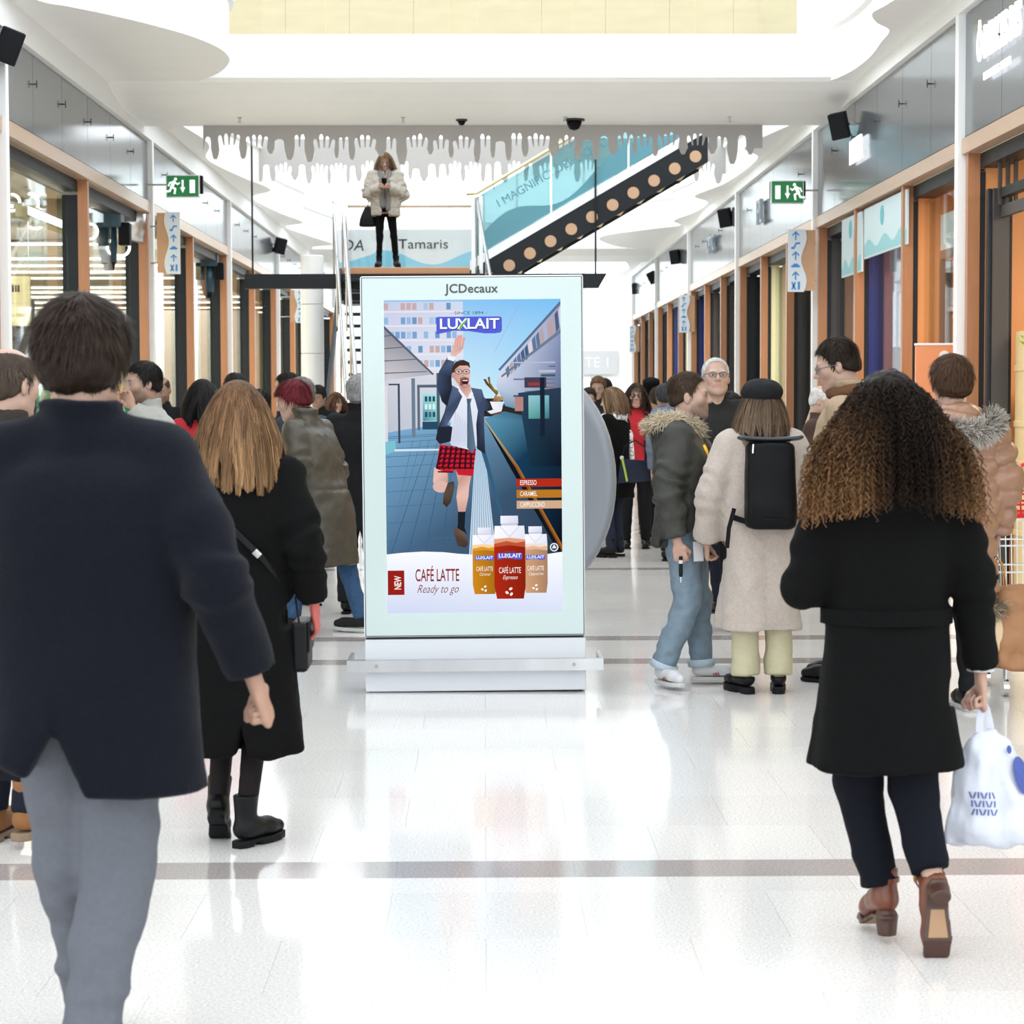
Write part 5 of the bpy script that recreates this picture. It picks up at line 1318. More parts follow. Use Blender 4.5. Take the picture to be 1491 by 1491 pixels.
def make_hair(spec, det, seed):
    st = spec['style']; col = np.array(spec.get('col', (.05, .035, .025))); rng = np.random.default_rng(seed); h = .006 if det else .009; parts = []
    th = spec.get('thick', .014)
    if st in ('short', 'bald'):
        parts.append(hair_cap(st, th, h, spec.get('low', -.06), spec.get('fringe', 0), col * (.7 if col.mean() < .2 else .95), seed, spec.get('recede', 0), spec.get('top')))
        n = spec.get('n', 2200 if det else 500)
        R = scalp_points(n, low=spec.get('low', -.06) + .01, rng=rng, th=th, top=spec.get('top'), recede=spec.get('recede', 0))
        if spec.get('hat'): R = R[R[:, 2] < .03]
        if st == 'bald': R = R[R[:, 2] < .05]
        L = spec.get('len', .03) * rng.uniform(.6, 1.2, len(R))
        outer = ((0, -.016, .036), (.076 + th * .8 + .002, .098 + th + .002, .084 + spec.get('top', th) + .002))
        S = grow(R, L, 5, .05, .0, spec.get('flow', short_flow), (outer,), .0006, rng=rng)
        C = col * rng.uniform(.6, 1.5, (len(R), 1)); parts.append(ribbons(S, .0016 if det else .003, C, np.array((0, -.01, .02))))
    elif st == 'long':
        low = spec.get('drop', .22); wd = spec.get('width', .11)
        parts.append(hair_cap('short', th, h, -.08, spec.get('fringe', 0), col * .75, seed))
        F = Field((-.2, -.2, -.12 - low), (.2, .1, .08), h * 1.3); F.BAND = .05; F.d[:] = .05
        F.loft([(-low, 0, -.085, wd, .045), (-low * .5, 0, -.075, (wd + .085) / 2, .055), (-.03, 0, -.05, .086, .07), (.05, 0, -.03, .07, .075)], 0, fold=(7, .05, .05, seed), rnd=.02)
        if spec.get('front', True):
            for q in (-1, 1): F.chain([(q * .078, .01, .03), (q * .092, .012, -.06), (q * wd * .9, .0, -low * .8)], (.012, .018, .016), .03)
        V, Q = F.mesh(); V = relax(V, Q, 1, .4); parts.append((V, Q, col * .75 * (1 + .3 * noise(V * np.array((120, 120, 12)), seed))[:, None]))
        n = spec.get('n', 2600 if det else 700); R = scalp_points(n, low=-.06, rng=rng, th=th)
        R = R[(R[:, 1] < .05)] if spec.get('back', True) else R
        if spec.get('hat'): R = R[R[:, 2] < .06]
        L = (R[:, 2] + low) * rng.uniform(.92, 1.12, len(R)) + .05
        bodies = (((0, -.016, .036), (.0775 + .8 * th, .0995 + th, .0855 + th)), ((0, -.07, -low * .55), (wd * .92, .055, low * .62)), JAWB, ((0, -.05, -.10), (.075, .07, .11)))
        S = grow(R, np.maximum(L, .08), 14 if det else 8, .62, .12, lambda P: np.stack([P[:, 0] * 7, -.15 + P[:, 1] * 3, -.35 + 0 * P[:, 0]], 1), bodies, .0011, spec.get('wave', .0), rng)
        t = np.linspace(0, 1, S.shape[1])[None, :, None]
        nc = max(12, len(R) // 34); cid = rng.integers(0, len(R), nc); own = np.argmin(((R[:, None] - R[cid][None]) ** 2).sum(2), 1); lead = cid[own]
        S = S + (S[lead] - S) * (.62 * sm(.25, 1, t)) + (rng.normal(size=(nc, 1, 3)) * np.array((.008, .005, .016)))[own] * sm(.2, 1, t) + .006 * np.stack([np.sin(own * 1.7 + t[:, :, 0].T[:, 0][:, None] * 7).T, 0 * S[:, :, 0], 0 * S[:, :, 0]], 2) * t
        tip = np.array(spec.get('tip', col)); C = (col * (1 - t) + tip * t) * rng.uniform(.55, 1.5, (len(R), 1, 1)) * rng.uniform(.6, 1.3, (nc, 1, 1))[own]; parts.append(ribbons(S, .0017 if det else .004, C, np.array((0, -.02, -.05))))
    elif st == 'curly':
        n = spec.get('n', 1500 if det else 200); low = spec.get('drop', .27); R = scalp_points(n, low=-.05, rng=rng, th=.004)
        vol = spec.get('vol', 1.0); bodies = (((0, -.035, -.01), (.128 * vol, .128 * vol, .142)), ((0, -.05, -.14), (.148 * vol, .11, .12)))
        L = np.maximum((R[:, 2] + low * (.72 + 3.2 * np.minimum(np.abs(R[:, 0]), .09))) * rng.uniform(.5, 1.3, n), .07) + .05; k = 44 if det else 20
        sp = spec.get('spread', 9.0)
        S = grow(R, L, k, .17, .12, lambda P: np.stack([P[:, 0] * sp * sm(.12, -.2, P[:, 2]) + P[:, 0] * 5, -.22 + P[:, 1] * 3.0, -.12 + 0 * P[:, 0]], 1) * .6, bodies, .0012, 0, rng)
        t = np.linspace(0, 1, k)[None, :]; ph = rng.uniform(0, 6.28, (n, 1)); fr = rng.uniform(1.0, 1.5, (n, 1)) * L[:, None] / .021; amp = rng.uniform(.0045, .0085, (n, 1)) * sm(0, .25, t)
        S = S + np.stack([amp * np.cos(ph + fr * t * 6.28), amp * np.sin(ph + fr * t * 6.28), amp * .6 * np.cos(ph * 1.7 + fr * t * 6.28)], 2)
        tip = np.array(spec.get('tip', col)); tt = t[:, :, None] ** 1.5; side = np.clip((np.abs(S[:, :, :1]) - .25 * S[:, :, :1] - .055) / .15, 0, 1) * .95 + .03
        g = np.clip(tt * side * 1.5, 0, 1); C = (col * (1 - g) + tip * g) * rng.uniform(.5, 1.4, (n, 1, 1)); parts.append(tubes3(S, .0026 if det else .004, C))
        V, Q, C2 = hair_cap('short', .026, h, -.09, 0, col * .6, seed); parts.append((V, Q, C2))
        F = Field((-.22, -.2, -.3), (.22, .12, .1), h * 1.5); F.BAND = .05; F.d[:] = .05
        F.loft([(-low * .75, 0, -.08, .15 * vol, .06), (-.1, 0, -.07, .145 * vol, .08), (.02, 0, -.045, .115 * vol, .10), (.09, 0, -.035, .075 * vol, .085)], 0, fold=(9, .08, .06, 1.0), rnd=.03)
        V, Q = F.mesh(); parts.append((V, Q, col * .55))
    return join(parts)


def person(label, X, Y, rot, H=1.75, Z=0.0, det=0, female=False, skin=(.55, .36, .27), head=None, hair=None, coat=None, pants=None, shoes=None, arms=None, legs=None, lean=0.0, side=0.0, beard=None, name_group=None, seed=1, flush=.35, hand_col=None):
    """facing +y in its own frame; joint positions are given for a 1.75 m figure"""
    k = H / 1.75; root = thing('person', label, 'person', (X, Y, Z), math.radians(rot), group=name_group)
    hv = .012 if det == 2 else (.015 if det == 1 else .021)
    cyz = lambda z: lean * max(z - .9, 0); cxz = lambda z: side * max(z - .9, 0)
    hd = dict(yaw=0, pitch=0, roll=0, fwd=0.0, mouth=0.0); hd.update(head or {})
    HZ = 1.632; hc = Vector((cxz(HZ), cyz(HZ) + .02 + hd['fwd'], HZ - .1 * abs(lean)))
    HM = Matrix.Translation(hc) @ Euler((math.radians(hd['pitch']), math.radians(hd['roll']), math.radians(hd['yaw'])), 'XYZ').to_matrix().to_4x4() @ Matrix.Scale(hd.get('scale', 1.05), 4)
    out = {'root': root, 'k': k, 'HM': HM}
    # ---- joints
    ar = {'L': ((-.235, -.03, 1.12), (-.245, .06, .88), 'relaxed'), 'R': ((.235, -.03, 1.12), (.245, .06, .88), 'relaxed')}; ar.update(arms or {})
    lg = {'L': ((-.10, .02, .49), (-.10, -.02, .09), 0, 0), 'R': ((.10, .02, .49), (.10, -.02, .09), 0, 0)}; lg.update(legs or {})
    sh = {'L': np.array((-.178 + cxz(1.4), cyz(1.4) - .01, 1.405)), 'R': np.array((.178 + cxz(1.4), cyz(1.4) - .01, 1.405))}
    # ---- body: one continuous skin with head, neck, trunk, limbs and hands
    V, Q, mk = head_geo(female, hd['mouth'], .0048 if det else .008); sk = np.array(skin, float)
    C = np.tile(sk, (len(V), 1)); C *= (1 + .05 * noise(V * 60, seed))[:, None]
    C = C * (1 - .34 * mk['socket_shade'][:, None]) + mk['cheek'][:, None] * flush * .3 * (np.array((.62, .30, .25)) - C)  # eye socket shade painted into the skin colour, plus flushed cheeks
    hcol = np.array((hair or {}).get('col', (.05, .04, .03)))
    if beard is not None: C = C * (1 - mk['beard'][:, None] * beard) + np.minimum(hcol, .12) * mk['beard'][:, None] * beard
    C = C * (1 - .75 * mk['brow'][:, None]) + hcol * .75 * mk['brow'][:, None]
    C = C * (1 - .7 * mk['lip'][:, None]) + np.array((.42, .16, .14)) * .7 * mk['lip'][:, None]
    C[mk['eye']] = (.30, .28, .27); C[mk['iris']] = (.02, .014, .012)
    parts = [(tf(V, HM), Q, C)]
    F = Field((-.5, -.45, .0), (.5, .6, 1.5), .024)
    F.loft([(.84, 0, 0, .12, .09), (1.05, cxz(1.05), cyz(1.05), .12, .09), (1.3, cxz(1.3), cyz(1.3), .15, .095), (1.42, cxz(1.42), cyz(1.42) - .01, .10, .07)], .03)
    F.cap((cxz(1.4), cyz(1.4) - .015, 1.4), tuple(HM @ Vector((0, -.035, -.13))), .05, .045, .04)
    for q in 'LR':
        el, wr, hk = ar[q][:3]; F.chain([sh[q] * np.array((.9, 1, .99)), el, wr], (.045, .036, .026), .03); kn, an = lg[q][:2]; F.chain([((-.08 if q == 'L' else .08), 0, .9), kn, an], (.07, .045, .033), .03)
    V, Q = F.mesh(); parts.append((V, Q, sk))
    for q in 'LR':
        el, wr, hk = ar[q][:3]
        if hk is None: continue
        V, Q = hand_geo(hk, .004 if det else .007); d = np.array(ar[q][3] if len(ar[q]) > 3 and ar[q][3] is not None else np.array(wr) - np.array(el), float); hint = np.array(ar[q][4] if len(ar[q]) > 4 else (1, 0, 0), float)
        if q == 'L': V = V * np.array((-1, 1, 1)); Q = Q[:, ::-1]
        R = frame_along(d, hint); dn = d / np.linalg.norm(d)
        Vh = V @ R.T + np.array(wr) + dn * .035
        parts.append((Vh, Q, sk * np.array((1.0, .93, .9)) if hand_col is None else np.array(hand_col))); out['hand' + q] = Vh.mean(0) * k; out['palm' + q] = (np.array(wr) + dn * .11) * k
    V, Q, C = join(parts); link('body', raw_mesh('body', V * k, Q, C), SKINM, root)
    # ---- trousers / tights
    if pants:
        F = Field((-.45, -.55, .0), (.45, .6, 1.12), hv); w_ = pants.get('w', 1.0); aw = pants.get('ankle', 1.0)
        F.ell((0, 0, .93), (.155 * w_, .115 * w_, .13), 0)
        for q in 'LR':
            kn, an = np.array(lg[q][0]), np.array(lg[q][1]); s_ = -1 if q == 'L' else 1; dn = (an - kn) / np.linalg.norm(an - kn); cut = an + dn * pants.get('drop', .0)
            F.chain([(s_ * .082, 0, .89), tuple(kn), tuple(cut + dn * .03)], (.098 * w_, .066 * w_ * (1 + (aw - 1) * .4), .050 * w_ * aw), .025)
            F.put(lambda x, y, z: -((x - cut[0]) * dn[0] + (y - cut[1]) * dn[1] + (z - cut[2]) * dn[2]), cut - .11, cut + .11, 0, 's')
        V, Q = F.mesh(); V = relax(V, Q, 1, .4); N = vnormals(V, Q); wr_ = pants.get('wr', .006)
        V = V + N * (wr_ * (noise(V * np.array((9, 9, 16)), seed + 9) + .7 * noise(V * np.array((18, 18, 34)), seed + 4) * sm(.75, .15, V[:, 2])))[:, None]
        link(pants.get('name', 'trousers'), raw_mesh('trousers', V * k, Q), pants['mat'], root)
        if pants.get('cuff'):
            mbc = MB()
            for q in 'LR':
                kn, an = Vector(lg[q][0]), Vector(lg[q][1]); dn = (an - kn).normalized(); r0 = .050 * w_ * aw + .008
                mbc.tube([(an - dn * .035) * k, (an - dn * .03) * k, (an + dn * .005) * k], [(r0 + .003) * k, (r0 + .006) * k, (r0 + .004) * k], 18)
            mbc.build('cuff', pants.get('cuffmat', pants['mat']), root, smooth=True)
    # ---- shoes
    if shoes:
        (uV, uQ), (sV, sQ) = shoe_geo(shoes['kind']); kk = k * shoes.get('size', 1.0)
        key = 'me%s%s%.3f' % (shoes['kind'], shoes['mat'].name, kk)
        if key not in SHOES:
            mu = raw_mesh('shoe', uV * kk, uQ); mu.materials.append(shoes['mat']); ms = raw_mesh('sole', sV * kk, sQ); ms.materials.append(shoes.get('sole', BLACK)); SHOES[key] = (mu, ms)
        mu, ms = SHOES[key]
        for q in 'LR':
            kn, an, yaw, pit = lg[q][:4]; o = link(shoes.get('name', 'shoe'), mu, None, root); lift = (an[2] - .09)
            o.matrix_local = Matrix.Translation(Vector(an) * k) @ Euler((math.radians(-pit), 0, math.radians(yaw)), 'ZYX'.replace('ZYX', 'XYZ')).to_matrix().to_4x4() @ Matrix.Translation((0, .03 * k, -.09 * k))
            link('sole', ms, None, o); out['shoe' + q] = o
    # ---- coat
    if coat:
        hem = coat.get('hem', .8); w_ = coat.get('w', 1.0); sw = coat.get('sw', 1.0); hx, hy = coat.get('hemr', (.21, .17))
        lo = (-.6, -.5, hem - .05); F = Field(lo, (.6, .6, 1.62), hv); wa = coat.get('waist', .178)
        secs = [(hem, coat.get('hx', 0), coat.get('hy', 0), hx, hy)]
        if hem < .86: secs.append((.92, 0, 0, max(.185 * w_, hx * .9 if hem > .6 else 0), .138 * w_))
        secs += [(1.08, cxz(1.08), cyz(1.08), wa * w_, .125 * w_), (1.28, cxz(1.28), cyz(1.28), .198 * w_, .138 * w_), (1.385, cxz(1.385), cyz(1.385) - .01, .178 * w_, .112 * w_), (1.445, cxz(1.44), cyz(1.44) - .015, .105, .085), (1.495, cxz(1.49), cyz(1.49) - .018, .068, .07)]
        F.loft(secs, 0, fold=coat.get('fold', (5, .035, 1.0, seed * 1.3)), p=2.5)
        for q in 'LR':
            el, wr = np.array(ar[q][0]), np.array(ar[q][1]); s_ = sh[q]
            F.cap((cxz(1.4), cyz(1.4) - .018, 1.43 + coat.get('trap', .0)), s_ + np.array((0, 0, coat.get('trap', 0) * .3)), .066, .062 * sw, .04)
            dn = (wr - el) / np.linalg.norm(wr - el); cut = wr + dn * coat.get('sleeve', .0)
            F.chain([tuple(s_), tuple(s_ * .45 + el * .55), tuple(el), tuple(cut + dn * .03)], (.070 * sw, .066 * sw, .058 * sw, .050 * sw * coat.get('cuffw', 1.0)), .035)
            F.put(lambda x, y, z: -((x - cut[0]) * dn[0] + (y - cut[1]) * dn[1] + (z - cut[2]) * dn[2]), cut - .085, cut + .085, 0, 's')
        cl = coat.get('collar', 'stand'); c0 = (cxz(1.5), cyz(1.5) - .02)
        ch = coat.get('collar_h', 1.545)
        if cl in ('stand', 'high'):
            F.loft([(1.44, c0[0], c0[1], .092, .09), (1.50, c0[0], c0[1] - .003, .078, .08), (ch, c0[0] + cxz(ch) - cxz(1.5), c0[1] + hd['fwd'] * .4, coat.get('collar_r', .074), coat.get('collar_r', .074) * 1.08)], .02, p=2.0)
            F.cap((c0[0], c0[1] + .0, 1.53), (c0[0], c0[1] + .02, 1.65), .056, .06, .008, 's')
        if cl == 'hood':
            F.ell((c0[0], c0[1] - .10, 1.435), (.135, .065, .085), .03); F.ell((c0[0], c0[1] - .02, 1.49), (.115, .10, .05), .03); F.cap((c0[0], c0[1], 1.51), (c0[0], c0[1] + .02, 1.65), .068, .075, .01, 's')
        if coat.get('vent'):
            xv, zv, slope = coat['vent']; F.put(lambda x, y, z: np.maximum(np.abs(x - xv) - np.maximum((zv - z) * slope, 0), y - .0), (xv - .15, -.4, hem - .05), (xv + .15, 0, zv), 0, 's')
        if coat.get('open'):
            zo, wo = coat['open']; F.put(lambda x, y, z: np.maximum(np.abs(x) - wo * sm(1.52, 1.3, z + 0 * x), -y + .03), (-.15, .03, hem - .05), (.15, .4, 1.55), 0, 's')
        if coat.get('belt'): F.loft([(coat['belt'] - .025, 0, cyz(coat['belt']), wa * w_ * 1.045, .131 * w_), (coat['belt'] + .025, 0, cyz(coat['belt']), wa * w_ * 1.045, .131 * w_)], .004)
        V, Q = F.mesh(); V = relax(V, Q, coat.get('relax', 1), .45); N = vnormals(V, Q); wr_ = coat.get('wr', .008)
        # parameter along the arms
        arm_t = np.zeros(len(V)); on = np.zeros(len(V), bool)
        for q in 'LR':
            P0, P1, P2 = sh[q], np.array(ar[q][0]), np.array(ar[q][1]); bd = np.full(len(V), 9.); tt = np.zeros(len(V)); acc = 0
            for a, b in ((P0, P1), (P1, P2)):
                ba = b - a; Ls = np.linalg.norm(ba); t = np.clip((V - a) @ ba / (Ls * Ls), 0, 1); dd = np.linalg.norm(V - a - t[:, None] * ba, axis=1); m = dd < bd; bd[m] = dd[m]; tt[m] = acc + t[m] * Ls; acc += Ls
            m = (bd < .082 * sw) & ((np.abs(V[:, 0]) > .15) | (tt > .12)); arm_t[m] = tt[m]; on |= m
        low = sm(1.15, hem, V[:, 2])
        disp = wr_ * (noise(V * np.array((7, 7, 2.2)) , seed) * (.4 + 1.2 * low) * (~on) + .8 * noise(V * np.array((11, 11, 11)), seed + 1) + .45 * noise(V * 23, seed + 2))
        disp += on * wr_ * .9 * np.sin(arm_t * 75 + 4 * noise(V * 9, seed + 6)) * np.exp(-((arm_t - .29) / .12) ** 2)
        if coat.get('quilt'):
            pq, aq = coat['quilt']; u = np.where(on, arm_t, V[:, 2] + .03 * np.sin(V[:, 0] * 9)) / pq; disp += aq * (np.abs(np.sin(u * math.pi)) ** .55 - .6) + .16 * aq * noise(V * np.array((30, 30, 16)), seed + 8)
        for zs_, dp, wd in coat.get('seams', ()): disp -= dp * np.exp(-((V[:, 2] - zs_) / wd) ** 2) * (~on)
        if coat.get('centre_seam'): disp -= .004 * np.exp(-(V[:, 0] / .006) ** 2) * (V[:, 1] < 0) * (~on)
        V = V + N * disp[:, None]
        if coat.get('post') is not None: V = coat['post'](V)
        out['coat'] = link(coat.get('name', 'coat'), raw_mesh('coat', V * k, Q), coat['mat'], root)
    # ---- hair
    if hair:
        V, Q, C = make_hair(hair, det, seed + 20); V = tf(V, HM) * k
        link('hair', raw_mesh('hair', V, Q, np.clip(C, 0, 1)), HAIRM, root)
    return out


def glasses(p, m, w_=.066, sun=False, up=0.0):
    """spectacles in the head frame"""
    mb = MB(); k = p['k']; HM = p['HM']; pt = lambda x, y, z: (HM @ Vector((x, y, z + up))) * k
    for q in (-1, 1):
        mb.tube([pt(q * .033 + .023 * math.cos(t), .104 - .004 * abs(math.cos(t)), .002 + .017 * math.sin(t)) for t in np.linspace(0, 2 * math.pi, 19)], .0022 * k, 6, False)
        mb.tube([pt(q * .056, .10, .008), pt(q * .078, .08, .008), pt(q * .083, .0, .006), pt(q * .082, -.02, -.008)], .0022 * k, 6)
    mb.tube([pt(-.010, .106, .006), pt(0, .109, .009), pt(.010, .106, .006)], .0022 * k, 6)
    g = mb.build('glasses', m, p['root'], smooth=True)
    if sun:
        ml = MB()
        for q in (-1, 1): ml.add([pt(q * .033 + .023 * math.cos(t), .105, .002 + .017 * math.sin(t)) for t in np.linspace(0, 2 * math.pi, 19)[:-1]], [tuple(range(18))])
        ml.build('lens', BLACK, g)
    return g


def tufts(name, path, rad, L, n, col, parent, k, seed=0, wid=.0016, normal=None, tip=None, core=True):
    """fur: many short tapered ribbons standing round a path (root frame, 1.75 m figure)"""
    rng = np.random.default_rng(seed); P = np.array(path, float); d = np.r_[0, np.cumsum(np.linalg.norm(np.diff(P, axis=0), axis=1))]
    t = rng.uniform(0, d[-1], n); B = np.stack([np.interp(t, d, P[:, i]) for i in range(3)], 1)
    dr = rng.normal(size=(n, 3)); dr /= np.linalg.norm(dr, axis=1, keepdims=True); R0 = B + dr * rad; kk = 5; S = [R0]
    for i in range(1, kk):
        dr = dr + rng.normal(size=(n, 3)) * .22 + np.array((0, 0, -.12)); dr /= np.linalg.norm(dr, axis=1, keepdims=True); S.append(S[-1] + dr * (L / (kk - 1)) * rng.uniform(.6, 1.3, (n, 1)))
    S = np.stack(S, 1); tt = np.linspace(0, 1, kk)[None, :, None]; c0 = np.array(col); c1 = np.array(tip if tip is not None else col); C = (c0 * (1 - tt) + c1 * tt) * rng.uniform(.65, 1.3, (n, 1, 1))
    parts = [ribbons(S, wid, C, P.mean(0))]
    if core:
        F = Field(P.min(0) - rad - .02, P.max(0) + rad + .02, .01); F.BAND = .05; F.d[:] = .05; F.chain([tuple(q) for q in P], [rad * .95] * len(P), .01); V, Q = F.mesh(); parts.append((V, Q, c0 * .8))
    V, Q, C = join(parts)
    return link(name, raw_mesh(name, V * k, Q, np.clip(C, 0, 1)), HAIRM, parent)


def strap(name, pts, w_, th, m, parent, k=1.0, nrm=None):
    """flat band along points; nrm = outward normals"""
    P = [Vector(p) * k for p in pts]; vs = []; fs = []; w_ *= k; th *= k
    for i, p in enumerate(P):
        d = (P[min(i + 1, len(P) - 1)] - P[max(i - 1, 0)]).normalized(); n = Vector(nrm[i] if isinstance(nrm, list) else (nrm or (0, -1, 0))); n = (n - d * n.dot(d)).normalized(); b = d.cross(n)
        vs += [p + b * w_ / 2, p - b * w_ / 2, p - b * w_ / 2 + n * th, p + b * w_ / 2 + n * th]
    for i in range(len(P) - 1):
        for j in range(4): fs.append((i * 4 + j, i * 4 + (j + 1) % 4, (i + 1) * 4 + (j + 1) % 4, (i + 1) * 4 + j))
    fs += [(3, 2, 1, 0), tuple(range(len(vs) - 4, len(vs)))]
    return MB().add(vs, fs).build(name, m, parent, smooth=False)
# ================================================================= the people in the mall
SCL = lambda feet: (feet - HY) / CAMH
def spot(px, s): return ((px - VPX) / s, FPX / s)
PALE, MID, TAN, DARKSK = (.40, .255, .195), (.34, .21, .155), (.27, .16, .11), (.2, .12, .08)
BLK = (.012, .010, .010); DKBR = (.035, .022, .015)
c_navy = fabric('navy_wool', (.0036, .0044, .0085), .95, .18, .5, 260, 90, .04)
c_black = fabric('black_wool', (.0030, .0029, .0030), .95, .2, .4, 260, 90, .0)
c_grey_tr = fabric('grey_cotton', (.105, .110, .128), .85, .06, .15, 300)
c_brown = fabric('brown_canvas', (.030, .024, .020), .8)
c_jean_dk = fabric('dark_denim', (.009, .011, .018), .85, .15)
c_jean = fabric('blue_denim', (.035, .075, .15), .85, .2, .3, 200, 30)
c_jean_lt = fabric('light_denim', (.155, .205, .25), .85, .16, .3, 220, 22)
c_ltgrey = fabric('pale_grey_shell', (.30, .295, .27), .6, .05)
c_char = fabric('charcoal', (.009, .009, .010), .85)
c_red = fabric('red_knit', (.36, .022, .03), .85)
c_olive = mat('olive_shell', (.052, .043, .031), .45, var=.08, vscale=20, bump=.2, bscale=60, spec=.35)
c_parka = mat('parka_shell', (.035, .034, .029), .6, var=.10, vscale=30, bump=.35, bscale=45, spec=.25)
c_beige = fabric('beige_wool', (.37, .315, .275), .95, .10, .35, 240, 70, .2)
c_cream = fabric('cream_twill', (.42, .385, .26), .7, .04)
c_tan = fabric('tan_wool', (.34, .25, .17), .9)
c_puffer = mat('puffer_shell', srgb(140, 103, 81), .36, var=.05, vscale=14, bump=.25, bscale=26, spec=.55)
c_scarf = fabric('white_scarf', (.5, .49, .48), .9, .12, .4, 120, 18)
c_dkgrey = fabric('dark_grey', (.018, .0175, .017), .85)
c_brjac = fabric('brown_leather', (.045, .028, .02), .6)
c_bluegrey = fabric('blue_grey', (.11, .135, .18), .8)
c_tights = fabric('sheer_black_tights', (.009, .006, .006), .6)
l_black = mat('black_leather', (.0045, .0045, .005), .45, bump=.15, bscale=60, spec=.16); l_tan = mat('tan_nubuck', srgb(122, 78, 38), .8, var=.15); l_brown = mat('brown_leather_boot', srgb(96, 46, 23), .42, var=.1, vscale=20)
w_shoe = mat('white_leather', (.50, .50, .51), .5); w_sole = mat('white_rubber', (.44, .43, .42), .6); g_sole = mat('gum_rubber', srgb(120, 100, 80), .7)
NAILS = None

# 1 --- man in navy overcoat, walking away, nearest on the left
x, y = spot(131, 625)
def navy_post(V):
    V = V.copy(); m = (V[:, 0] < -.06) & (V[:, 2] < .95) & (V[:, 1] < .06); V[m, 2] += (sm(.0, -.25, V[m, 0]) * .07 + .02) * sm(.95, .68, V[m, 2]); V[m, 1] -= .02 * sm(.95, .68, V[m, 2]); return V
p1 = person('man in long navy wool overcoat and grey trousers walking away, seen from behind', x, y, 0, 1.80, det=2, skin=MID, seed=3, head=dict(yaw=-8, pitch=-4, fwd=.01),
    hair=dict(style='short', thick=.026, top=.028, col=(.021, .0125, .0085), low=-.10, len=.05, n=7000), side=-.02,
    coat=dict(mat=c_navy, hem=.665, hemr=(.262, .185), w=1.17, waist=.205, sw=1.16, collar='high', collar_h=1.548, collar_r=.102, trap=.05, vent=(-.055, .82, .42), wr=.0045, seams=((1.26, .004, .006), (1.075, .003, .005)), fold=(4, .03, .9, 2.2), post=navy_post, name='overcoat', cuffw=1.05),
    pants=dict(mat=c_grey_tr, w=1.14, ankle=1.18, wr=.010), shoes=dict(kind='shoe', mat=l_black),
    arms={'L': ((-.30, -.02, 1.12), (-.33, .12, .90), 'relaxed'), 'R': ((.298, -.10, 1.15), (.362, -.02, .935), 'fist')},
    legs={'L': ((-.075, .10, .50), (-.05, .22, .10), 3, 0), 'R': ((.045, .03, .48), (-.005, -.06, .095), -3, 0)})

# 2 --- woman with long strawberry-blonde hair, black coat
s2 = SCL(1232); x, y = spot(347, s2)
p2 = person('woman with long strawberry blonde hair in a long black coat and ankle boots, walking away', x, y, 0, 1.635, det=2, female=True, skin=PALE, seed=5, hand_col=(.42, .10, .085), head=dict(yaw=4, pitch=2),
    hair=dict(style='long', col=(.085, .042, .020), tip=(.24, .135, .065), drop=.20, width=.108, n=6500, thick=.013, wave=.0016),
    coat=dict(mat=c_black, hem=.36, hemr=(.225, .185), w=1.08, waist=.19, sw=1.12, collar='stand', vent=(.02, .50, .22), wr=.009, fold=(5, .04, 1.0, 1.0), hx=.02),
    pants=dict(mat=c_tights, w=.80, ankle=.9, wr=.001, name='tights'), shoes=dict(kind='boot', mat=l_black, size=.95, name='boot'),
    arms={'L': ((-.25, .02, 1.10), (-.25, .10, .88), 'relaxed'), 'R': ((.265, -.10, 1.14), (.282, -.02, .945), 'relaxed')},
    legs={'L': ((-.075, .12, .50), (-.095, .05, .155), 0, 38), 'R': ((.06, .02, .49), (.02, -.05, .09), -35, 0)})
k2 = p2['k']
strap('bag_strap', [(-.13, -.08, 1.47), (-.15, -.125, 1.36), (-.02, -.155, 1.23), (.10, -.15, 1.11), (.165, -.09, 1.02), (.185, 0, .97)], .022, .004, l_black, p2['root'], k2, [(-.3, -.4, 1), (-.3, -1, .2), (0, -1, 0), (.2, -1, 0), (1, -.8, 0), (1, 0, 0)])
MB().tube([Vector((.075, -.162, 1.135)) * k2, Vector((.095, -.160, 1.115)) * k2], .014, 10).build('strap_buckle', STEEL, p2['root'])
glasses(p2, BLACK, sun=True, up=.085)
hb = thing('shoulder_bag', 'small dark shoulder bag at the hip of the blonde woman', 'bag', (p2['root'].location.x + .215, p2['root'].location.y + .06, .62))
MB().bbox(-.03, .03, -.11, .11, 0, .18, .015).build('bag_body', l_black, hb); MB().bbox(.028, .036, -.10, .10, .07, .18, .006).build('flap', l_black, hb); MB().tube([(0, -.1, .17), (-.015, -.09, .27)], .004, 6).build('strap_end', l_black, hb)

# 3 --- balding man at the left edge
x, y = spot(14, 410)
person('balding man in brown jacket and tan boots at the left edge, seen from behind', x, y, -22, 1.76, det=1, skin=PALE, seed=8, head=dict(yaw=-14, pitch=-6), hair=dict(style='bald', thick=.012, col=(.06, .043, .032), low=-.07, len=.03),
    coat=dict(mat=c_brown, hem=.74, hemr=(.23, .17), w=1.12, waist=.2, sw=1.1, collar='stand', collar_r=.085), pants=dict(mat=c_jean_dk, w=1.05), shoes=dict(kind='boot', mat=l_tan, sole=g_sole, name='boot'),
    legs={'L': ((-.10, .03, .49), (-.10, .02, .09), 10, 0), 'R': ((.09, .02, .49), (.075, -.03, .12), -12, 0)})

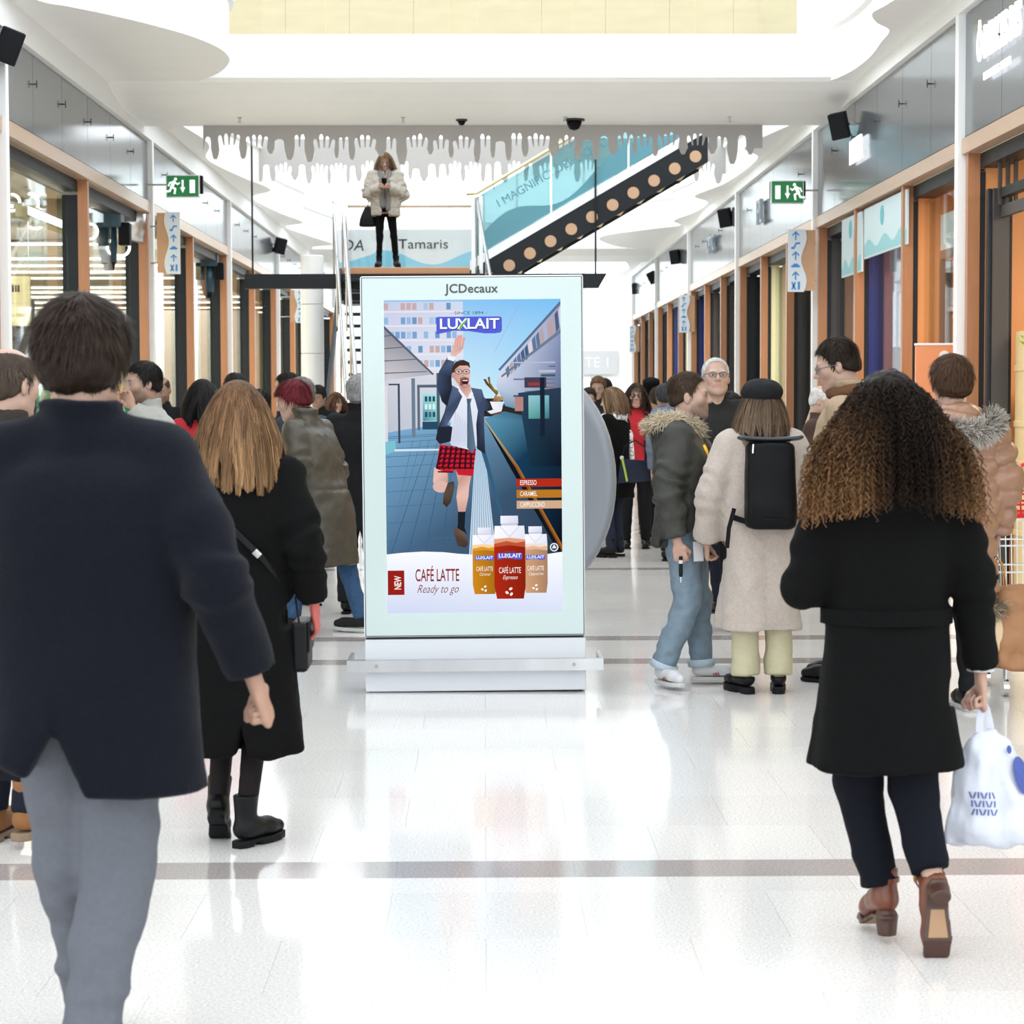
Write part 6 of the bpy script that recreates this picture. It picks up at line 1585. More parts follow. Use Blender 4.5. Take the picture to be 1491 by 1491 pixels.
# 4 --- man in pale grey jacket rubbing his chin
x, y = spot(213, 225)
person('bearded man in pale grey jacket raising a hand to his mouth', x, y, 112, 1.80, det=1, skin=MID, seed=11, beard=.45, head=dict(yaw=12, pitch=-4), hair=dict(style='short', thick=.016, col=BLK, len=.03),
    coat=dict(mat=c_ltgrey, hem=.78, hemr=(.22, .17), w=1.12, waist=.2, sw=1.2, collar='stand', open=(.8, .05), wr=.012), pants=dict(mat=c_jean_dk), shoes=dict(kind='shoe', mat=l_black),
    arms={'L': ((-.34, -.06, 1.30), (-.15, .10, 1.46), 'hold', (.45, .25, .7), (-.6, .8, .1))})
# 5 --- bald man behind
x, y = spot(237, 152)
person('bald man with lowered face in a black jacket by the glass front', x, y, 172, 1.77, skin=TAN, seed=12, beard=.5, head=dict(pitch=-16), hair=dict(style='bald', thick=.004, col=(.06, .04, .03), n=10), coat=dict(mat=c_char, hem=.8), pants=dict(mat=c_jean_dk), shoes=dict(kind='shoe', mat=l_black))
# 6 --- woman in red
x, y = spot(296, 200)
person('dark haired woman in a coral red jacket half hidden by the blonde woman', x, y, 28, 1.70, female=True, skin=MID, seed=14, hair=dict(style='long', col=(.008, .006, .006), drop=.16, width=.11, wave=.004), coat=dict(mat=c_red, hem=.75, w=1.02, sw=1.1), pants=dict(mat=c_jean_dk), shoes=dict(kind='shoe', mat=l_black))
# 7 --- dark haired man straight behind
x, y = spot(343, 168)
person('dark haired man whose crown shows above the blonde woman', x, y, 5, 1.77, skin=TAN, seed=15, hair=dict(style='short', col=BLK, thick=.02), coat=dict(mat=c_char, hem=.7), pants=dict(mat=c_jean_dk), shoes=dict(kind='shoe', mat=l_black))
# 8 --- red haired woman in olive coat
x, y = spot(474, 216)
person('stooping woman with short dyed red hair in a quilted olive coat and jeans', x, y, 62, 1.70, det=1, female=True, skin=PALE, seed=16, lean=.30, head=dict(yaw=22, pitch=-14, fwd=.03), hair=dict(style='short', col=(.12, .016, .022), thick=.024, top=.03, len=.045, fringe=.02, low=-.045),
    coat=dict(mat=c_olive, hem=.47, hemr=(.235, .21), w=1.15, waist=.21, sw=1.15, collar='stand', collar_r=.10, collar_h=1.56, wr=.012, seams=((1.0, .008, .012), (.60, .006, .01)), fold=(5, .05, 1.0, .4)),
    pants=dict(mat=c_jean), shoes=dict(kind='sneaker', mat=c_dkgrey, sole=w_sole), legs={'L': ((-.09, .17, .50), (-.09, .22, .10), 0, 0), 'R': ((.10, -.10, .48), (.10, -.22, .095), 0, 0)}, arms={'L': ((-.24, .06, 1.12), (-.22, .22, .95), 'relaxed'), 'R': ((.25, .04, 1.10), (.23, .2, .93), 'relaxed')})
# 9 --- men behind her
x, y = spot(421, 156)
person('dark haired man in navy jacket looking left behind the red haired woman', x, y, 80, 1.79, skin=PALE, seed=18, head=dict(pitch=-5), hair=dict(style='short', col=BLK, thick=.018), coat=dict(mat=fabric('navy_shell', (.018, .024, .04)), hem=.8), pants=dict(mat=c_jean_dk), shoes=dict(kind='shoe', mat=l_black))
x, y = spot(440, 192)
person('grey curly haired man in slate jacket just behind the red haired woman', x, y, 40, 1.715, skin=PALE, seed=19, hair=dict(style='short', col=(.16, .14, .13), thick=.02), coat=dict(mat=fabric('slate', (.035, .043, .06)), hem=.8), pants=dict(mat=c_jean_dk), shoes=dict(kind='shoe', mat=l_black))
# 10 --- couple far off
x, y = spot(464, 128)
person('young man with flat black hair looking down in the far crowd', x, y, 165, 1.69, skin=TAN, seed=21, head=dict(pitch=-12), hair=dict(style='short', col=BLK, thick=.02, fringe=.02), coat=dict(mat=c_char, hem=.75), pants=dict(mat=c_jean_dk), shoes=dict(kind='shoe', mat=l_black))
x, y = spot(490, 124)
person('brown haired woman with a fringe beside the young man in the far crowd', x, y, 190, 1.62, female=True, skin=PALE, seed=22, hair=dict(style='long', col=(.10, .05, .03), drop=.13, width=.09, fringe=.02, back=False), coat=dict(mat=c_dkgrey, hem=.7), pants=dict(mat=c_jean_dk), shoes=dict(kind='shoe', mat=l_black))
x, y = spot(380, 150)
person('person in dark parka in the far crowd beyond the blonde woman', x, y, 150, 1.64, skin=MID, seed=23, hair=dict(style='short', col=BLK, thick=.02), coat=dict(mat=c_dkgrey, hem=.6), pants=dict(mat=c_jean_dk), shoes=dict(kind='shoe', mat=l_black))
# 11 --- grey haired man in charcoal coat beside the totem
x, y = spot(523, 199)
person('grey haired man in a charcoal overcoat passing behind the totem edge', x, y, -6, 1.73, det=1, skin=PALE, seed=25, hair=dict(style='short', col=(.22, .21, .21), thick=.016), coat=dict(mat=c_char, hem=.62, hemr=(.22, .18), w=1.12, waist=.2, sw=1.15, collar='high', collar_r=.09, collar_h=1.57), pants=dict(mat=fabric('black_trousers', (.012, .012, .014)), w=1.1, ankle=1.2), shoes=dict(kind='shoe', mat=l_black))
# 12 --- right of the totem, far
for i, (px, s_, H_, cc, fem, lab, rt) in enumerate(((871, 118, 1.80, (.14, .07, .035), 0, 'auburn haired person looking down beside the totem edge', 170), (881, 108, 1.79, BLK, 0, 'black haired man farthest off beside the totem', 20), (857, 125, 1.66, DKBR, 1, 'dark haired person just showing at the totem edge', 175))):
    x, y = spot(px, s_); person(lab, x, y, rt, H_, female=bool(fem), skin=PALE, seed=30 + i, hair=dict(style='short', col=cc, thick=.02), coat=dict(mat=c_dkgrey, hem=.7), pants=dict(mat=c_jean_dk), shoes=dict(kind='shoe', mat=l_black), head=dict(pitch=-10))
s13 = SCL(812); x, y = spot(893, s13)
p13 = person('woman in black coat with a white checked scarf facing the totem', x, y, 62, 1.655, det=1, female=True, skin=PALE, seed=34, head=dict(yaw=10, pitch=-10), hair=dict(style='long', col=(.14, .085, .05), drop=.12, width=.095, fringe=.01), coat=dict(mat=c_black, hem=.62, hemr=(.22, .19), w=1.15, sw=1.2), pants=dict(mat=fabric('ink_trousers', (.016, .02, .035))), shoes=dict(kind='boot', mat=l_black, name='boot'),
    arms={'R': ((.25, -.02, 1.12), (.20, .16, 1.02), 'relaxed'), 'L': ((-.25, 0, 1.12), (-.2, .18, 1.0), 'relaxed')})
F = Field((-.2, -.22, .95), (.2, .2, 1.6), .012); F.chain([(-.09, -.07, 1.47), (0, -.11, 1.48), (.09, -.06, 1.46), (.10, .05, 1.43), (0, .10, 1.40), (-.10, .05, 1.44), (-.09, -.07, 1.47)], (.045, .05, .05, .05, .05, .05, .045), .02); F.chain([(.08, -.08, 1.45), (.12, -.14, 1.25), (.13, -.15, 1.02)], (.05, .055, .05), .03, flat=(.3, -.95, 0, .5))
V, Q = F.mesh(); N = vnormals(V, Q); V = V + N * (.006 * noise(V * 26, 2))[:, None]
CHK = mat('checked_scarf', (.74, .73, .72), .9); nt = CHK.node_tree; b_ = nt.nodes['Principled BSDF']; tc = nt.nodes.new('ShaderNodeTexCoord'); br = nt.nodes.new('ShaderNodeTexBrick'); br.offset = 0; br.inputs['Color1'].default_value = br.inputs['Color2'].default_value = (.74, .73, .72, 1); br.inputs['Mortar'].default_value = (.04, .04, .045, 1); br.inputs['Scale'].default_value = 9; br.inputs['Mortar Size'].default_value = .025; br.inputs['Brick Width'].default_value = .5; br.inputs['Row Height'].default_value = .5
mp_ = nt.nodes.new('ShaderNodeMapping'); mp_.inputs['Rotation'].default_value = (1.2, .6, .5); nt.links.new(tc.outputs['Object'], mp_.inputs[0]); nt.links.new(mp_.outputs[0], br.inputs['Vector']); nt.links.new(br.outputs['Color'], b_.inputs['Base Color'])
link('scarf', raw_mesh('scarf', V * p13['k'], Q), CHK, p13['root'])
q_ = p13['root'].location; hb = thing('handbag', 'dark blue leather handbag with green strap beside the scarf woman', 'handbag', (q_.x + .20, q_.y - .16, .735))
MB().add([(-.17, -.05, 0), (.15, -.05, .02), (.15, .05, .02), (-.17, .05, 0), (-.14, -.03, .24), (.13, -.03, .22), (.13, .03, .22), (-.14, .03, .24)], [(0, 1, 2, 3), (4, 7, 6, 5), (0, 4, 5, 1), (1, 5, 6, 2), (2, 6, 7, 3), (3, 7, 4, 0)]).build('bag_body', mat('bag_blue', (.008, .012, .026), .4, spec=.15, var=.2), hb)
MB().tube([(-.13, -.045, .25), (-.10, -.055, .12), (-.08, -.058, .02)], .011, 6).build('green_strap', mat('strap_green', srgb(150, 170, 60), .5), hb)
MB().tube([(-.13, 0, .23), (-.10, 0, .36), (0, 0, .42), (.10, 0, .35), (.12, 0, .21)], .008, 6).build('handle', l_black, hb); MB().lathe([(.02, -.006), (.02, 0)], (-.13, -.04, .25), 10, 'y').build('clasp', STEEL, hb)
x, y = spot(926, 140)
pp = person('woman with glasses in a red top and black cardigan facing us', x, y, 178, 1.70, det=1, female=True, skin=MID, seed=36, hair=dict(style='long', col=DKBR, drop=.15, width=.115, wave=.002, fringe=-.01), coat=dict(mat=c_red, hem=.88, hemr=(.19, .15), sw=.9, collar='none', name='top'), pants=dict(mat=c_char), shoes=dict(kind='shoe', mat=l_black))
glasses(pp, BLACK)
F = Field((-.5, -.3, .7), (.5, .3, 1.56), .018); F.loft([(.74, 0, 0, .22, .17), (1.08, 0, 0, .20, .145), (1.28, 0, 0, .22, .155), (1.40, 0, -.01, .19, .12), (1.46, 0, -.02, .11, .09)], 0)
for q in (-1, 1): F.chain([(q * .178, -.01, 1.405), (q * .235, -.03, 1.12), (q * .245, .06, .88)], (.078, .064, .056), .03)
F.put(lambda x, y, z: np.maximum(np.abs(x) - .085, -y - .02) + 0 * z, (-.1, -.02, .6), (.1, .4, 1.6), 0, 's')
V, Q = F.mesh(); link('cardigan', raw_mesh('cardigan', relax(V, Q, 1) * pp['k'], Q), c_black, pp['root'])
x, y = spot(948, 126)
pp = person('person in a black bowler hat and red shirt looking down', x, y, 176, 1.70, det=1, skin=TAN, seed=38, head=dict(pitch=-18), hair=dict(style='short', col=BLK, thick=.01, hat=True), coat=dict(mat=c_red, hem=.9, hemr=(.19, .15), sw=.9, collar='none', name='shirt'), pants=dict(mat=c_char), shoes=dict(kind='shoe', mat=l_black))
F = Field((-.5, -.3, .7), (.5, .3, 1.56), .018); F.loft([(.74, 0, 0, .22, .17), (1.08, 0, 0, .20, .145), (1.28, 0, 0, .22, .155), (1.40, 0, -.01, .19, .12), (1.47, 0, -.02, .12, .10)], 0)
for q in (-1, 1): F.chain([(q * .178, -.01, 1.405), (q * .235, -.03, 1.12), (q * .245, .06, .88)], (.078, .064, .056), .03)
F.put(lambda x, y, z: np.maximum(np.abs(x) - .06, -y - .02) + 0 * z, (-.1, -.02, .6), (.1, .4, 1.6), 0, 's')
V, Q = F.mesh(); link('jacket', raw_mesh('jacket', relax(V, Q, 1) * pp['k'], Q), c_black, pp['root'])
F = Field((-.2, -.2, 0), (.2, .2, .25), .007); F.loft([(.055, 0, -.01, .098, .118), (.14, 0, -.01, .096, .112), (.185, 0, -.01, .082, .096), (.20, 0, -.01, .05, .06)], 0, p=2.0); F.loft([(.05, 0, 0, .15, .172), (.062, 0, 0, .152, .175)], .012, p=2.0)
V, Q = F.mesh(); V = tf(V, pp['HM']) * pp['k']; link('bowler_hat', raw_mesh('bowler_hat', V, Q), c_black, pp['root'])
for i, (px, s_, H_, cc, m_, lab, rt) in enumerate(((985, 152, 1.755, DKBR, c_bluegrey, 'brown haired boy in blue grey jacket with his back turned', -15), (967, 138, 1.69, (.05, .05, .055), fabric('slate_blue', (.08, .1, .14)), 'person with grey hair low in the far crowd', 10), (958, 133, 1.66, DKBR, fabric('camel', (.16, .10, .06)), 'person in a camel brown coat behind the red top woman', 8), (1062, 200, 1.60, BLK, c_dkgrey, 'person in dark coat behind the capped woman', 20))):
    x, y = spot(px, s_); person(lab, x, y, rt, H_, skin=MID, seed=42 + i, hair=dict(style='short', col=cc, thick=.018), coat=dict(mat=m_, hem=.7), pants=dict(mat=c_jean_dk), shoes=dict(kind='shoe', mat=l_black))

# 16 --- man in fur-hooded parka
s16 = SCL(1000); x, y = spot(996, s16)
p16 = person('young man in dark fur-hooded parka and light jeans talking to the capped woman', x, y, -104, 1.70, det=2, skin=PALE, seed=51, beard=.45, head=dict(yaw=2, pitch=2, fwd=.015), hair=dict(style='short', col=(.045, .028, .018), thick=.005, top=.019, len=.018, low=-.05, recede=.006),
    coat=dict(mat=c_parka, hem=.80, hemr=(.215, .185), w=1.22, waist=.205, sw=1.34, collar='hood', wr=.013, open=(.8, .012), seams=((1.02, .005, .008), (.86, .006, .01)), name='parka', quilt=(.16, .006), cuffw=.95),
    pants=dict(mat=c_jean_lt, w=1.12, ankle=1.18, wr=.010, cuff=True, cuffmat=fabric('denim_inside', (.36, .44, .50), .85)), shoes=dict(kind='sneaker', mat=w_shoe, sole=w_sole, name='sneaker'),
    arms={'R': ((.285, -.05, 1.12), (.27, .0, .86), 'hold'), 'L': ((-.27, .0, 1.12), (-.22, .15, .92), 'relaxed')},
    legs={'R': ((.105, .04, .49), (.11, -.10, .105), -52, 0), 'L': ((-.09, .06, .49), (-.08, .09, .105), 12, 0)})
k = p16['k']; r16 = p16['root']
ring = [(.02, .075, 1.44), (.085, .045, 1.475), (.125, -.03, 1.505), (.13, -.12, 1.50), (.07, -.185, 1.465), (-.02, -.19, 1.455), (-.11, -.13, 1.49), (-.125, -.03, 1.50), (-.09, .05, 1.47), (-.03, .085, 1.43)]
tufts('hood_fur', ring, .030, .045, 3800, (.40, .31, .20), r16, k, 4, .0017, tip=(.58, .51, .39))
MB().tube([Vector(p) * k for p in ((.105, .125, 1.36), (.115, .142, 1.33), (.118, .146, 1.26), (.112, .142, 1.20))], .012, 8).build('yellow_pull', mat('yellow_webbing', srgb(238, 180, 30), .6), r16, smooth=True)
MB().add([Vector(q) * k for q in ((.225, .085, .83), (.185, .135, .83), (.185, .14, .72), (.225, .09, .72))], [(0, 1, 2, 3)]).build('paper_tag', w_shoe, r16)
for q, L_ in (('R', .02), ('L', .02)):
    o = p16['shoe' + q]
    for j in range(3): MB().bbox(-.043, .043, .055 + j * .018, .062 + j * .018, .062 - j * .008, .068 - j * .008, .002).build('lace', w_sole, o)
    for j, c_ in enumerate((srgb(170, 40, 50), srgb(30, 40, 90), srgb(170, 40, 50))): MB().add([(sx_ * .0415, .035 + j * .014, .03) for sx_ in (1,)] + [(.0415, .043 + j * .014, .03), (.035, .028 + j * .014, .065), (.035, .02 + j * .014, .065)] + [(-.0415, .035 + j * .014, .03), (-.0415, .043 + j * .014, .03), (-.035, .028 + j * .014, .065), (-.035, .02 + j * .014, .065)], [(0, 1, 2, 3), (4, 5, 6, 7)]).build('stripe', mat('stripe%d' % j, c_, .5), o)
hp = r16.matrix_basis @ Vector(p16['palmR'].tolist()); 
t = thing('vape_pen', 'black and white pen-shaped vaporizer in the hand of the parka man', 'vaporizer', hp + Vector((-.0, -.03, -.05)))
MB().lathe([(.010, .05), (.011, .0), (.011, -.05), (.008, -.06)], n=12).build('barrel', l_black, t, smooth=True); MB().lathe([(.0114, .012), (.0114, .03)], n=12).build('white_ring', w_shoe, t); MB().lathe([(.003, -.09), (.004, -.06)], n=8).build('tip', STEEL, t)

# 17 --- woman in beige coat with cap and backpack
s17 = SCL(1012); x, y = spot(1108, s17)
p17 = person('woman in long beige coat with black cap and cream trousers, back turned', x, y, 6, 1.65, det=2, female=True, skin=PALE, seed=55, head=dict(yaw=10, pitch=4), hair=dict(style='long', hat=True, col=(.06, .038, .024), tip=(.17, .115, .075), drop=.20, width=.108, n=4600, wave=.004),
    coat=dict(mat=c_beige, hem=.36, hemr=(.245, .20), w=1.14, waist=.215, sw=1.30, collar='stand', wr=.009, fold=(4, .04, 1.1, 2.0), centre_seam=True, cuffw=1.25, hx=-.01),
    pants=dict(mat=c_cream, w=.98, ankle=1.62, wr=.006, drop=-.02), shoes=dict(kind='chunky', mat=l_black, size=1.0),
    arms={'L': ((-.300, -.02, 1.13), (-.285, .10, .88), 'hold'), 'R': ((.27, .0, 1.14), (.255, .12, .92), 'hold')},
    legs={'L': ((-.095, .0, .49), (-.085, -.02, .085), 18, 0), 'R': ((.105, .0, .49), (.10, -.03, .085), -12, 0)})
k = p17['k']; F = Field((-.16, -.2, -.02), (.16, .2, .2), .007); F.ell((0, -.022, .083), (.108, .130, .066), 0); F.loft([(.018, 0, -.014, .098, .118), (.075, 0, -.012, .104, .124)], .02, p=2.0); F.ell((0, .125, .038), (.075, .06, .010), .01)
V, Q = F.mesh(); V = tf(V + vnormals(V, Q) * (.003 * noise(V * 30, 1))[:, None], p17['HM']) * k; link('flat_cap', raw_mesh('flat_cap', V, Q), fabric('cap_felt', (.011, .011, .012)), p17['root'])
bp = thing('backpack', 'black leather roll-top backpack worn over the beige coat', 'backpack', p17['root'].location, math.radians(6))
F = Field((-.18, -.36, .85), (.18, -.08, 1.5), .009); F.loft([(.945, 0, -.235, .135, .075), (1.0, 0, -.24, .142, .085), (1.2, 0, -.235, .140, .08), (1.39, 0, -.225, .135, .065), (1.43, 0, -.225, .135, .05)], 0, p=4.0, rnd=.025)
V, Q = F.mesh(); V = relax(V, Q, 1); V += vnormals(V, Q) * (.005 * noise(V * np.array((9, 9, 12)), 5))[:, None]; BPL = mat('backpack_leather', (.0035, .0035, .004), .45, bump=.2, bscale=40, spec=.10)
link('bag_body', raw_mesh('bag_body', V * k, Q), BPL, bp)
strap('bottom_seam', [Vector((.137 * math.sin(a), -.245 - .083 * math.cos(a) , 1.005)) for a in np.linspace(-1.5, 1.5, 9)], .012, .006, BPL, bp, k, [(math.sin(a), -math.cos(a), 0) for a in np.linspace(-1.5, 1.5, 9)])
F = Field((-.2, -.34, 1.36), (.2, -.12, 1.5), .007); F.cap((-.155, -.235, 1.445), (.155, -.235, 1.445), .035, None, 0, flat=(0, .2, 1, .42)); V, Q = F.mesh(); link('rolled_top', raw_mesh('rolled_top', (V + np.array([[0, 0, 0]]) + np.stack([0 * V[:, 0], 0 * V[:, 0], .35 * V[:, 0] ** 2], 1)) * k, Q), mat('leather_sheen', (.02, .022, .025), .22), bp)
for q in (-1, 1):
    strap('shoulder_strap', [(q * .09, -.16, 1.42), (q * .11, -.10, 1.49), (q * .12, .02, 1.47), (q * .14, .12, 1.35), (q * .20, .10, 1.12), (q * .215, -.05, 1.02), (q * .13, -.20, .99)], .032, .008, BPL, bp, k, [(0, -.6, 1), (0, 0, 1), (0, .6, 1), (0, 1, .2), (q, .6, 0), (q, -.3, 0), (q, -.6, -.2)])
    strap('strap_tail', [(q * .19, -.17, 1.06), (q * .225, -.19, .95), (q * .235, -.19, .84)], .024, .003, BPL, bp, k)
MB().tube([Vector((-.03, -.17, 1.46)) * k, Vector((-.03, -.16, 1.52)) * k, Vector((.03, -.16, 1.52)) * k, Vector((.03, -.17, 1.46)) * k], .007, 8).build('grab_handle', BPL, bp); MB().tube([Vector((-.11, -.29, 1.42)) * k, Vector((-.115, -.30, 1.37)) * k], .006, 6).build('hook_clip', STEEL, bp)

# 18 --- grey haired man with glasses facing us
x, y = spot(1041, 215)
pp = person('grey haired man with glasses in a charcoal coat facing us behind the parka man', x, y, 186, 1.835, det=1, skin=PALE, seed=61, flush=.9, head=dict(pitch=10, yaw=-4), hair=dict(style='short', col=(.55, .54, .52), thick=.008, top=.006, len=.015, recede=.022), coat=dict(mat=c_dkgrey, hem=.7, w=1.15, waist=.2, sw=1.15, collar='stand', collar_r=.095), pants=dict(mat=c_char), shoes=dict(kind='shoe', mat=l_black))
glasses(pp, mat('metal_frame', (.08, .08, .09), .3, .6))
# 19 --- tall young man with glasses looking down to the left
x, y = spot(1229, 262)
p19 = person('tall dark haired man with glasses and tan coat looking down to the left', x, y, 74, 1.88, det=2, skin=PALE, seed=63, beard=.12, head=dict(pitch=-14, yaw=8, fwd=.02), hair=dict(style='short', col=(.02, .013, .009), thick=.010, top=.024, len=.026, low=-.05), coat=dict(mat=c_tan, hem=.6, w=1.1, waist=.2, sw=1.1, collar='high', collar_r=.09, collar_h=1.56), pants=dict(mat=c_jean_dk), shoes=dict(kind='shoe', mat=l_black))
glasses(p19, mat('thin_frame', (.12, .12, .13), .3, .7))
F = Field((-.16, -.18, 1.4), (.16, .18, 1.6), .012); F.chain([(.085 * math.cos(t), -.02 + .085 * math.sin(t), 1.50 + .012 * math.sin(t * 2)) for t in np.linspace(0, 6.28, 11)], [.032] * 11, .01); V, Q = F.mesh(); V += vnormals(V, Q) * (.005 * noise(V * np.array((30, 30, 60)), 3))[:, None]; link('scarf', raw_mesh('scarf', V * p19['k'], Q), fabric('brown_scarf', (.11, .055, .028)), p19['root'])
# 20 --- bald old man
x, y = spot(1196, 186)
person('bald elderly man in a brown jacket beyond the tall man', x, y, -118, 1.655, det=1, skin=PALE, seed=66, flush=.8, head=dict(pitch=-14), hair=dict(style='bald', col=(.5, .48, .46), thick=.005, n=200), coat=dict(mat=c_brjac, hem=.75, w=1.12, waist=.2, sw=1.1, collar='stand'), pants=dict(mat=c_dkgrey), shoes=dict(kind='shoe', mat=l_black))

# 21 --- woman with curly hair, black belted coat
s21 = SCL(1385); x, y = spot(1293, s21)
def curly_post(V):
    return V
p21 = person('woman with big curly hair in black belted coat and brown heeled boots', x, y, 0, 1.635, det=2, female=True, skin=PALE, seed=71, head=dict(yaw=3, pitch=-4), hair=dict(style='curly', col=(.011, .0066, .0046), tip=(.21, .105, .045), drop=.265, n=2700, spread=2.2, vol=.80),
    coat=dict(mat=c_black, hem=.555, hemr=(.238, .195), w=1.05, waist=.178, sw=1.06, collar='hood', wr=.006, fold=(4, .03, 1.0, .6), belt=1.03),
    pants=dict(mat=fabric('midnight_trousers', (.0042, .0048, .0085), .85), w=1.06, ankle=1.12, wr=.006, drop=-.06), shoes=dict(kind='heel', mat=l_brown, sole=mat('stacked_heel', srgb(62, 36, 26), .45), name='ankle_boot'),
    arms={'L': ((-.262, -.03, 1.12), (-.10, .23, 1.10), 'relaxed'), 'R': ((.262, -.04, 1.14), (.298, .02, .865), 'grip', (.06, .02, -1))},
    legs={'L': ((-.075, .06, .50), (.005, .03, .115), 6, 0), 'R': ((.085, -.02, .48), (.125, -.16, .20), 0, 72)})
k = p21['k']; r21 = p21['root']
for q in 'LR':
    o = p21['shoe' + q]; MB().add([Vector(c_) * k for c_ in ((-.02, .005, .040), (.02, .005, .040), (.030, .08, .002), (-.030, .08, .002), (-.02, .005, .044), (.02, .005, .044), (.030, .08, .006), (-.030, .08, .006))], [(0, 1, 2, 3), (4, 7, 6, 5), (0, 4, 5, 1), (1, 5, 6, 2), (2, 6, 7, 3), (3, 7, 4, 0)]).build('sole_patch', mat('sole_tan', srgb(150, 116, 84), .5), o)
    strap('ankle_strap', [(.043 * math.cos(a), -.028 + .046 * math.sin(a), .172) for a in np.linspace(0, 6.283, 17)], .014, .004, l_brown, o, k, [(math.cos(a), math.sin(a), 0) for a in np.linspace(0, 6.283, 17)]); MB().bbox(-.050 * k, -.044 * k, -.04 * k, -.015 * k, .163 * k, .182 * k, .001).build('buckle', mat('brass', srgb(200, 160, 90), .3, 1), o)
strap('belt', [(.199 * math.cos(a), .146 * math.sin(a), 1.03) for a in np.linspace(0, 6.283, 33)], .048, .006, c_black, r21, k, [(math.cos(a), math.sin(a), 0) for a in np.linspace(0, 6.283, 33)])
strap('white_cuff', [tuple(np.array((.299, .02, .858)) + .040 * np.array((math.cos(a), math.sin(a), 0))) for a in np.linspace(0, 6.283, 17)], .014, .003, w_shoe, r21, k, [(math.cos(a), math.sin(a), 0) for a in np.linspace(0, 6.283, 17)])
hp = r21.location + Vector((p21['palmR'][0], p21['palmR'][1], p21['palmR'][2]))
# the plastic bag in her hand
sb = thing('carrier_bag', 'white plastic carrier bag with blue print held by the curly haired woman', 'shopping bag', (hp.x + .035, hp.y, hp.z - .42))
F = Field((-.17, -.12, 0), (.17, .12, .42), .0095); F.loft([(.0, 0, 0, .128, .05), (.02, 0, 0, .135, .062), (.12, 0, 0, .125, .064), (.24, -.01, 0, .10, .045), (.31, -.02, 0, .058, .024), (.34, -.025, 0, .03, .015)], 0, fold=(7, .08, .6, 1.0), p=2.6, rnd=.008)
V, Q = F.mesh(); V = relax(V, Q, 1); V += vnormals(V, Q) * (.010 * noise(V * np.array((22, 22, 7)), 4) + .006 * noise(V * np.array((44, 44, 20)), 5))[:, None]
PL = mat('plastic_film', (.50, .515, .58), .3, bump=.2, bscale=30); link('bag_film', raw_mesh('bag_film', V, Q), PL, sb)
for q in (-1, 1): strap('handle_loop', [(-.025 + q * .02, q * .012, .33), (-.03 + q * .012, q * .014, .39), (-.034, q * .008, .425), (-.034, -q * .004, .43)], .022, .002, PL, sb, 1, (0, -1, 0))
def on_bag(u, v):     # print follows the front of the film
    ry = np.interp(v, (0, .03, .12, .24, .31), (.055, .068, .072, .052, .03)); rx = np.interp(v, (0, .03, .12, .24, .31), (.125, .135, .128, .105, .06)); return (u, -ry * math.sqrt(max(0.02, 1 - (u / rx) ** 2)) - .010, v)
def bag_print(name, poly, m_):
    n = len(poly); c = np.mean(poly, 0); MB().add([on_bag(*c)] + [on_bag(*q) for q in poly], [(0, i + 1, (i + 1) % n + 1) for i in range(n)]).build(name, m_, sb)
BPR = mat('blue_print', srgb(38, 58, 130), .4)
for r_ in range(3):
    for c_ in range(7):
        u0, v0, sl_ = -.082 + c_ * .0105 + r_ * .003, .165 - r_ * .024, .003 * ((c_ * 5 + r_) % 3 - 1)
        bag_print('letter_stroke', [(u0 + sl_, v0), (u0 + .0045 + sl_, v0), (u0 + .0045 - sl_, v0 - .018), (u0 - sl_, v0 - .018)], BPR)
bag_print('oval_emblem', [(.07 + .024 * math.cos(t) - .012 * math.sin(t), .21 + .055 * math.sin(t)) for t in np.linspace(0, 6.283, 25)[:-1]], BPR); bag_print('dot_emblem', [(.035 + .008 * math.cos(t), .285 + .012 * math.sin(t)) for t in np.linspace(0, 6.283, 13)[:-1]], BPR)

# 22 --- person in bronze puffer with fur hood
s22 = SCL(1040); x, y = spot(1386, s22)
p22 = person('person in a bronze quilted puffer coat with fur trimmed hood carrying bags', x, y, 8, 1.77, det=2, female=True, skin=PALE, seed=75, head=dict(yaw=6), hair=dict(style='short', col=(.055, .028, .016), thick=.02, len=.05, low=-.07, n=3000),
    coat=dict(mat=c_puffer, hem=.60, hemr=(.23, .19), w=1.22, waist=.215, sw=1.42, collar='hood', wr=.006, quilt=(.10, .026), name='puffer_coat', cuffw=.9), pants=dict(mat=c_char), shoes=dict(kind='sneaker', mat=l_black, sole=w_sole),
    arms={'R': ((.275, -.03, 1.14), (.262, .04, .90), 'grip'), 'L': ((-.27, 0, 1.14), (-.25, .1, .9), 'relaxed')})
k = p22['k']; r22 = p22['root']
tufts('hood_fur', [(-.06, -.215, 1.40), (.04, -.22, 1.385), (.12, -.20, 1.41), (.175, -.13, 1.44), (.19, -.04, 1.45)], .036, .055, 3200, (.17, .145, .12), r22, k, 9, .0017, tip=(.45, .41, .36))
tufts('hood_fur', [(-.06, -.215, 1.40), (-.14, -.16, 1.43), (-.17, -.05, 1.46)], .034, .05, 1000, (.17, .145, .12), r22, k, 10, .0017, tip=(.45, .41, .36))
hp = r22.matrix_basis @ Vector(p22['palmR'].tolist())
t = thing('paper_bag', 'crumpled brown kraft paper bag carried beside the puffer coat', 'paper bag', (hp.x + .10, hp.y - .03, hp.z - .60))
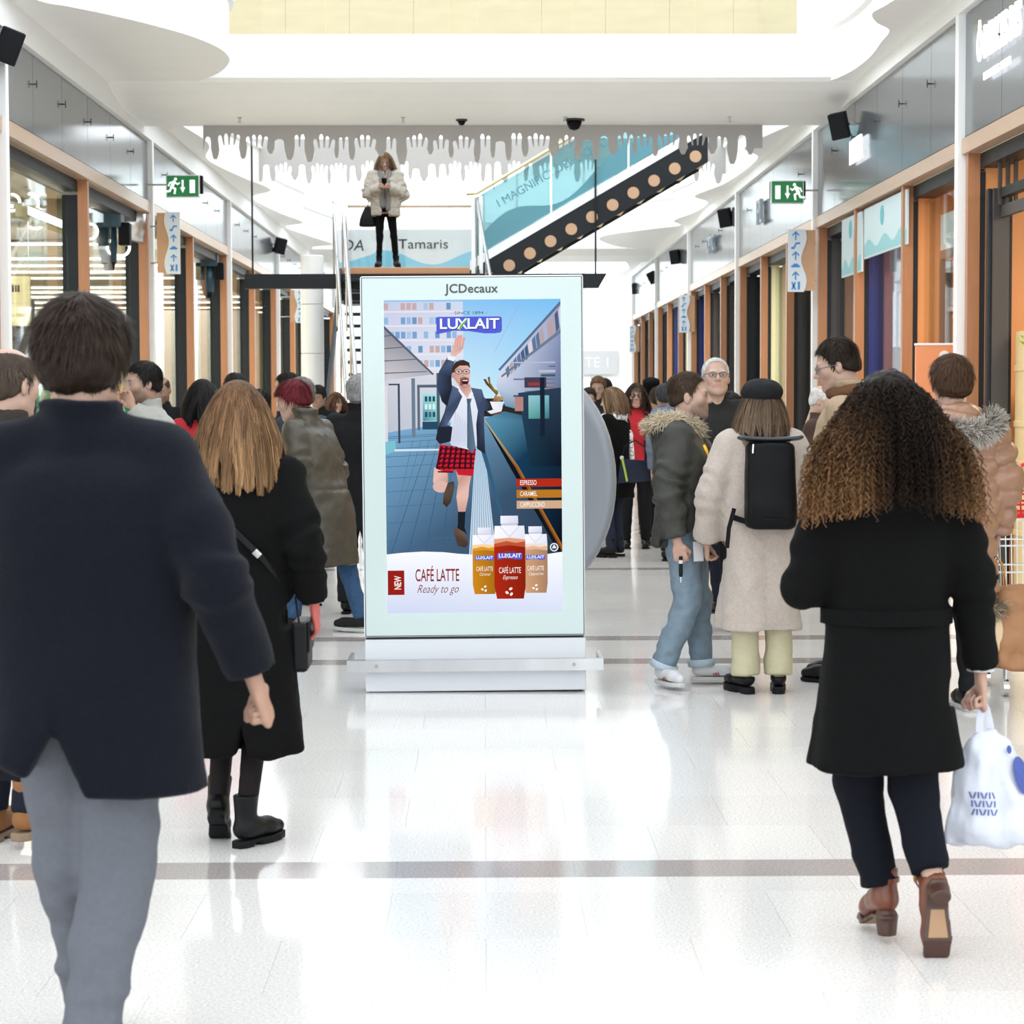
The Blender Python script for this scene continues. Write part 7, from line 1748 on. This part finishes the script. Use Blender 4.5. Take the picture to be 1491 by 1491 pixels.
F = Field((-.13, -.12, 0), (.13, .12, .45), .012); F.loft([(.0, 0, 0, .10, .08), (.2, 0, 0, .105, .085), (.40, -.01, 0, .085, .06), (.43, -.01, 0, .07, .03)], 0, p=4.5, rnd=.01); V, Q = F.mesh(); V += vnormals(V, Q) * (.012 * noise(V * 14, 3) + .006 * noise(V * 30, 4))[:, None]; link('paper_body', raw_mesh('paper_body', V, Q), mat('kraft_paper', srgb(150, 106, 70), .65, bump=.5, bscale=25), t)
for q in (-1, 1): MB().tube([(-.05, q * .03, .42), (-.06, q * .02, .52), (-.10, 0, .585), (-.12, 0, .55), (-.09, q * .03, .42)], .004, 6).build('handle', KRAFT, t)
t = thing('fur_handbag', 'small beige handbag with a brown fur flap below the puffer sleeve', 'handbag', (hp.x - .045, hp.y - .06, hp.z - .52))
F = Field((-.12, -.08, 0), (.12, .08, .3), .01); F.loft([(0, 0, 0, .07, .04), (.03, 0, 0, .09, .05), (.2, 0, 0, .085, .045), (.26, 0, 0, .06, .03)], 0, p=3, rnd=.02); V, Q = F.mesh(); link('bag_body', raw_mesh('bag_body', V, Q), mat('bag_beige', srgb(196, 170, 136), .5), t)
tufts('fur_flap', [(-.06, -.04, .24), (0, -.055, .23), (.06, -.04, .24)], .035, .05, 900, (.22, .16, .11), t, 1.0, 12, .0018, tip=(.45, .36, .26))
strap('strap', [(.095, 0, .22), (.105, 0, .06), (.06, 0, -.03), (0, 0, -.045)], .018, .004, l_black, t, 1, (0, -1, 0)); MB().tube([(-.05, 0, .25), (-.02, 0, .40), (.03, 0, .50), (.05, 0, .40), (.05, 0, .25)], .007, 6).build('handle', l_black, t)

# 23 --- woman on the landing
x, y = (563 - VPX) / 98.6, 32.45
p23 = person('blonde woman in a cream fur jacket looking at her phone on the stair landing', x, y, 180, 1.68, Z=LZ, det=1, female=True, skin=PALE, seed=81, head=dict(pitch=-22), hair=dict(style='long', col=(.12, .07, .036), tip=(.25, .165, .095), drop=.24, width=.12, front=True), coat=dict(mat=fabric('cream_fur', (.36, .325, .275), .95, .2, 1.0, 60, 30), hem=.80, hemr=(.225, .18), w=1.22, waist=.215, sw=1.5, collar='stand', wr=.018, open=(.8, .05), name='fur_jacket', collar_r=.1), pants=dict(mat=c_black, w=.86, ankle=.85, name='leggings'), shoes=dict(kind='boot', mat=l_black, name='boot'),
    arms={'L': ((-.27, .04, 1.14), (-.05, .24, 1.22), 'hold', (.4, .5, .1)), 'R': ((.27, .04, 1.14), (.05, .24, 1.22), 'hold', (-.4, .5, .1))}, legs={'L': ((-.13, .02, .49), (-.16, -.02, .09), 15, 0), 'R': ((.09, .02, .49), (.10, -.02, .09), -10, 0)})
F = Field((-.15, .0, .85), (.15, .25, 1.55), .016); F.chain([(-.07, .05, 1.46), (-.05, .13, 1.3), (-.055, .145, .9)], (.04, .04, .045), .02); F.chain([(.07, .05, 1.46), (.05, .13, 1.3), (.04, .14, .95)], (.04, .04, .045), .02); V, Q = F.mesh(); link('scarf', raw_mesh('scarf', V * p23['k'], Q), fabric('grey_scarf', (.16, .15, .145)), p23['root'])
hp = p23['root'].matrix_basis @ Vector((0, .335, 1.235)); t = thing('phone', 'dark phone held by the woman on the stair landing', 'phone', hp); t.rotation_euler = (.6, 0, 0)
MB().bbox(-.038, .038, -.005, .005, -.07, .07, .004).build('phone_body', l_black, t); MB().box(-.033, .033, .005, .006, -.06, .06).build('screen', FASCIA, t)
t = thing('shoulder_bag', 'black tote bag on the arm of the woman on the landing', 'bag', (x - .26, y + .05, LZ + .62))
F = Field((-.16, -.08, 0), (.16, .08, .34), .014); F.loft([(0, 0, 0, .13, .05), (.1, 0, 0, .12, .055), (.3, .03, 0, .07, .03)], 0, p=3, rnd=.02); V, Q = F.mesh(); link('bag_body', raw_mesh('bag_body', V, Q), l_black, t); MB().tube([(.0, 0, .3), (.03, 0, .5), (.10, 0, .62), (.12, 0, .5), (.08, 0, .3)], .008, 6).build('handle', l_black, t)

# ---------------------------------------------------------------- red basket on a wire trolley beside the shop
bx_, by_ = 2.92, 11.75
REDP = mat('red_plastic', srgb(206, 30, 40), .35); WIRE = mat('chrome_wire', (.72, .74, .75), .3, .8)
t = thing('wire_trolley', 'white wire shopping trolley at the right edge', 'trolley', (bx_, by_, 0))
for i in range(15): MB().tube([(-.2 + i * .0285, -.25, .52), (-.22 + i * .0315, -.27, .94)], .003, 5).build('wire', WIRE, t)
for j in range(12): MB().tube([(-.2 - .001 * j, -.25 + j * .045, .52), (-.22, -.27 + j * .05, .94)], .003, 5).build('wire', WIRE, t)
for z_ in (.53, .66, .80, .935): MB().tube([(-.21, -.26, z_), (.21, -.26, z_), (.21, .27, z_), (-.21, .27, z_), (-.21, -.26, z_)], .005, 6).build('rim_wire', WIRE, t)
MB().bbox(-.2, .2, -.25, .26, .46, .52, .01).build('base_tray', l_black, t)
for a in (-.17, .17):
    for b in (-.22, .22): MB().tube([(a, b, .46), (a, b, .08)], .012, 8).lathe([(.0, -.015), (.045, -.015), (.045, .015), (0, .015)], (a, b, .046), 14, 'x').build('wheel_leg', STEEL, t)
t = thing('shopping_basket', 'red plastic shopping basket with raised handle on the wire trolley', 'basket', (bx_ + .02, by_ - .02, .945))
def ring_(z, a, b): return [(-a, -b, z), (a, -b, z), (a, b, z), (-a, b, z), (-a, -b, z)]
for z_, a, b, r_ in ((.01, .15, .20, .012), (.07, .16, .21, .006), (.125, .168, .22, .006), (.18, .175, .23, .012)): MB().tube(ring_(z_, a, b), r_, 6).build('basket_hoop', REDP, t)
for i in range(9):
    u = -1 + i / 4; MB().tube([(u * .15, -.20, .01), (u * .175, -.23, .18)], .005, 5).build('basket_rib', REDP, t); MB().tube([(-.15, u * .2, .01), (-.175, u * .23, .18)], .005, 5).build('basket_rib', REDP, t)
MB().bbox(-.15, .15, -.2, .2, 0, .012, .004).build('basket_floor', REDP, t)
MB().tube([(-.17, -.1, .18), (-.10, -.1, .27), (0.0, -.1, .31), (.1, -.1, .27), (.17, -.1, .18)], .011, 8).build('wire_handle', REDP, t); MB().bbox(-.02, .07, -.2, .14, .285, .36, .02).build('handle_grip', REDP, t); MB().tube([(-.19, -.24, .16), (-.06, -.24, .165)], .016, 8).build('label_roll', w_shoe, t)
